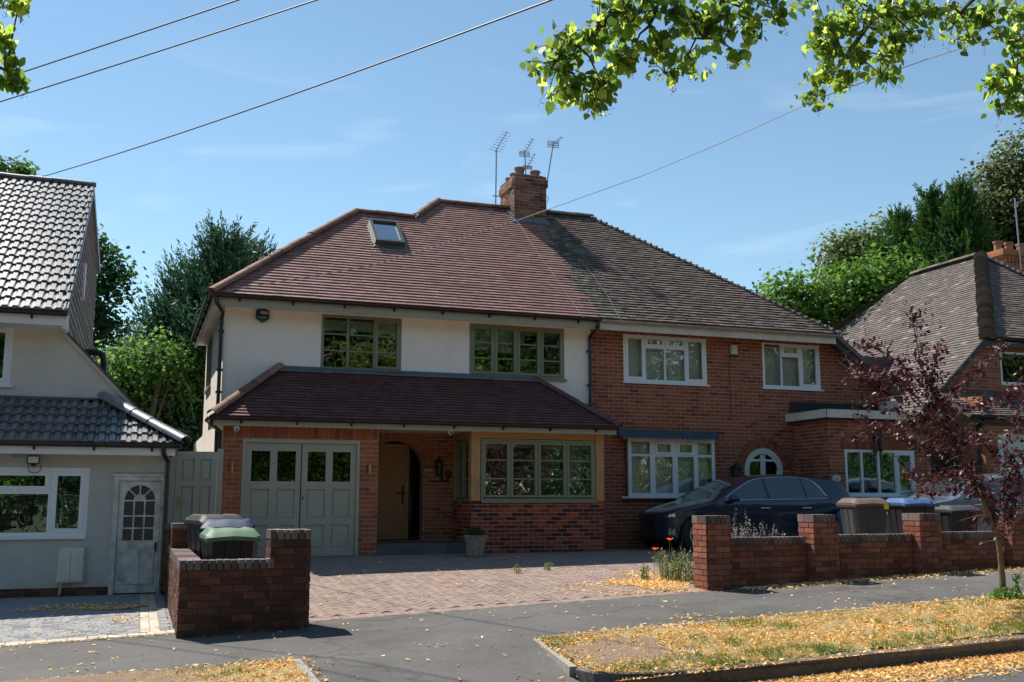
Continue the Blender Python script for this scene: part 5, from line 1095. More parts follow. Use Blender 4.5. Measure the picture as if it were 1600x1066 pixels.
# ================================================================ wheelie bins
BIN = M("bin_plastic_black", (.022, .022, .024), .45, .15, 5); RIBM = BIN
def wheelie(loc, rz, lidc, label, body=None, lid_open=0.0, group='wheelie bins', tag_=None):
    T_ = thing('wheelie_bin', loc, label, 'wheelie bin', group); T_.rotation_euler = (0, 0, rz); O_ = Vector(loc)
    b = MB(); hb, ht = .22, .285; db, dt = .25, .35; h = .98
    def ringp(t, g=0): w_ = hb + (ht - hb) * t + g; d_ = db + (dt - db) * t + g; return w_, d_
    # body: tapered shell with corner chamfers and three shallow ribs at the front
    K = 14; prof_ = []
    for t in (0, .04, .5, .93):
        w_, d_ = ringp(t); c_ = .05
        prof_.append([(x * s_ + O_.x, y * q_ + O_.y, O_.z + .06 + t * (h - .06)) for (x, y, s_, q_) in ((w_ - c_, d_, -1, -1), (w_ * .34, d_, -1, -1), (w_ * .30, d_ - .018, -1, -1), (w_ * .30, d_ - .018, 1, -1), (w_ * .34, d_, 1, -1), (w_ - c_, d_, 1, -1), (w_, d_ - c_, 1, -1), (w_, d_ - .03, 1, 1), (w_ - .03, d_, 1, 1), (w_ - .03, d_, -1, 1), (w_, d_ - .03, -1, 1), (w_, d_ - c_, -1, -1))])
    n = 12; vs = [p for r in prof_ for p in r]; f_ = [(i * n + q, i * n + (q + 1) % n, (i + 1) * n + (q + 1) % n, (i + 1) * n + q) for i in range(len(prof_) - 1) for q in range(n)] + [tuple(range(n))[::-1]]
    b.add(vs, f_)
    for sx in (-1, 1):                                        # side ribs
        for yy in (-.18, .0, .18): b.add([(O_.x + sx * (.225), O_.y + yy - .02, O_.z + .15), (O_.x + sx * .225, O_.y + yy + .02, O_.z + .15), (O_.x + sx * .292, O_.y + yy * 1.3 + .02, O_.z + .88), (O_.x + sx * .292, O_.y + yy * 1.3 - .02, O_.z + .88), (O_.x + sx * .2, O_.y + yy - .03, O_.z + .15), (O_.x + sx * .2, O_.y + yy + .03, O_.z + .15), (O_.x + sx * .27, O_.y + yy * 1.3 + .03, O_.z + .88), (O_.x + sx * .27, O_.y + yy * 1.3 - .03, O_.z + .88)], [(0, 1, 2, 3), (0, 3, 7, 4), (1, 5, 6, 2), (3, 2, 6, 7)])
    # rim
    for (xa, xb, ya, yb) in ((-.30, .30, -.375, -.335), (-.30, .30, .33, .37), (-.30, -.262, -.335, .33), (.262, .30, -.335, .33)): b.box(O_.x + xa, O_.x + xb, O_.y + ya, O_.y + yb, O_.z + .915, O_.z + .975)
    b.build('bin_body', body or BIN, T_, smooth=True)
    LM = M("bin_lid_" + label.split()[0], lidc, .6, .15, 6, .01, 40, spec=.3, streak=.08); b = MB(); nx, ny = 12, 12; vs = []
    for j in range(ny + 1):
        for i in range(nx + 1):
            x = -.305 + .61 * i / nx; y = -.395 + .80 * j / ny; ex = min(1, (1 - abs(x) / .305) * 5); ey = min(1, (y + .395) / .12, (.405 - y) / .08)
            z = .985 + .055 * max(0, min(ex, ey)) + .02 * (1 - abs(x) / .305) + (.018 if abs(x) > .17 and abs(x) < .26 and -.25 < y < .3 else 0)
            if y < -.30: z -= .03 * (-.30 - y) / .1
            vs.append((O_.x + x, O_.y + y, O_.z + z + lid_open * (y < .3) * (.3 - y)))
    fs_ = [(j * (nx + 1) + i, j * (nx + 1) + i + 1, (j + 1) * (nx + 1) + i + 1, (j + 1) * (nx + 1) + i) for j in range(ny) for i in range(nx)]
    per = [i for i in range(nx + 1)] + [(j) * (nx + 1) + nx for j in range(1, ny + 1)] + [ny * (nx + 1) + i for i in range(nx - 1, -1, -1)] + [j * (nx + 1) for j in range(ny - 1, 0, -1)]
    b.add(vs, fs_); b.add([vs[i] for i in per] + [(vs[i][0], vs[i][1], vs[i][2] - .045) for i in per], [(i, (i + 1) % len(per), len(per) + (i + 1) % len(per), len(per) + i) for i in range(len(per))])
    b.build('bin_lid', LM, T_, smooth=True)
    b = MB(); b.tube([(O_.x - .26, O_.y + .36, O_.z + .98), (O_.x - .26, O_.y + .44, O_.z + 1.0), (O_.x + .26, O_.y + .44, O_.z + 1.0), (O_.x + .26, O_.y + .36, O_.z + .98)], .016, 8); b.build('bin_handle', BIN, T_, smooth=True)
    for sx in (-1, 1):
        b = MB(); c_ = Vector((O_.x + sx * .25, O_.y + .27, O_.z + .10)); b.tube([c_ - Vector((.025, 0, 0)), c_ + Vector((.025, 0, 0))], .10, 18); b.build('bin_wheel', BLACKP, T_)
    if tag_:
        b = MB(); b.box(O_.x + .18, O_.x + .26, O_.y - .40, O_.y - .39, O_.z + .88, O_.z + .96); b.build('bin_tag', tag_, T_)
    return T_
hz = lambda x, y: H(x, y)
wheelie((1.07, 12.62, hz(1.07, 12.62) - .02), rad(2), (.12, .20, .12), "green lidded black wheelie bin nearest the street, behind the old brick wall")
wheelie((1.12, 13.42, hz(1.12, 13.42) - .0), rad(-8), (.012, .03, .09), "blue lidded wheelie bin wedged behind the green lidded one")
wheelie((1.02, 14.25, hz(1.02, 14.25) - .02), rad(14), (.03, .03, .032), "black lidded wheelie bin at the back of the three by the left wall")
YEL = M("tag_yellow", (.8, .6, .02), .5, .05, 5)
wheelie((11.42, 14.25, hz(11.4, 14.2) - .02), rad(-16), (.13, .09, .072), "brown lidded wheelie bin with a yellow tag, behind the long brick wall", M("bin_plastic_grey", (.055, .055, .06), .55, .2, 5), tag_=YEL)
wheelie((12.35, 14.2, hz(12.4, 14.2) - .04), rad(-14), (.05, .12, .25), "pale blue lidded wheelie bin beside the brown lidded one")
wb_ = wheelie((13.15, 14.05, hz(13.1, 14) - .05), rad(-12), (.05, .05, .055), "dark grey lidded wheelie bin, rightmost behind the long brick wall")
wb_.scale = (.95, .95, .88)
# ================================================================ cars
def interp(x, T): 
    for i in range(len(T) - 1):
        if x <= T[i + 1][0]:
            t = (x - T[i][0]) / (T[i + 1][0] - T[i][0]); t = max(0, min(1, t)); 
            # Catmull-like smoothing
            y0 = T[max(0, i - 1)][1]; y1 = T[i][1]; y2 = T[i + 1][1]; y3 = T[min(len(T) - 1, i + 2)][1]
            m1 = (y2 - y0) / max(1e-6, T[i + 1][0] - T[max(0, i - 1)][0]) * (T[i + 1][0] - T[i][0]); m2 = (y3 - y1) / max(1e-6, T[min(len(T) - 1, i + 2)][0] - T[i][0]) * (T[i + 1][0] - T[i][0])
            return (2 * t**3 - 3 * t**2 + 1) * y1 + (t**3 - 2 * t**2 + t) * m1 + (-2 * t**3 + 3 * t**2) * y2 + (t**3 - t**2) * m2
    return T[-1][1]
def Mpaint(name, col, flake=.3):
    m, n, p, o = mat_base(name); p.inputs['Base Color'].default_value = (*col, 1); p.inputs['Roughness'].default_value = .35; p.inputs['Metallic'].default_value = flake
    p.inputs['Coat Weight'].default_value = 1.0; p.inputs['Coat Roughness'].default_value = .03; return m
def Mflat(name, col, rough=.1, metal=0.0, spec=.5, coat=0):
    m, n, p, o = mat_base(name); p.inputs['Base Color'].default_value = (*col, 1); p.inputs['Roughness'].default_value = rough; p.inputs['Metallic'].default_value = metal; p.inputs['Specular IOR Level'].default_value = spec; p.inputs['Coat Weight'].default_value = coat; return m
CGLASS = Mflat("car_glass_dark", (.035, .05, .06), .02, 0, 1.0, .5); CHROME = Mflat("chrome_trim", (.75, .76, .78), .12, 1.0); TYRE = M("tyre_rubber", (.02, .02, .02), .85, .2, 20); ALLOY = Mflat("alloy", (.55, .56, .58), .25, .9); LAMP = Mflat("headlamp_glass", (.10, .115, .13), .05, .5, .9, 1)
def car(loc, rz, paint, label, top, dlo, splits, L_=4.26, W=.895, beltz=.93, wheels=(.62, 3.36), scr=(1.22, 1.98), rear=(3.94, 4.14), wid=None, roofk=.30):
    T_ = thing('parked_car', loc, label, 'car', 'cars parked in front of the houses'); T_.rotation_euler = (0, 0, rz); O_ = Vector(loc)
    wid = wid or [(0, .28), (.05, .50), (.15, .67), (.32, .79), (.55, .86), (1.0, W), (2.4, W), (3.4, W - .01), (3.9, W - .05), (4.12, W - .12), (L_ - .03, W - .22), (L_, .52)]
    Wx = lambda x: interp(x, wid); zt = lambda x: interp(x, top)
    drop = lambda x: .05 + .03 * min(1, abs(x - 1.6) / 1.0)
    def ys(x, z):
        w_ = Wx(x)
        if z < .30: return w_ * (1 - .10 * ((.30 - z) / .15) ** 2)
        if z < .62: return w_ * (1 - .012 * math.sin((z - .3) / .32 * math.pi))
        if z < beltz: return w_ * (1 - .03 * ((z - .62) / (beltz - .62)) ** 2)
        return w_ * (.97 - roofk * ((z - beltz) / (1.42 - beltz)) ** 1.15)
    R_ = .375
    def zb(x):
        z = .20 + (.06 * max(0, 1 - x / .25)) + (.08 * max(0, (x - L_ + .35) / .35))
        for wx in wheels:
            if abs(x - wx) < R_: z = max(z, .33 + math.sqrt(R_ ** 2 - (x - wx) ** 2))
        return z
    xs = sorted(set([round(L_ * i / 110, 4) for i in range(111)] + [wx + s_ * R_ * .999 for wx in wheels for s_ in (-1, 1)] + [.012, .03, L_ - .012, L_ - .03])); ns, nb = 15, 7; V = []
    for x in xs:
        a, t_ = zb(x), zt(x); zs_ = max(a + .02, t_ - drop(x)); col = []
        for s_ in (-1, 1):
            c_ = [(x, s_ * ys(x, a + (zs_ - a) * k / ns), a + (zs_ - a) * k / ns) for k in range(ns + 1)]; yt = abs(c_[-1][1])
            c_ += [(x, s_ * yt * math.cos(math.pi / 2 * k / nb) ** .8 if k < nb else 0, zs_ + (t_ - zs_) * math.sin(math.pi / 2 * k / nb)) for k in range(1, nb + 1)]
            col.append(c_)
        V.append(col[0] + col[1][:-1][::-1])
    n = len(V[0]); b = MB(); vs = [(O_.x + x, O_.y + y, O_.z + z) for r in V for (x, y, z) in r]
    fs_, mi = [], []
    for i in range(len(xs) - 1):
        xm = (xs[i] + xs[i + 1]) / 2
        for k in range(n - 1):
            m_ = 0
            if scr[0] < xm < scr[1] or rear[0] < xm < rear[1]:
                if ns + 1 < k < n - ns - 3: m_ = 1
            fs_.append((i * n + k, (i + 1) * n + k, (i + 1) * n + k + 1, i * n + k + 1)); mi.append(m_)
    for m_ in (0, 1): b.add(vs if m_ == 0 else vs, [f for f, q in zip(fs_, mi) if q == m_], m_)
    b.add([vs[k] for k in range(n)], [tuple(range(n))]); b.add([vs[(len(xs) - 1) * n + k] for k in range(n)], [tuple(range(n))])
    b.build('car_body', [paint, CGLASS], T_, smooth=True, recalc=False)
    b = MB(); b.box(O_.x + .3, O_.x + L_ - .25, O_.y - W + .12, O_.y + W - .12, O_.z + .17, O_.z + .62); b.build('underbody', BLACKP, T_)
    zu = lambda x: interp(x, dlo[1]); zl_ = lambda x: interp(x, dlo[0])
    for s_ in (-1, 1):
        Pt = lambda x, z, o: (O_.x + x, O_.y + s_ * (ys(x, z) + o), O_.z + z)
        for (a, e) in splits:
            b = MB(); k = 12; nz_ = 6; vs = []; 
            for i in range(k + 1):
                x = a + (e - a) * i / k
                for j in range(nz_ + 1): z = zl_(x) + (zu(x) - zl_(x)) * j / nz_; vs.append(Pt(x, z, .006))
            b.add(vs, [(i * (nz_ + 1) + j, (i + 1) * (nz_ + 1) + j, (i + 1) * (nz_ + 1) + j + 1, i * (nz_ + 1) + j + 1) for i in range(k) for j in range(nz_)]); b.build('side_window', CGLASS, T_, smooth=True)
        x0, x1 = dlo[0][0][0], dlo[0][-1][0]
        b = MB(); b.tube([Pt(x0 + (x1 - x0) * i / 24, zl_(x0 + (x1 - x0) * i / 24) - .008, .008) for i in range(25)], .008, 6); b.tube([Pt(x0 + (x1 - x0) * i / 24, zu(x0 + (x1 - x0) * i / 24) + .006, .006) for i in range(25)], .006, 6); b.build('window_trim', CHROME, T_, smooth=True)
        b = MB()
        for xc in (1.12 if L_ < 4.4 else 1.45, 2.11 if L_ < 4.4 else 2.6, wheels[1] - .28):
            pts = [Pt(xc + (.0 if z < .6 else (z - .6) * .12), z, .0015) for z in (.27, .4, .6, .75, beltz - .02)]; b.tube(pts, .004, 5)
        b.tube([Pt(x, .30, .002) for x in (wheels[0] + .45, 1.8, 2.6, wheels[1] - .45)], .012, 6); b.build('door_gap', BLACKI, T_)
        for xc in (1.92, 2.85): b = MB(); b.tube([Pt(xc, .80, .004), Pt(xc + .03, .80, .03), Pt(xc + .17, .802, .03), Pt(xc + .2, .802, .004)], .013, 8); b.build('door_handle', CHROME, T_, smooth=True)
        b = MB(); mx_ = dlo[0][0][0] + .14; c_ = Vector(Pt(mx_, beltz + .05, .12)); k = 10
        for q in range(1):
            vs = []; 
            for i in range(9):
                th = math.pi * i / 8
                for j in range(12): ph = 2 * math.pi * j / 12; vs.append((c_.x + .10 * math.cos(th) + .02, c_.y + s_ * .10 * math.sin(th) * math.cos(ph), c_.z + .07 * math.sin(th) * math.sin(ph)))
            b.add(vs, [(i * 12 + j, i * 12 + (j + 1) % 12, (i + 1) * 12 + (j + 1) % 12, (i + 1) * 12 + j) for i in range(8) for j in range(12)])
        b.tube([Pt(mx_ + .03, beltz - .0, 0), tuple(c_ - Vector((0, s_ * .05, .03)))], .02, 8); b.build('wing_mirror', paint, T_, smooth=True)
        # headlamp and rear lamp follow the body surface
        for (xa, xb, za, zc, nm, mt_) in ((.06, .52, .63, .76, 'headlight', LAMP), (L_ - .42, L_ - .05, .78, .92, 'rear_light', Mflat("rear_lamp_red", (.25, .01, .01), .1, 0, .8, 1))):
            b = MB(); vs = []; k, j_ = 10, 4
            for i in range(k + 1):
                x = xa + (xb - xa) * i / k; f = i / k
                for j in range(j_ + 1):
                    z = za + (.05 * f if nm == 'headlight' else 0) + (zc - za) * (1 - .45 * (f if nm == 'headlight' else 1 - f)) * j / j_; vs.append(Pt(x, min(z, zt(x) - drop(x) + .0), .006))
            b.add(vs, [(i * (j_ + 1) + j, (i + 1) * (j_ + 1) + j, (i + 1) * (j_ + 1) + j + 1, i * (j_ + 1) + j + 1) for i in range(k) for j in range(j_)]); b.build(nm, mt_, T_, smooth=True)
        for wx in wheels:
            cy = O_.y + s_ * (W - .115); c_ = Vector((O_.x + wx, cy, O_.z + .325)); b = MB()
            prof_ = [(.325, -.10), (.335, -.085), (.335, .085), (.325, .10), (.23, .105), (.22, .09), (.22, -.09)]; N_ = 40; vs = []
            for i in range(N_):
                an = 2 * math.pi * i / N_
                for (r, y) in prof_: vs.append((c_.x + r * math.cos(an), c_.y + s_ * y, c_.z - .0 + r * math.sin(an)))
            b.add(vs, [(i * 7 + k, ((i + 1) % N_) * 7 + k, ((i + 1) % N_) * 7 + (k + 1) % 7, i * 7 + (k + 1) % 7) for i in range(N_) for k in range(7)]); wh = b.build('wheel', TYRE, T_, smooth=True)
            b = MB(); yo = s_ * .085
            for i in range(10):
                an = 2 * math.pi * (i // 2) / 5 + (.13 if i % 2 else -.13) + .3; an2 = 2 * math.pi * (i // 2) / 5 + (.24 if i % 2 else -.24) + .3
                b.tube([(c_.x + .05 * math.cos(an), c_.y + yo * .75, c_.z + .05 * math.sin(an)), (c_.x + .215 * math.cos(an2), c_.y + yo, c_.z + .215 * math.sin(an2))], [.022, .016], 6)
            b.tube([(c_.x, c_.y + yo * .5, c_.z), (c_.x, c_.y + yo * .95, c_.z)], .055, 14)
            N_ = 36; vs = []
            for i in range(N_):
                an = 2 * math.pi * i / N_
                for (r, y) in ((.225, .1), (.205, .1), (.2, -.03)): vs.append((c_.x + r * math.cos(an), c_.y + s_ * y, c_.z + r * math.sin(an)))
            b.add(vs, [(i * 3 + k, ((i + 1) % N_) * 3 + k, ((i + 1) % N_) * 3 + k + 1, i * 3 + k + 1) for i in range(N_) for k in range(2)]); b.build('rim', ALLOY, wh, recalc=False)
            b = MB(); b.tube([(c_.x, c_.y - s_ * .10, c_.z), (c_.x, c_.y - s_ * .02, c_.z)], .215, 24); b.build('brake_disc', BLACKI, wh)
    b = MB(); b.box(O_.x - .012, O_.x + .03, O_.y - .26, O_.y + .26, O_.z + .34, O_.z + .50); b.box(O_.x - .006, O_.x + .03, O_.y - .24, O_.y + .24, O_.z + .60, O_.z + .66); b.build('grille', BLACKP, T_)
    return T_
TOPH = [(0, .63), (.04, .715), (.22, .80), (.5, .875), (.85, .945), (1.02, .985), (1.42, 1.20), (1.82, 1.375), (2.2, 1.44), (2.65, 1.457), (3.2, 1.44), (3.6, 1.40), (3.92, 1.345), (4.02, 1.20), (4.14, 1.0), (4.21, .86), (4.26, .6)]
gz = H(11, 17) 
car1 = car((9.24, 17.78, gz), 0, Mpaint("car_paint_navy", (.008, .018, .042), .4), "dark navy hatchback parked close to the brick house, nose to the left", TOPH,
    ([(1.15, .955), (2.2, .965), (3.2, .98), (3.46, .99)], [(1.15, .975), (1.5, 1.16), (1.85, 1.31), (2.25, 1.37), (2.75, 1.385), (3.1, 1.36), (3.3, 1.27), (3.46, 1.02)]), [(1.19, 2.08), (2.15, 2.95), (3.0, 3.42)], scr=(1.02, 1.82))
car1.scale = (1.01, 1, 1.01)
TOPS = [(0, .55), (.05, .66), (.3, .76), (.7, .84), (1.2, .90), (1.55, .96), (2.0, 1.18), (2.45, 1.32), (2.9, 1.385), (3.3, 1.38), (3.7, 1.30), (4.1, 1.14), (4.45, 1.0), (4.65, .93), (4.78, .6)]
car((12.55, 15.9, H(15.5, 16) + .02), rad(-3), Mpaint("car_paint_grey", (.24, .27, .31), .7), "grey saloon car parked at the right, half hidden by the plum tree and the bins", TOPS,
    ([(1.75, .93), (2.8, .95), (3.6, .975), (4.15, 1.03)], [(1.75, .96), (2.15, 1.15), (2.6, 1.27), (3.0, 1.30), (3.4, 1.27), (3.8, 1.17), (4.15, 1.05)]), [(1.8, 2.75), (2.83, 4.1)],
    L_=4.78, wheels=(.9, 3.75), scr=(1.55, 2.42), rear=(3.75, 4.45), wid=[(0, .5), (.06, .68), (.2, .8), (.6, .87), (1.2, .9), (3.6, .9), (4.3, .86), (4.6, .78), (4.74, .66), (4.78, .5)])

# ================================================================ fixtures on the houses
def lathe_thing(name, c, prof, mat, label, cat, group=None, n=16):
    b = MB(); b.lathe(c, prof, n); o = b.build(name, mat, None, smooth=True); tag(o, label, cat, group); return o
def single(b, name, mat, label, cat, group=None, **k):
    o = b.build(name, mat, None, **k); return tag(o, label, cat, group)
for x, lb in ((1.49, "brass tube wall light on the brick pier left of the garage doors"), (3.82, "brass tube wall light on the brick pier between garage doors and porch")):
    t = thing('wall_light', (x, 17.79, 2.15), lb, 'wall light', 'brass wall lights beside the garage doors')
    b = MB(); b.tube([(x, 17.74, 2.05), (x, 17.74, 2.25)], .027, 14); b.build('light_tube', BRONZE, t, smooth=True); b = MB(); b.box(x - .025, x + .025, 17.765, 17.795, 2.11, 2.19); b.build('light_bracket', BLACKI, t)
def lantern(name, x, y, z, label, s=1.0, arm=False):
    t = thing(name, (x, y, z), label, 'lantern'); yo = y - .11 * s
    b = MB(); b.box(x - .03 * s, x + .03 * s, y - .02, y, z - .12 * s, z + .12 * s); b.tube([(x, y - .01, z + .04 * s), (x, y - .06 * s, z + .16 * s), (x, yo, z + .17 * s), (x, yo, z + .13 * s)], .009 * s, 8); b.build('lantern_bracket', BLACKI, t)
    b = MB(); b.lathe((x, yo, z), [(0, .15 * s), (.02 * s, .14 * s), (.065 * s, .09 * s), (.07 * s, .08 * s), (.05 * s, .08 * s)], 8); b.lathe((x, yo, z), [(.045 * s, -.09 * s), (.03 * s, -.10 * s), (.0, -.13 * s)], 8)
    for k in range(6): an = k * math.pi / 3; b.tube([(x + .06 * s * math.cos(an), yo + .06 * s * math.sin(an), z + .08 * s), (x + .042 * s * math.cos(an), yo + .042 * s * math.sin(an), z - .09 * s)], .004 * s, 5)
    b.build('lantern_cage', BLACKI, t); b = MB(); b.lathe((x, yo, z), [(.055 * s, .08 * s), (.039 * s, -.09 * s)], 8); b.build('lantern_glass', GLASS_D, t); return t
lantern('wall_lantern', 5.385, 18.945, 2.22, "black lantern above the house number beside the porch arch", 1.15)
lantern('wall_lantern', 11.88, 18.945, 2.16, "black lantern on red brick, left of the arched white door", 1.5)
lantern('wall_lantern', 14.59, 17.74, 2.80, "black hanging lantern over the window of the flat roofed extension", 1.6)
tn = thing('house_number', (5.43, 18.94, 1.97), "black numerals one and nine on a thin black bar, beside the porch", 'house number')
b = MB(); b.fbox(FM, 5.24, 5.62, 1.955, 1.985, .004, .03); b.build('number_bar', BLACKI, tn); text_obj('numerals', '19', .255, FM, 5.53, 1.99, .014, BLACKI, tn, .008, bold=.010)
tn = thing('number_plaque', (13.62, 17.74, 2.06), "white oval number plaque on the corner of the brick extension", 'house number')
b = MB(); P = [(13.58 + .10 * math.copysign(abs(math.cos(a)) ** .6, math.cos(a)), 2.06 + .065 * math.copysign(abs(math.sin(a)) ** .7, math.sin(a))) for a in [2 * math.pi * k / 24 for k in range(24)]]; b.prism(FE, P, .012, .024); b.build('plaque', OFFWHITE, tn)
text_obj('numerals', '11', .09, FE, 13.58, 2.03, .026, BLACKI, tn, .001)
# alarm boxes, cameras, floodlight, meter box
t = thing('alarm_box', (2.02, 18.9, 4.98), "dark hexagonal alarm box on the cream wall near its top left corner", 'alarm box')
b = MB(); P = [(2.02 + .135 * math.cos(rad(90 + 60 * k)), 4.97 + .15 * math.sin(rad(90 + 60 * k))) for k in range(6)]; b.prism(FM, P, .01, .07); b.build('alarm_case', M("alarm_green_black", (.03, .045, .045), .35, .1, 5), t, bevel=.008)
b = MB(); b.prism(FM, rect(1.98, 2.11, 4.98, 5.03), .071, .075); b.prism(FM, rect(1.95, 2.09, 4.91, 4.925), .071, .075); b.build('alarm_label', M("label_pale", (.4, .45, .45), .4, .1, 9), t); b = MB(); b.prism(FM, [(1.94, 4.90), (2.02, 4.845), (2.10, 4.90)], .071, .076); b.build('alarm_lens', M("alarm_blue", (.02, .08, .16), .2, .1, 5), t)
t = thing('alarm_box', (12.0, 18.9, 4.8), "small cream alarm box high on the red brick between two white windows", 'alarm box')
b = MB(); b.fbox(FM2, 11.90, 12.05, 4.72, 4.93, .01, .08); b.build('alarm_case', M("cream_plastic", (.62, .58, .42), .5, .1, 4), t, bevel=.01); b = MB(); b.fbox(FM2, 11.90, 12.05, 4.685, 4.718, .01, .07); b.build('alarm_base', BLACKP, t); b = MB(); b.tube([(11.88, 18.935, 4.68), (11.86, 18.94, 4.3), (11.87, 18.94, 3.7), (11.86, 18.94, 3.4), (11.80, 18.94, 3.32)], .006, 5); b.build('alarm_cable', BLACKI, t)
for x, y, z, lb in ((1.53, 17.62, 2.79, "small white security camera under the eave left of the garage doors"), (5.27, 17.70, 2.82, "small white dome camera under the porch eave beside the bay")):
    t = thing('security_camera', (x, y, z), lb, 'camera', 'white cameras under the eave'); b = MB(); b.lathe((x, y, z), [(0, .04), (.045, .035), (.05, .0), (.035, -.035), (0, -.05)], 14); b.build('camera_body', UPVC, t, smooth=True); b = MB(); b.tube([(x, y - .045, z - .01), (x, y - .055, z - .012)], .02, 12); b.build('camera_lens', BLACKI, t)
t = thing('floodlight', (-1.41, 16.44, 2.2), "square floodlight with a looped cable over the left front window", 'floodlight'); x = -1.41
b = MB(); b.box(x - .085, x + .085, 16.36, 16.40, 2.13, 2.25); b.build('lamp_housing', BLACKP, t); b = MB(); b.box(x - .068, x + .068, 16.352, 16.359, 2.145, 2.235); b.build('lamp_glass', M("lamp_glass_cream", (.6, .58, .48), .3, .05, 5), t)
b = MB(); b.tube([(x, 16.41, 2.12)] + [(x + .02 + .09 * math.sin(a), 16.42, 2.08 - .08 * math.cos(a)) for a in [math.pi + k * .52 for k in range(11)]], .006, 5); b.box(x - .03, x + .03, 16.4, 16.5, 2.10, 2.13); b.build('lamp_cable', BLACKI, t)
b = MB(); b.tube([(x - .28, 16.40, 2.27), (x - .18, 16.40, 2.27)], .05, 14); b.tube([(x - .18, 16.42, 2.28), (x - .05, 16.42, 2.27)], .007, 5); b.build('sensor', M("plastic_grey", (.25, .25, .25), .5, .1, 5), t)
t = thing('meter_box', (-.82, 16.48, .42), "white two door meter box low on the grey pebbledashed wall", 'meter box')
b = MB(); b.fbox(F1, -1.0, -.645, .43, .93, .0, .07); b.build('box_case', OFFWHITE, t, bevel=.006)
for (a, e) in ((-.985, -.828), (-.822, -.66)): b = MB(); b.fbox(F1, a, e, .45, .91, .07, .082); b.build('box_door', OFFWHITE, t, bevel=.004)
b = MB(); b.tube([(-.93, 16.44, .43), (-.95, 16.44, .26)], .022, 8); b.build('box_pipe', M("pipe_beige", (.35, .32, .22), .6, .1, 5), t)
# hanging basket, planter
LEAFG = Mleaf("plant_leaf_green", [(0, (.02, .06, .012)), (.5, (.045, .11, .02)), (1, (.10, .17, .035))], .25)
def leafquads(C, size, up=.3, aspect=.55, fold=0.0):
    n = len(C); d = rng.normal(0, 1, (n, 3)); d[:, 2] += up; d /= np.linalg.norm(d, axis=1)[:, None]; e = np.cross(d, rng.normal(0, 1, (n, 3))); e /= np.linalg.norm(e, axis=1)[:, None]
    s = (size * rng.uniform(.6, 1.3, n))[:, None]; return np.stack([C - d * s * .5, C - e * s * aspect * .5, C + d * s * .5, C + e * s * aspect * .5], 1).reshape(-1, 3)
def ballpts(c, r, n, shell=.4):
    d = rng.normal(0, 1, (n, 3)); d /= np.linalg.norm(d, axis=1)[:, None]; q = (shell + (1 - shell) * rng.random(n)) [:, None]; return np.array(c) + d * q * np.array(r)
t = thing('planter', (5.60, 17.25, .66), "round stone planter with clipped green box plant beside the bay", 'planter'); b = MB()
b.lathe((5.60, 17.25, .655), [(0, 0), (.145, 0), (.15, .02), (.165, .16), (.185, .28), (.19, .29), (.19, .31), (.205, .32), (.215, .355), (.20, .36), (.18, .33), (0, .33)], 28); b.build('stone_pot', STONE, t, smooth=True)
C = ballpts((5.60, 17.25, 1.05), (.18, .18, .10), 1500); mesh_np('box_plant', leafquads(C, .035), 4, LEAFG, rng.random(len(C)), t)
t = thing('hanging_basket', (13.2, 18.3, 2.05), "hanging basket on a bracket at the side of the brick extension", 'hanging basket'); b = MB()
b.tube([(13.41, 18.3, 2.45), (13.2, 18.3, 2.47), (13.15, 18.3, 2.42), (13.15, 18.3, 2.12)], .008, 6); b.tube([(13.41, 18.3, 2.3), (13.25, 18.3, 2.46)], .006, 5); b.build('basket_bracket', BLACKI, t); b = MB(); b.lathe((13.15, 18.3, 1.9), [(0, 0), (.08, .02), (.14, .09), (.16, .16), (0, .16)], 16); b.build('basket_bowl', M("basket_dark", (.04, .045, .03), .9, .2, 9), t)
C = ballpts((13.15, 18.3, 2.07), (.18, .18, .08), 500); mesh_np('basket_plant', leafquads(C, .04), 4, LEAFG, rng.random(len(C)), t)
# ================================================================ aerials
def yagi(b, c, d, ln, n, el, mat=0):
    c, d = Vector(c), Vector(d).normalized(); s_ = d.cross(Vector((0, 0, 1))).normalized(); b.tube([c, c + d * ln], .010, 6)
    for i in range(n):
        p = c + d * ln * (i + .5) / n; w_ = el * (1 - .45 * i / n) / 2; b.tube([p - s_ * w_, p + s_ * w_], .0055, 5)
def grid(b, c, w_, h_):
    x, y, z = c
    for i in range(4): b.tube([(x - w_ / 2, y, z - h_ / 2 + h_ * i / 3), (x + w_ / 2, y, z - h_ / 2 + h_ * i / 3)], .010, 5)
    for i in (0, 2, 4): b.tube([(x - w_ / 2 + w_ * i / 4, y, z - h_ / 2), (x - w_ / 2 + w_ * i / 4, y, z + h_ / 2)], .012, 5)
t = thing('tv_aerial', (7.63, 22.1, 8.4), "tall aerial with slanting rungs, leftmost on the chimney", 'aerial', 'aerials on the chimney')
b = MB(); b.tube([(7.63, 22.1, 8.35), (7.65, 22.1, 9.88)], .018, 8); b.tube([(7.55, 22.1, 8.72), (7.95, 22.1, 8.72)], .012, 6); b.tube([(7.55, 22.1, 8.48), (7.95, 22.1, 8.48)], .012, 6); b.build('mast', STEEL, t); b = MB(); yagi(b, (7.63, 22.15, 9.82), (.16, -.55, .42), .62, 8, .40); b.build('antenna', STEEL, t)
t = thing('tv_aerial', (8.47, 22.2, 9.2), "aerial with two grids rising from the middle of the chimney", 'aerial', 'aerials on the chimney')
b = MB(); b.tube([(8.49, 22.3, 9.1), (8.44, 22.3, 10.0)], .016, 8); b.build('mast', STEEL, t); b = MB(); grid(b, (8.42, 22.25, 9.89), .25, .12); yagi(b, (8.42, 22.3, 9.9), (.12, -.4, .35), .48, 6, .26); b.build('antenna', STEEL, t)
b = MB(); grid(b, (8.50, 22.25, 9.57), .22, .08); yagi(b, (8.5, 22.3, 9.58), (.12, -.4, .35), .42, 5, .22); b.build('antenna', STEEL, t)
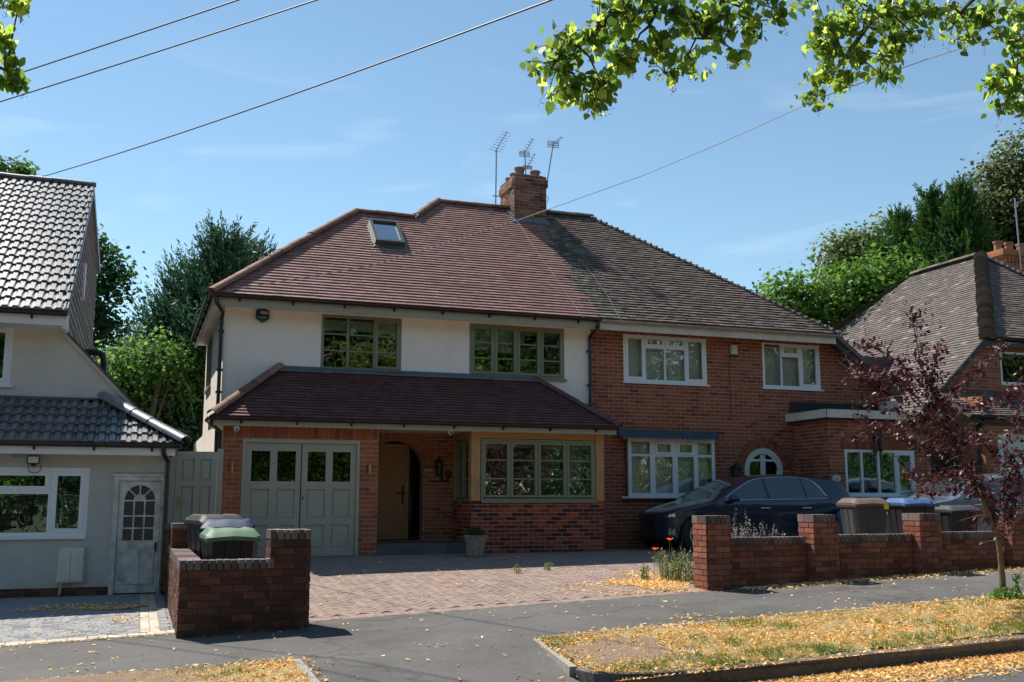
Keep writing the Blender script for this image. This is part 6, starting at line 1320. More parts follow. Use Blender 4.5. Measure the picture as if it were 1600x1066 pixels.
t = thing('tv_aerial', (8.82, 22, 8.8), "aerial with one broad grid on a leaning mast, rightmost on the chimney", 'aerial', 'aerials on the chimney')
b = MB(); b.tube([(8.78, 21.9, 8.62), (8.83, 21.9, 8.95), (9.02, 21.9, 10.05)], .018, 8); b.tube([(8.7, 21.9, 8.75), (8.84, 21.9, 8.75)], .014, 6); b.tube([(8.86, 21.9, 8.62), (8.90, 21.9, 8.72), (8.86, 21.9, 8.8)], .008, 5); b.build('mast', STEEL, t); b = MB(); grid(b, (9.01, 21.86, 10.08), .27, .14); yagi(b, (9.0, 21.9, 10.06), (.1, -.6, .12), .45, 5, .2); b.build('antenna', STEEL, t)
t = thing('tv_aerial', (28.6, 26.9, 10), "aerial mast beside the orange chimney at the far right", 'aerial', 'aerials on the chimney')
b = MB(); b.tube([(28.75, 26.85, 9.6), (28.72, 26.85, 12.2)], .025, 8); b.build('mast', STEEL, t); b = MB(); yagi(b, (28.5, 26.85, 11.9), (.5, -.5, .25), .9, 6, .5); b.build('antenna', STEEL, t)
# ================================================================ overhead wires
WIRE = M("wire_black", (.02, .02, .02), .6, .1, 5); WIREG = M("wire_grey", (.30, .30, .30), .5, .1, 5)
def wire(p, q, sag, r, label, mat=WIRE, n=28):
    p, q = Vector(p), Vector(q); b = MB(); b.tube([p.lerp(q, i / n) - Vector((0, 0, 4 * sag * (i / n) * (1 - i / n))) for i in range(n + 1)], r, 6); return single(b, 'overhead_wire', mat, label, 'wire', 'overhead wires')
def through(u0, v0, D0, u1, v1, D1, e0=.3, e1=.3):
    a, c = atd(u0, v0, D0), atd(u1, v1, D1); return tuple(a - (c - a) * e0), tuple(c + (c - a) * e1)
wire(*through(0, 158, 15.5, 490, 0, 12), .02, .010, "black wire, middle of the three slanting over the left roof")
wire(*through(0, 124, 15, 370, 0, 12), .01, .010, "black wire, uppermost of the three slanting over the left roof")
a, c = through(60, 278, 24, 825, 0, 11, .0, .3); wire(a, c, .14, .011, "black wire, lowest and longest of the three slanting up from the left roof")
pe = (1.32, 18.46, 5.28); c = at(1290, 150, 10.6); e_ = at(1640, 32, 8.4)
b = MB(); pts = [Vector(pe)]; P4 = [Vector(pe), Vector(at(582, 415, 17.9)), Vector(at(690, 382, 17.2)), Vector(at(810, 344, 16.4)), Vector(at(855, 328, 15.9)), Vector(at(1000, 276, 14.6)), Vector(at(1130, 222, 13.3)), Vector(c), Vector(at(1450, 92, 9.7)), Vector(e_)]
b.tube(P4, .0065, 6); single(b, 'overhead_wire', WIREG, "long pale wire from the left eave rising past the chimney to the upper right", 'wire', 'overhead wires')
for Pp, lb in (([(806, 345, 0), (835, 390, 0), (870, 440, 0), (905, 490, 0), (912, 498, 0)], "thin white cable lying on the roof below the chimney, left one"), ([(903, 405, 0), (925, 430, 0), (950, 465, 0), (968, 500, 0), (974, 506, 0)], "thin white cable lying on the grey part of the roof, right one")):
    pts = []
    for (u, v, _) in Pp:
        d = ray(u, v); s_ = (5.29 - 18.5 * T - 1.6) / (d[2] - d[1] * T); q = _C + d * s_; pts.append((q[0], q[1] - .02, q[2] + .02))
    b = MB(); b.tube(pts, .004, 5); single(b, 'roof_cable', M('cable_old_white', (.2, .19, .17), .7, .1, 9), lb, 'cable', 'cables on the roof')
# ================================================================ small plants by the drive and behind the wall
STEM = M("stem_green", (.08, .13, .04), .8, .2, 9)
def clump(name, cx, cy, rx, ry, n, h, label, stops, leaf=.05, flower=None, cat='plant', fl=.02, lean=.25, group=None):
    z0 = H(cx, cy); t = thing(name, (cx, cy, z0), label, cat, group); b = MB(); C = []; Fp = []
    for i in range(n):
        a = random.random() * 6.28; r = math.sqrt(random.random()); x, y = cx + r * rx * math.cos(a), cy + r * ry * math.sin(a); hh = h * random.uniform(.55, 1.1) * (1 - .35 * r); z = H(x, y)
        dx, dy = random.gauss(0, lean) * hh, random.gauss(0, lean) * hh; P_ = [(x + dx * (k / 3) ** 1.6, y + dy * (k / 3) ** 1.6, z + hh * k / 3) for k in range(4)]; b.tube(P_, [.004, .003, .003, .002], 4, cap=False)
        for k in range(9): f = random.random() ** .8; C.append((x + dx * f ** 1.6 + random.gauss(0, .02), y + dy * f ** 1.6 + random.gauss(0, .02), z + hh * f * .9 + .01))
        if flower and random.random() < flower[1]:
            for k in range(10): f = 1 - .25 * random.random(); Fp.append((x + dx * f + random.gauss(0, .008), y + dy * f + random.gauss(0, .008), z + hh * f))
    b.build('stem', STEM, t, recalc=False); C = np.array(C); mesh_np('leaf', leafquads(C, leaf, .6, .3), 4, Mleaf(name + "_leaf", stops, .3), rng.random(len(C)), t)
    if Fp: Fp = np.array(Fp); mesh_np('flower', leafquads(Fp, fl, .3, .8), 4, Mleaf(name + "_flower", flower[0], .2), rng.random(len(Fp)), t)
    return t
GS = [(0, (.09, .15, .05)), (.5, (.20, .27, .10)), (1, (.42, .42, .20))]
clump('wild_flowers', 7.36, 13.3, .2, .45, 100, .56, "tangle of wild green plants growing against the first brick pier", GS, .05, ([(0, (.5, .5, .35)), (1, (.6, .4, .2))], .25))
clump('weed', 6.95, 13.5, .06, .06, 10, .36, "single upright weed in the leaf litter left of the wild plants", [(0, (.10, .2, .04)), (1, (.22, .30, .08))], .06, lean=.08)
clump('weed', 5.5, 14.9, .05, .05, 8, .14, "small weed tuft growing through the paving beside the shade", GS, .04, group='weed tufts in the red paving'); clump('weed', 6.1, 15.1, .06, .06, 9, .15, "small weed tuft in the paving nearer the navy car", GS, .04, group='weed tufts in the red paving')
for (x, y, z, lb) in ((7.28, 13.35, .62 + .56, "orange poppy, the upper one beside the brick pier"), (7.12, 13.5, .62 + .42, "orange poppy, the lower one over the dark drive")):
    t = thing('poppy', (x, y, H(x, y)), lb, 'flower', 'orange poppies by the pier'); b = MB(); z = H(x, y) + (z - .62); b.tube([(x - .03, y, H(x, y)), (x - .02, y, z * .5 + H(x, y) * .5), (x, y, z)], .004, 5); b.build('stem', STEM, t)
    b = MB()
    for k in range(5):
        a = k * 1.257; b.add([(x, y, z), (x + .045 * math.cos(a - .5), y + .045 * math.sin(a - .5), z + .02), (x + .055 * math.cos(a), y + .055 * math.sin(a), z + .035), (x + .045 * math.cos(a + .5), y + .045 * math.sin(a + .5), z + .02)], [(0, 1, 2, 3)])
    b.build('petal', Mleaf("poppy_petal", [(0, (.75, .10, .02)), (1, (.85, .16, .03))], .35), t, recalc=False)
for i, (x, y, h) in enumerate(((8.02, 12.85, 1.10), (8.35, 12.95, 1.02), (8.75, 13.0, .90))):
    clump('lavender', x, y, .2, .2, 44, h - .05 * 0, ("lavender in pale flower just right of the first brick pier", "middle lavender plant above the brick wall", "lavender plant with fading flowers nearest the second pier")[i], [(0, (.12, .16, .09)), (1, (.25, .28, .17))], .04, ([(0, (.30, .24, .36)), (.5, (.42, .36, .46)), (1, (.55, .48, .45))], 1.0), 'lavender', .022, .12, 'lavender behind the brick wall')
b = MB()
patch("flower_bed", 7.6, 15.5, 12.5, 13.5, SOIL, dz=.035, step=.5, rough=.02)
# ================================================================ trees
def norm(a): return a / np.maximum(1e-9, np.linalg.norm(a, axis=-1, keepdims=True))
def crown_points(lobes, n, seed=0, gap=.0):
    """points through the outer part of overlapping lobes, thinned by noise so clumps and gaps form"""
    r_ = np.random.default_rng(seed); vol = np.array([l[3] * l[4] + l[4] * l[5] + l[3] * l[5] for l in lobes]); pick = r_.choice(len(lobes), n, p=vol / vol.sum()); Lb = np.array(lobes)[pick]
    d = norm(r_.normal(0, 1, (n, 3))); q = r_.random(n) ** .35; rr = .55 + .5 * q
    ph = r_.uniform(0, 6, 6)
    bump = 1 + .13 * np.sin(d[:, 0] * 7 + ph[0] + pick) * np.cos(d[:, 1] * 6 + ph[1]) + .10 * np.sin(d[:, 2] * 9 + ph[2] + pick * 2)
    P = Lb[:, :3] + d * Lb[:, 3:] * (rr * bump)[:, None]
    if gap: 
        s = gap; f = np.sin(P[:, 0] * s + ph[3]) + np.sin(P[:, 1] * s * 1.1 + ph[4]) + np.sin(P[:, 2] * s * 1.3 + ph[5]) + .8 * np.sin(P[:, 0] * s * 2.7 + P[:, 2] * s * 2.3); k = f > r_.uniform(-2.6, -.2, n); P, d, rr = P[k], d[k], rr[k]
    return P, d
def leaf_mesh(name, P, d, size, mat, parent, clusters=1, spread=.2, aspect=.7, seed=1, droop=0.0, rbias=0.0):
    r_ = np.random.default_rng(seed); P = np.repeat(P, clusters, 0) + r_.normal(0, spread, (len(P) * clusters, 3)); dd = np.repeat(d, clusters, 0); n = len(P)
    nn = norm(dd * .6 + np.array([0, 0, .5]) + r_.normal(0, .55, (n, 3))); a = norm(np.cross(nn, r_.normal(0, 1, (n, 3)))); a[:, 2] -= droop; a = norm(a); b_ = np.cross(nn, a)
    s = (size * r_.uniform(.6, 1.35, n))[:, None]; V = np.stack([P - a * s * .5, P - b_ * s * aspect * .5 - nn * s * .08, P + a * s * .5, P + b_ * s * aspect * .5 - nn * s * .08], 1).reshape(-1, 3)
    return mesh_np(name, V, 4, mat, np.clip(r_.random(n) * .75 + np.repeat(r_.random(n // clusters), clusters) * .25 + rbias, 0, 1), parent)
def limbs(parent, base, top, lobes, r, mat, name='trunk'):
    b = MB(); base, top = Vector(base), Vector(top); b.tube([base - Vector((0, 0, .2)), base.lerp(top, .33) + Vector((.1 * r, .2 * r, 0)), base.lerp(top, .66) - Vector((.2 * r, 0, 0)), top], [r * 1.25, r, r * .75, r * .35], 10); b.build(name, mat, parent, smooth=True, recalc=False)
    b = MB()
    for i, l in enumerate(lobes):
        s = base.lerp(top, .35 + .5 * random.random()); e = Vector(l[:3]); m_ = s.lerp(e, .5) + Vector((0, 0, .08 * (e - s).length)); b.tube([s, m_, e], [r * .45, r * .3, r * .1], 6, cap=False)
        for k in range(4): q = e + Vector([random.gauss(0, .5) * l[3 + j] for j in range(3)]); b.tube([m_.lerp(e, .5), e.lerp(q, .5) + Vector((0, 0, .1)), q], [r * .16, r * .1, r * .04], 4, cap=False)
    b.build('limb', mat, parent, recalc=False)
def broadleaf(loc, lobes, n, size, stops, label, category='tree', name='broadleaf_tree', clusters=5, spread=.25, gap=1.4, seed=0, r=.25, trans=.35, group=None, aspect=.75):
    t = thing(name, loc, label, category, group); P, d = crown_points(lobes, n, seed, gap)
    leaf_mesh('crown', P, d, size, Mleaf(name + "_leaf", stops, trans), t, clusters, spread, aspect, seed + 1)
    top = max(lobes, key=lambda l: l[2]); limbs(t, loc, (top[0], top[1], top[2] + .3 * top[5]), lobes, r, BARK); return t
def conifer(loc, h, rad_, n, label, stops, seed=0, name='conifer_tree', taper=1.0, size=.16, plume=.9, lean=0, group=None, z0=.02, spire=1.0):
    """feathery leylandii-type tree: plumes that leave the stem and sweep up"""
    t = thing(name, loc, label, 'conifer', group); r_ = np.random.default_rng(seed); x0, y0, zb = loc; k = 26
    f = z0 + (.98 - z0) * r_.random(n) ** .9; a = r_.uniform(0, 2 * np.pi, n); R_ = rad_ * (np.clip((1 - f) * 1.5, 0, 1) ** taper) * np.clip(.55 + f * 3, 0, 1) * (.8 + .35 * np.sin(a * 3 + f * 17 + seed)) * r_.uniform(.55, 1.05, n)
    S0 = np.stack([x0 + np.cos(a) * R_ * .35, y0 + np.sin(a) * R_ * .35, zb + f * h - R_ * .25], 1); ln = plume * (.5 + .7 * r_.random(n)) * (.55 + .5 * (1 - f)); up = .35 + .9 * f ** 1.5
    Dv = norm(np.stack([np.cos(a), np.sin(a), up * spire], 1)); S1 = np.stack([x0 + np.cos(a) * R_, y0 + np.sin(a) * R_, zb + f * h], 1)
    out = []; nn = []
    tt = np.linspace(0, 1, k)
    for q in range(k):
        c = S1 + Dv * (tt[q] * ln)[:, None] + np.array([0, 0, 1]) * (tt[q] ** 2 * ln * .25)[:, None] if tt[q] > 0 else S1
        w_ = .32 * (1 - tt[q]) ** .8 * np.minimum(1, ln)[:, None]; c = c + r_.normal(0, 1, (n, 3)) * w_ * .45; dd = norm(Dv + r_.normal(0, .55, (n, 3))); sd = norm(np.cross(dd, r_.normal(0, 1, (n, 3)))); s = (size * (1.15 - .6 * tt[q]) * r_.uniform(.6, 1.3, n))[:, None]
        out.append(np.stack([c - dd * s * .5, c + sd * s * .16, c + dd * s * .8, c - sd * s * .16], 1).reshape(-1, 3)); nn.append(np.clip(r_.random(n) * .7 + tt[q] * .3, 0, 1))
    mesh_np('crown', np.concatenate(out), 4, Mleaf(name + "_leaf", stops, .2, .6), np.concatenate(nn), t)
    b = MB(); b.tube([(x0, y0, zb - .2), (x0, y0, zb + h * .5), (x0, y0, zb + h * .97)], [.3, .18, .03], 8); b.build('trunk', BARK, t, recalc=False)
    P, d = crown_points([(x0, y0, zb + h * .38, rad_ * .62, rad_ * .62, h * .36)], 2200, seed); leaf_mesh('crown_fill', P, d, .5, Mleaf(name + "_inner", [(0, (.012, .03, .012)), (1, (.03, .06, .02))], .05), t, 1, .1); return t
DG = [(0, (.016, .045, .026)), (.5, (.036, .09, .045)), (1, (.075, .15, .07))]
MG = [(0, (.03, .07, .015)), (.5, (.06, .13, .025)), (1, (.11, .20, .04))]
LG = [(0, (.05, .11, .015)), (.5, (.10, .20, .03)), (1, (.18, .30, .05))]
YG = [(0, (.035, .07, .015)), (.45, (.08, .12, .03)), (.75, (.22, .24, .09)), (1, (.42, .42, .20))]
# left background
conifer((*at(352, 400, 31)[:2], .4), 8.9, 2.2, 1300, "tall dark blue green conifer rising behind the left end of the cream house", DG, seed=3, plume=1.5, size=.22, taper=.8)
conifer((*at(300, 500, 32)[:2], .4), 7.9, 2.4, 800, "dark conifer leaning out on the left side of the tall one", DG, seed=6, plume=1.9, size=.22, taper=.9)
conifer((*at(262, 500, 32)[:2], .4), 6.9, 2.0, 750, "shorter dark conifer spur at the left foot of the tall one", DG, seed=5, plume=1.5, size=.22)
conifer((*at(392, 400, 33)[:2], .4), 9.2, 2.2, 900, "dark conifer partly hidden by the hip of the red roof", DG, seed=8, plume=1.4, size=.22, taper=.8)
def LP(u, v, D, rx, ry=None, rz=None): p = atd(u, v, D); return (p[0], p[1], p[2], rx, ry or rx, rz or rx)
broadleaf((-2.2, 34, .4), [LP(150, 440, 35, 1.1), LP(165, 480, 35, 1.0), LP(150, 530, 35, .9), LP(140, 400, 35, .7), LP(120, 470, 35, 1.3), LP(170, 510, 35, .6)], 900, .20, [(0, (.015, .045, .015)), (.5, (.03, .08, .02)), (1, (.07, .14, .03))], "dark leafy tree showing past the tile hung gable on the left", seed=11, clusters=7)
broadleaf((-.2, 27.5, .4), [LP(285, 560, 28.5, .6), LP(205, 590, 28.5, 1.0), LP(245, 575, 28.5, .9), LP(275, 600, 28.5, .9), LP(230, 640, 28.5, 1.2), LP(290, 650, 28.5, .9), LP(262, 545, 28.5, .5), LP(175, 600, 28.5, .7), LP(200, 650, 28.5, .8), LP(265, 680, 28.5, .9)], 1900, .13, [(0, (.04, .09, .02)), (.5, (.09, .18, .035)), (1, (.22, .32, .09))], "light green bushy shrub filling the gap between the left houses", 'shrub', 'garden_shrub', seed=13, trans=.5, clusters=7, spread=.18, r=.1)
broadleaf((-1.0, 33, .4), [LP(190, 560, 34, .8), LP(215, 545, 34, .5), LP(175, 575, 34, .8), LP(240, 590, 34, .9)], 500, .16, [(0, (.03, .06, .02)), (1, (.08, .15, .05))], "blue green small tree behind the light shrub on the left", seed=15, clusters=6)
broadleaf((-6, 45, .4), [LP(20, 276, 47, .9, .9, .5), LP(5, 282, 47, 1.2, 1, .8), LP(38, 282, 47, .5, .5, .3)], 260, .25, MG, "treetop just showing above the grey roof at the far left", seed=17, clusters=6)
# right background
broadleaf((22, 29, .6), [LP(1225, 462, 33, .6), LP(1270, 470, 33, .9), LP(1320, 470, 33, 1.0), LP(1370, 450, 33, .9), LP(1410, 432, 33, .8), LP(1300, 500, 33, 1.0), LP(1245, 495, 33, .8), LP(1345, 490, 33, 1.0), LP(1400, 460, 33, .9), LP(1330, 440, 33, .6)], 1700, .17, LG, "bright lime green bushy tree between the two brick houses", seed=21, clusters=7, spread=.22)
broadleaf((28, 34, .6), [LP(1310, 405, 46, 1.0, 1.0, .9), LP(1330, 392, 46, .9), LP(1350, 400, 46, 1.1), LP(1390, 385, 46, 1.2), LP(1310, 440, 46, 1.0), LP(1360, 425, 46, 1.3), LP(1410, 395, 46, 1.2)], 1300, .2, YG, "yellow flecked tree behind the bright green one", seed=23, clusters=7)
DC = [(0, (.018, .05, .012)), (.5, (.05, .11, .025)), (1, (.10, .19, .04))]
for i, (u, v, D, rr, sd, lb) in enumerate(((1408, 342, 44, 2.5, 31, "leftmost of the green conifers on the right skyline"), (1452, 306, 43, 2.3, 33, "thin topped middle conifer on the right skyline"), (1500, 290, 42, 2.6, 35, "tallest pointed conifer on the right skyline"), (1372, 388, 43, 1.8, 37, "low conifer shoulder beside the yellow flecked tree"))):
    p = atd(u, v, D); conifer((p[0], p[1], .6), p[2] - .5, rr * 1.35, 1000, lb, DC, seed=sd, plume=1.25, size=.24, group='conifers on the right skyline', taper=1.15, z0=.25)
broadleaf((36, 33, .6), [LP(1590, 300, 44, 1.9, 2, 1.6), LP(1555, 325, 44, 1.6), LP(1545, 350, 44, 1.3), LP(1575, 285, 44, 1.1), LP(1600, 268, 44, 1.4), LP(1555, 375, 44, 1.6), LP(1540, 400, 44, 1.2), LP(1605, 345, 44, 2.0), LP(1640, 300, 44, 2.5), LP(1580, 385, 44, 1.5)], 2600, .2, [(0, (.03, .055, .015)), (.4, (.06, .09, .025)), (.75, (.15, .16, .06)), (1, (.33, .31, .15))], "large olive green flowering tree at the right edge of the skyline", seed=41, clusters=7, r=.5)
broadleaf((18, 50, .6), [LP(1195, 462, 52, .5), LP(1205, 475, 52, .5)], 60, .2, MG, "wispy treetop just clearing the right slope of the grey roof", seed=43)
# trees across the street, behind the viewer: what the windows mirror
k = 0
for (x, y, h, rr, sd) in ((-18, -24, 17, 6, 71), (-7, -25, 18, 6, 72), (4, -24, 16, 6, 73), (14, -26, 18, 6, 74), (26, -25, 17, 6, 75), (-13, -13, 13, 4.2, 51), (-5.5, -16, 15, 4.6, 52), (2, -14, 12, 4.0, 53), (8.5, -17, 14, 4.6, 54), (16, -14, 13, 4.2, 55), (24, -16, 15, 4.8, 56), (-22, -16, 14, 5, 57), (33, -15, 13, 5, 58), (42, -17, 14, 5, 59), (51, -16, 13, 5, 60), (60, -18, 15, 5, 61), (70, -18, 15, 5, 62)):
    lob = [(x + random.gauss(0, rr * .42), y + random.gauss(0, rr * .42), h * random.uniform(.22, .88), rr * .5, rr * .5, rr * .5) for _ in range(13)]
    tt_ = broadleaf((x, y, 0), lob, 1500, .30, [MG, LG, MG, DG][k % 4], "leafy tree across the street, behind the viewer", seed=sd, clusters=6, spread=.5, r=.3, group='trees across the street', gap=.7); k += 1
    P, d = crown_points([(l[0], l[1], l[2], l[3] * .8, l[4] * .8, l[5] * .8) for l in lob] + [(x, y, h * .5, rr * .9, rr * .7, h * .42)], 1800, sd, 0); leaf_mesh('crown_fill', P, d, .9, Mleaf("inner_dark", [(0, (.012, .03, .008)), (1, (.03, .06, .015))], .05), tt_, 1, .1)  # dark oversized leaves added inside the crowns to block sky in window reflections
for i, x in enumerate(range(-20, 74, 6)):
    broadleaf((x, -9.6, 0), [(x + random.uniform(-3, 3), -9.6 + random.gauss(0, .5), random.uniform(.6, 3.6), 1.7, 1.0, 1.3) for _ in range(7)], 650, .26, [DG, MG, LG][i % 3], "leafy shrub in the hedge line across the street, behind the viewer", 'shrub', 'hedge_shrub', seed=80 + i, clusters=5, spread=.3, r=.06, group='hedge shrubs across the street', gap=0)
# ---------------------------------------------------------------- purple plum sapling on the verge
tp = thing('plum_tree', (9.8, 9.8, .43), "young purple leaved plum tree on the dry verge, forked low", 'tree')
YP = 9.8
def pp(u, v, dy=0): return Vector(at(u, v, YP + dy))
b = MB(); b.tube([pp(1568, 945), pp(1566, 900), pp(1562, 860), pp(1560, 845)], [.045, .036, .034, .034], 12)
b.build('trunk', BARK_P, tp, smooth=True, recalc=False)
br = [([(1560, 850), (1548, 815), (1532, 775), (1516, 735), (1498, 700), (1480, 660), (1462, 620)], .026, -.05), ([(1561, 850), (1555, 815), (1553, 795), (1540, 770), (1530, 740)], .018, .05),
      ([(1568, 860), (1570, 800), (1568, 740), (1572, 690), (1590, 650), (1600, 600)], .010, .1), ([(1516, 735), (1500, 690), (1478, 650), (1450, 600), (1440, 560), (1428, 500), (1424, 490)], .013, -.1), ([(1498, 700), (1470, 660), (1440, 630), (1410, 600), (1375, 580), (1335, 572)], .012, -.15), ([(1480, 680), (1440, 668), (1400, 668), (1360, 676), (1325, 684)], .011, -.2),
      ([(1490, 700), (1455, 706), (1420, 690), (1370, 660), (1330, 650)], .010, .15), ([(1475, 650), (1490, 610), (1520, 590), (1550, 560), (1570, 530)], .010, .1), ([(1480, 665), (1505, 640), (1540, 632), (1575, 625), (1600, 618)], .009, 0), ([(1516, 735), (1490, 745), (1460, 745), (1430, 742), (1415, 735)], .009, -.1), ([(1462, 620), (1450, 590), (1420, 585), (1385, 600), (1350, 595), (1320, 585)], .008, .1),
      ([(1498, 700), (1520, 680), (1545, 690), (1555, 715)], .007, .1), ([(1470, 640), (1455, 600), (1460, 570), (1472, 535)], .008, -.2), ([(1532, 775), (1500, 765), (1460, 770), (1435, 765)], .008, .1), ([(1572, 700), (1585, 720), (1598, 760), (1600, 790)], .006, 0), ([(1568, 780), (1585, 740), (1600, 710)], .006, .1), ([(1480, 660), (1455, 650), (1430, 655), (1390, 640), (1355, 615)], .009, .2), ([(1440, 600), (1405, 570), (1370, 545), (1335, 540)], .007, -.1), ([(1555, 820), (1580, 810), (1570, 790), (1585, 770)], .006, 0), ([(1540, 800), (1560, 830), (1555, 850)], .006, .1), ([(1550, 835), (1575, 835), (1590, 815)], .006, .1)]
b = MB(); LC = []; 
for pts, r, dy in br:
    P_ = [pp(u + random.gauss(0, 2), v + random.gauss(0, 2), dy * (i / (len(pts) - 1))) for i, (u, v) in enumerate(pts)]; b.tube(P_, [r * (1 - .8 * i / (len(P_) - 1)) + .0015 for i in range(len(P_))], 6, cap=False)
    tot = len(P_) - 1
    for k in range(int(12 * tot)):
        s = (.15 if pts[0][1] > 800 else .08) + random.random() * .9; s = min(s, .999) * tot; i = int(s); p = P_[i].lerp(P_[i + 1], s - i)
        if p.z < 1.35: 
            if random.random() < .75: continue
        if random.random() < .55:
            q = p + Vector((random.gauss(0, .12), random.gauss(0, .16), random.gauss(.02, .10))); b.tube([p, p.lerp(q, .5) + Vector((0, 0, .02)), q], [.003, .0025, .0015], 4, cap=False)
        else: q = p
        for w_ in range(random.randint(3, 8)): f = random.random(); c_ = p.lerp(q, f); LC.append((c_.x + random.gauss(0, .035), c_.y + random.gauss(0, .035), c_.z + random.gauss(0, .035)))
b.build('branch', BARK_P, tp, recalc=False); LC = np.array(LC); n = len(LC)
PL = Mleaf("plum_leaf", [(0, (.030, .010, .014)), (.5, (.065, .016, .024)), (.85, (.11, .02, .03)), (1, (.17, .03, .04))], .22, .5, .6)
dn = norm(rng.normal(0, 1, (n, 3)) + np.array([0, 0, -.3])); e_ = norm(np.cross(dn, rng.normal(0, 1, (n, 3)))); nn_ = np.cross(dn, e_); s = rng.uniform(.035, .08, n)[:, None]
V = np.stack([LC - dn * s * .5, LC - dn * s * .1 - e_ * s * .27 + nn_ * s * .06, LC + dn * s * .25 - e_ * s * .2 + nn_ * s * .03, LC + dn * s * .55, LC + dn * s * .25 + e_ * s * .2 + nn_ * s * .03, LC - dn * s * .1 + e_ * s * .27 + nn_ * s * .06], 1).reshape(-1, 3)
mesh_np('crown', V, 6, PL, rng.random(n), tp)
C = ballpts((9.78, 9.72, .48), (.22, .16, .10), 260); mesh_np('base_suckers', leafquads(C, .06, .5), 4, Mleaf("sucker_leaf", LG, .3), rng.random(260), tp)
C = ballpts((10.0, 9.75, .62), (.08, .08, .14), 45); mesh_np('base_suckers', leafquads(C, .06, .3), 4, Mleaf("sucker_leaf", MG, .3), rng.random(45), tp)
# ---------------------------------------------------------------- lime trees whose branches hang into the picture
LIME = Mleaf("lime_leaf", [(0, (.05, .095, .02)), (.4, (.12, .185, .03)), (.8, (.23, .30, .045)), (1, (.41, .44, .09))], .70, .45, .45, hv=2.4, hs_=1.0)
def heart(P, ax, e, nn, s):
    pr = [(-.5, 0, 0), (-.58, .22, .04), (-.35, .46, .09), (.0, .46, .07), (.34, .22, .02), (.62, 0, -.05), (.34, -.22, .02), (.0, -.46, .07), (-.35, -.46, .09), (-.58, -.22, .04)]
    return np.stack([P + ax * s * a + e * s * b_ * .95 + nn * s * c for a, b_, c in pr], 1).reshape(-1, 3)
def lime(loc, spine, clusters, label, seed, size=.075, trunk_top=9):
    """clusters: (x,y,z, rx,ry,rz, number of leaves); spine: main boughs as point lists"""
    t = thing('lime_tree', loc, label, 'tree', 'lime trees along the kerb'); r_ = np.random.default_rng(seed); b = MB(); x, y, z = loc
    b.tube([(x, y, z - .2), (x + .05, y, z + 2), (x, y + .05, z + 4), (x - .1, y, z + trunk_top)], [.34, .26, .22, .08], 12); b.build('trunk', BARK, t, smooth=True, recalc=False)
    b = MB(); LP_ = []
    for sp in spine: b.tube(sp, [.05 * (1 - .8 * i / (len(sp) - 1)) + .004 for i in range(len(sp))], 6, cap=False)
    allsp = [Vector(p) for sp in spine for p in sp]
    for (cx, cy, cz, rx, ry, rz, n) in clusters:
        c = Vector((cx, cy, cz)); nr = min(allsp, key=lambda p: (p - c).length); b.tube([nr, nr.lerp(c, .5) + Vector((0, 0, .06)), c], [.012, .008, .005], 5, cap=False)
        m_ = max(3, n // 7)
        for k in range(m_):
            q = c + Vector((float(r_.normal(0, .6)) * rx, float(r_.normal(0, .7)) * ry, float(r_.normal(0, .58)) * rz)); b.tube([c, c.lerp(q, .5) + Vector((0, 0, .03)), q], [.005, .004, .0025], 4, cap=False)
            for w_ in range(9): f = r_.random() ** .6; p = c.lerp(q, float(f)); LP_.append((p.x + r_.normal(0, .045), p.y + r_.normal(0, .05), p.z + r_.normal(-.02, .04)))
    b.build('branch', TWIG, t, recalc=False); P = np.array(LP_); n = len(P); ax = norm(np.stack([r_.normal(0, .55, n), r_.normal(0, .55, n), r_.normal(-.75, .45, n)], 1)); e = norm(np.cross(ax, r_.normal(0, 1, (n, 3)))); nn = np.cross(ax, e); s = (size * r_.uniform(.4, 1.35, n))[:, None]
    mesh_np('crown', heart(P, ax, e, nn, s), 10, LIME, r_.random(n), t)
    # flower stalks
    k = r_.choice(n, n // 14); b = MB()
    for i in k:
        p = Vector(P[i]); q = p + Vector((r_.normal(0, .02), r_.normal(0, .02), -.07)); b.tube([p, q], .0012, 3, cap=False)
        for j in range(4): c = q + Vector((r_.normal(0, .012), r_.normal(0, .012), -.005 - .01 * j)); b.add([c + Vector((.005, 0, 0)), c + Vector((0, .005, 0)), c + Vector((-.005, 0, 0)), c + Vector((0, -.005, 0)), c + Vector((0, 0, .006)), c - Vector((0, 0, .006))], [(0, 1, 4), (1, 2, 4), (2, 3, 4), (3, 0, 4), (1, 0, 5), (2, 1, 5), (3, 2, 5), (0, 3, 5)])
    b.build('flower_stalk', TWIG, t, recalc=False)
    return t
def CL(u, v, D, ru, rv, n): p = atd(u, v, D); k = D / 1600; return (p[0], p[1], p[2], ru * k, ru * k, rv * k, n)
def AP(*a): return [tuple(atd(u, v, D)) for u, v, D in a]
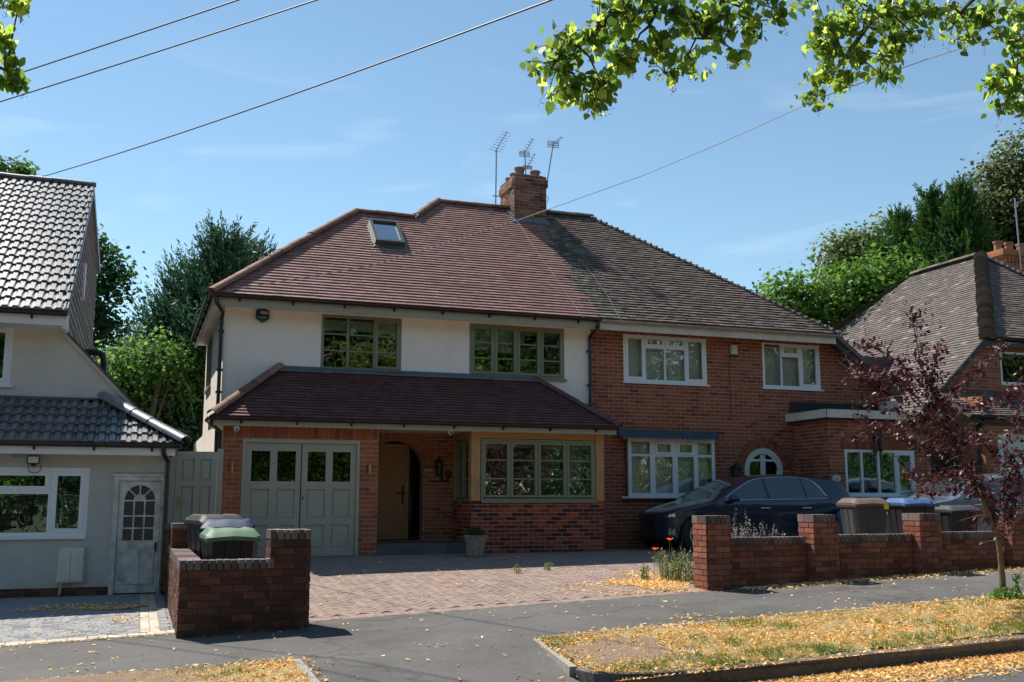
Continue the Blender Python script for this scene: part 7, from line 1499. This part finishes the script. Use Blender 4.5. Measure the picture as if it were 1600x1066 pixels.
lime((9.4, 4.6, .2), [[(9.3, 4.6, 5.5)] + AP((1700, -160, 8.5), (1400, -130, 8), (1150, -90, 7.7), (1030, 0, 7.6), (1015, 40, 7.5)), AP((1400, -130, 8), (1200, -60, 7.7), (1130, 0, 7.6), (1100, 60, 7.5)), AP((1030, -60, 7.6), (960, 20, 7.5), (900, 70, 7.5), (860, 100, 7.5)), [(9.3, 4.6, 6)] + AP((1700, -100, 9.5), (1450, -60, 9.6), (1370, 20, 9.6), (1320, 90, 9.6), (1290, 130, 9.6)), AP((1600, -80, 9.6), (1500, 20, 9.6)), [(9.3, 4.6, 6)] + AP((1750, 40, 10), (1640, 90, 10), (1590, 130, 10))],
     [CL(885, 75, 7.5, 42, 30, 110), CL(870, 110, 7.5, 28, 20, 60), CL(900, 135, 7.5, 35, 22, 70), CL(935, 60, 7.5, 40, 34, 110), CL(940, 130, 7.5, 38, 26, 90), CL(930, 155, 7.5, 26, 12, 36), CL(960, 20, 7.5, 45, 26, 90), CL(985, 90, 7.5, 36, 30, 90), CL(1000, 20, 7.5, 45, 28, 70), CL(1030, 70, 7.5, 34, 30, 70), CL(1060, 20, 7.5, 40, 26, 70), CL(1075, 85, 7.5, 30, 28, 50), CL(1040, 115, 7.5, 32, 14, 30), CL(1110, 25, 7.5, 35, 26, 60), CL(1140, 50, 7.5, 26, 22, 40), CL(1150, 85, 7.5, 22, 16, 26), CL(1180, 45, 7.5, 22, 22, 26), CL(1160, 10, 7.5, 40, 22, 46), CL(1210, 15, 7.5, 25, 22, 36), CL(1070, 40, 7.5, 40, 30, 40),
      CL(1000, -30, 7.7, 90, 20, 120), CL(1150, -30, 7.7, 80, 20, 90), CL(1280, -20, 9.5, 50, 30, 70),
      CL(1290, 40, 9.5, 30, 34, 90), CL(1330, 30, 9.6, 40, 34, 140), CL(1380, 20, 9.6, 45, 30, 140), CL(1300, 80, 9.5, 26, 24, 80), CL(1340, 80, 9.6, 36, 30, 110), CL(1275, 60, 9.5, 20, 18, 36), CL(1285, 118, 9.5, 26, 18, 60), CL(1270, 145, 9.5, 20, 12, 36), CL(1320, 122, 9.5, 32, 14, 60), CL(1375, 115, 9.6, 20, 20, 46), CL(1400, 65, 9.6, 30, 22, 70), CL(1390, 90, 9.6, 22, 14, 30), CL(1430, 20, 9.6, 35, 24, 90), CL(1425, 50, 9.6, 26, 16, 40), CL(1470, 15, 9.6, 30, 22, 60), CL(1490, 40, 9.6, 22, 20, 40), CL(1520, 25, 9.6, 30, 26, 60), CL(1515, 60, 9.6, 16, 10, 20), CL(1550, 20, 9.6, 30, 24, 70), CL(1560, 50, 9.6, 14, 10, 20), CL(1590, 15, 9.6, 22, 24, 50),
      CL(1590, 40, 10, 14, 12, 26), CL(1595, 65, 10, 16, 14, 30), CL(1575, 65, 10, 14, 8, 16), CL(1590, 95, 10, 16, 16, 36), CL(1545, 130, 10, 20, 14, 46), CL(1580, 135, 10, 26, 22, 70), CL(1570, 165, 10, 18, 14, 36), CL(1605, 165, 10, 22, 20, 46), CL(1560, 115, 10, 14, 8, 16), CL(1630, 60, 10, 40, 60, 120), CL(1640, 140, 10, 40, 40, 90)],
     "lime tree leaning in from the right, its sunlit branches across the top of the view", 61, size=.066)
lime((-5.6, 5.2, .0), [[(-5.5, 5.2, 5.5)] + AP((-260, -60, 9), (-120, 40, 9), (-40, 90, 9), (10, 110, 9))],
     [CL(10, -2, 9, 22, 10, 22), CL(30, 6, 9, 10, 8, 8), CL(5, 55, 9, 8, 10, 12), CL(8, 85, 9, 10, 12, 22), CL(14, 108, 9, 10, 12, 22), CL(30, 124, 9, 8, 6, 9), CL(16, 128, 9, 10, 7, 12), CL(-30, 60, 9, 34, 60, 120), CL(-80, 100, 9, 50, 60, 120), CL(-80, 0, 9, 60, 40, 100)],
     "lime tree outside the left edge, a few leaf sprays showing in the top left corner", 62, size=.085)
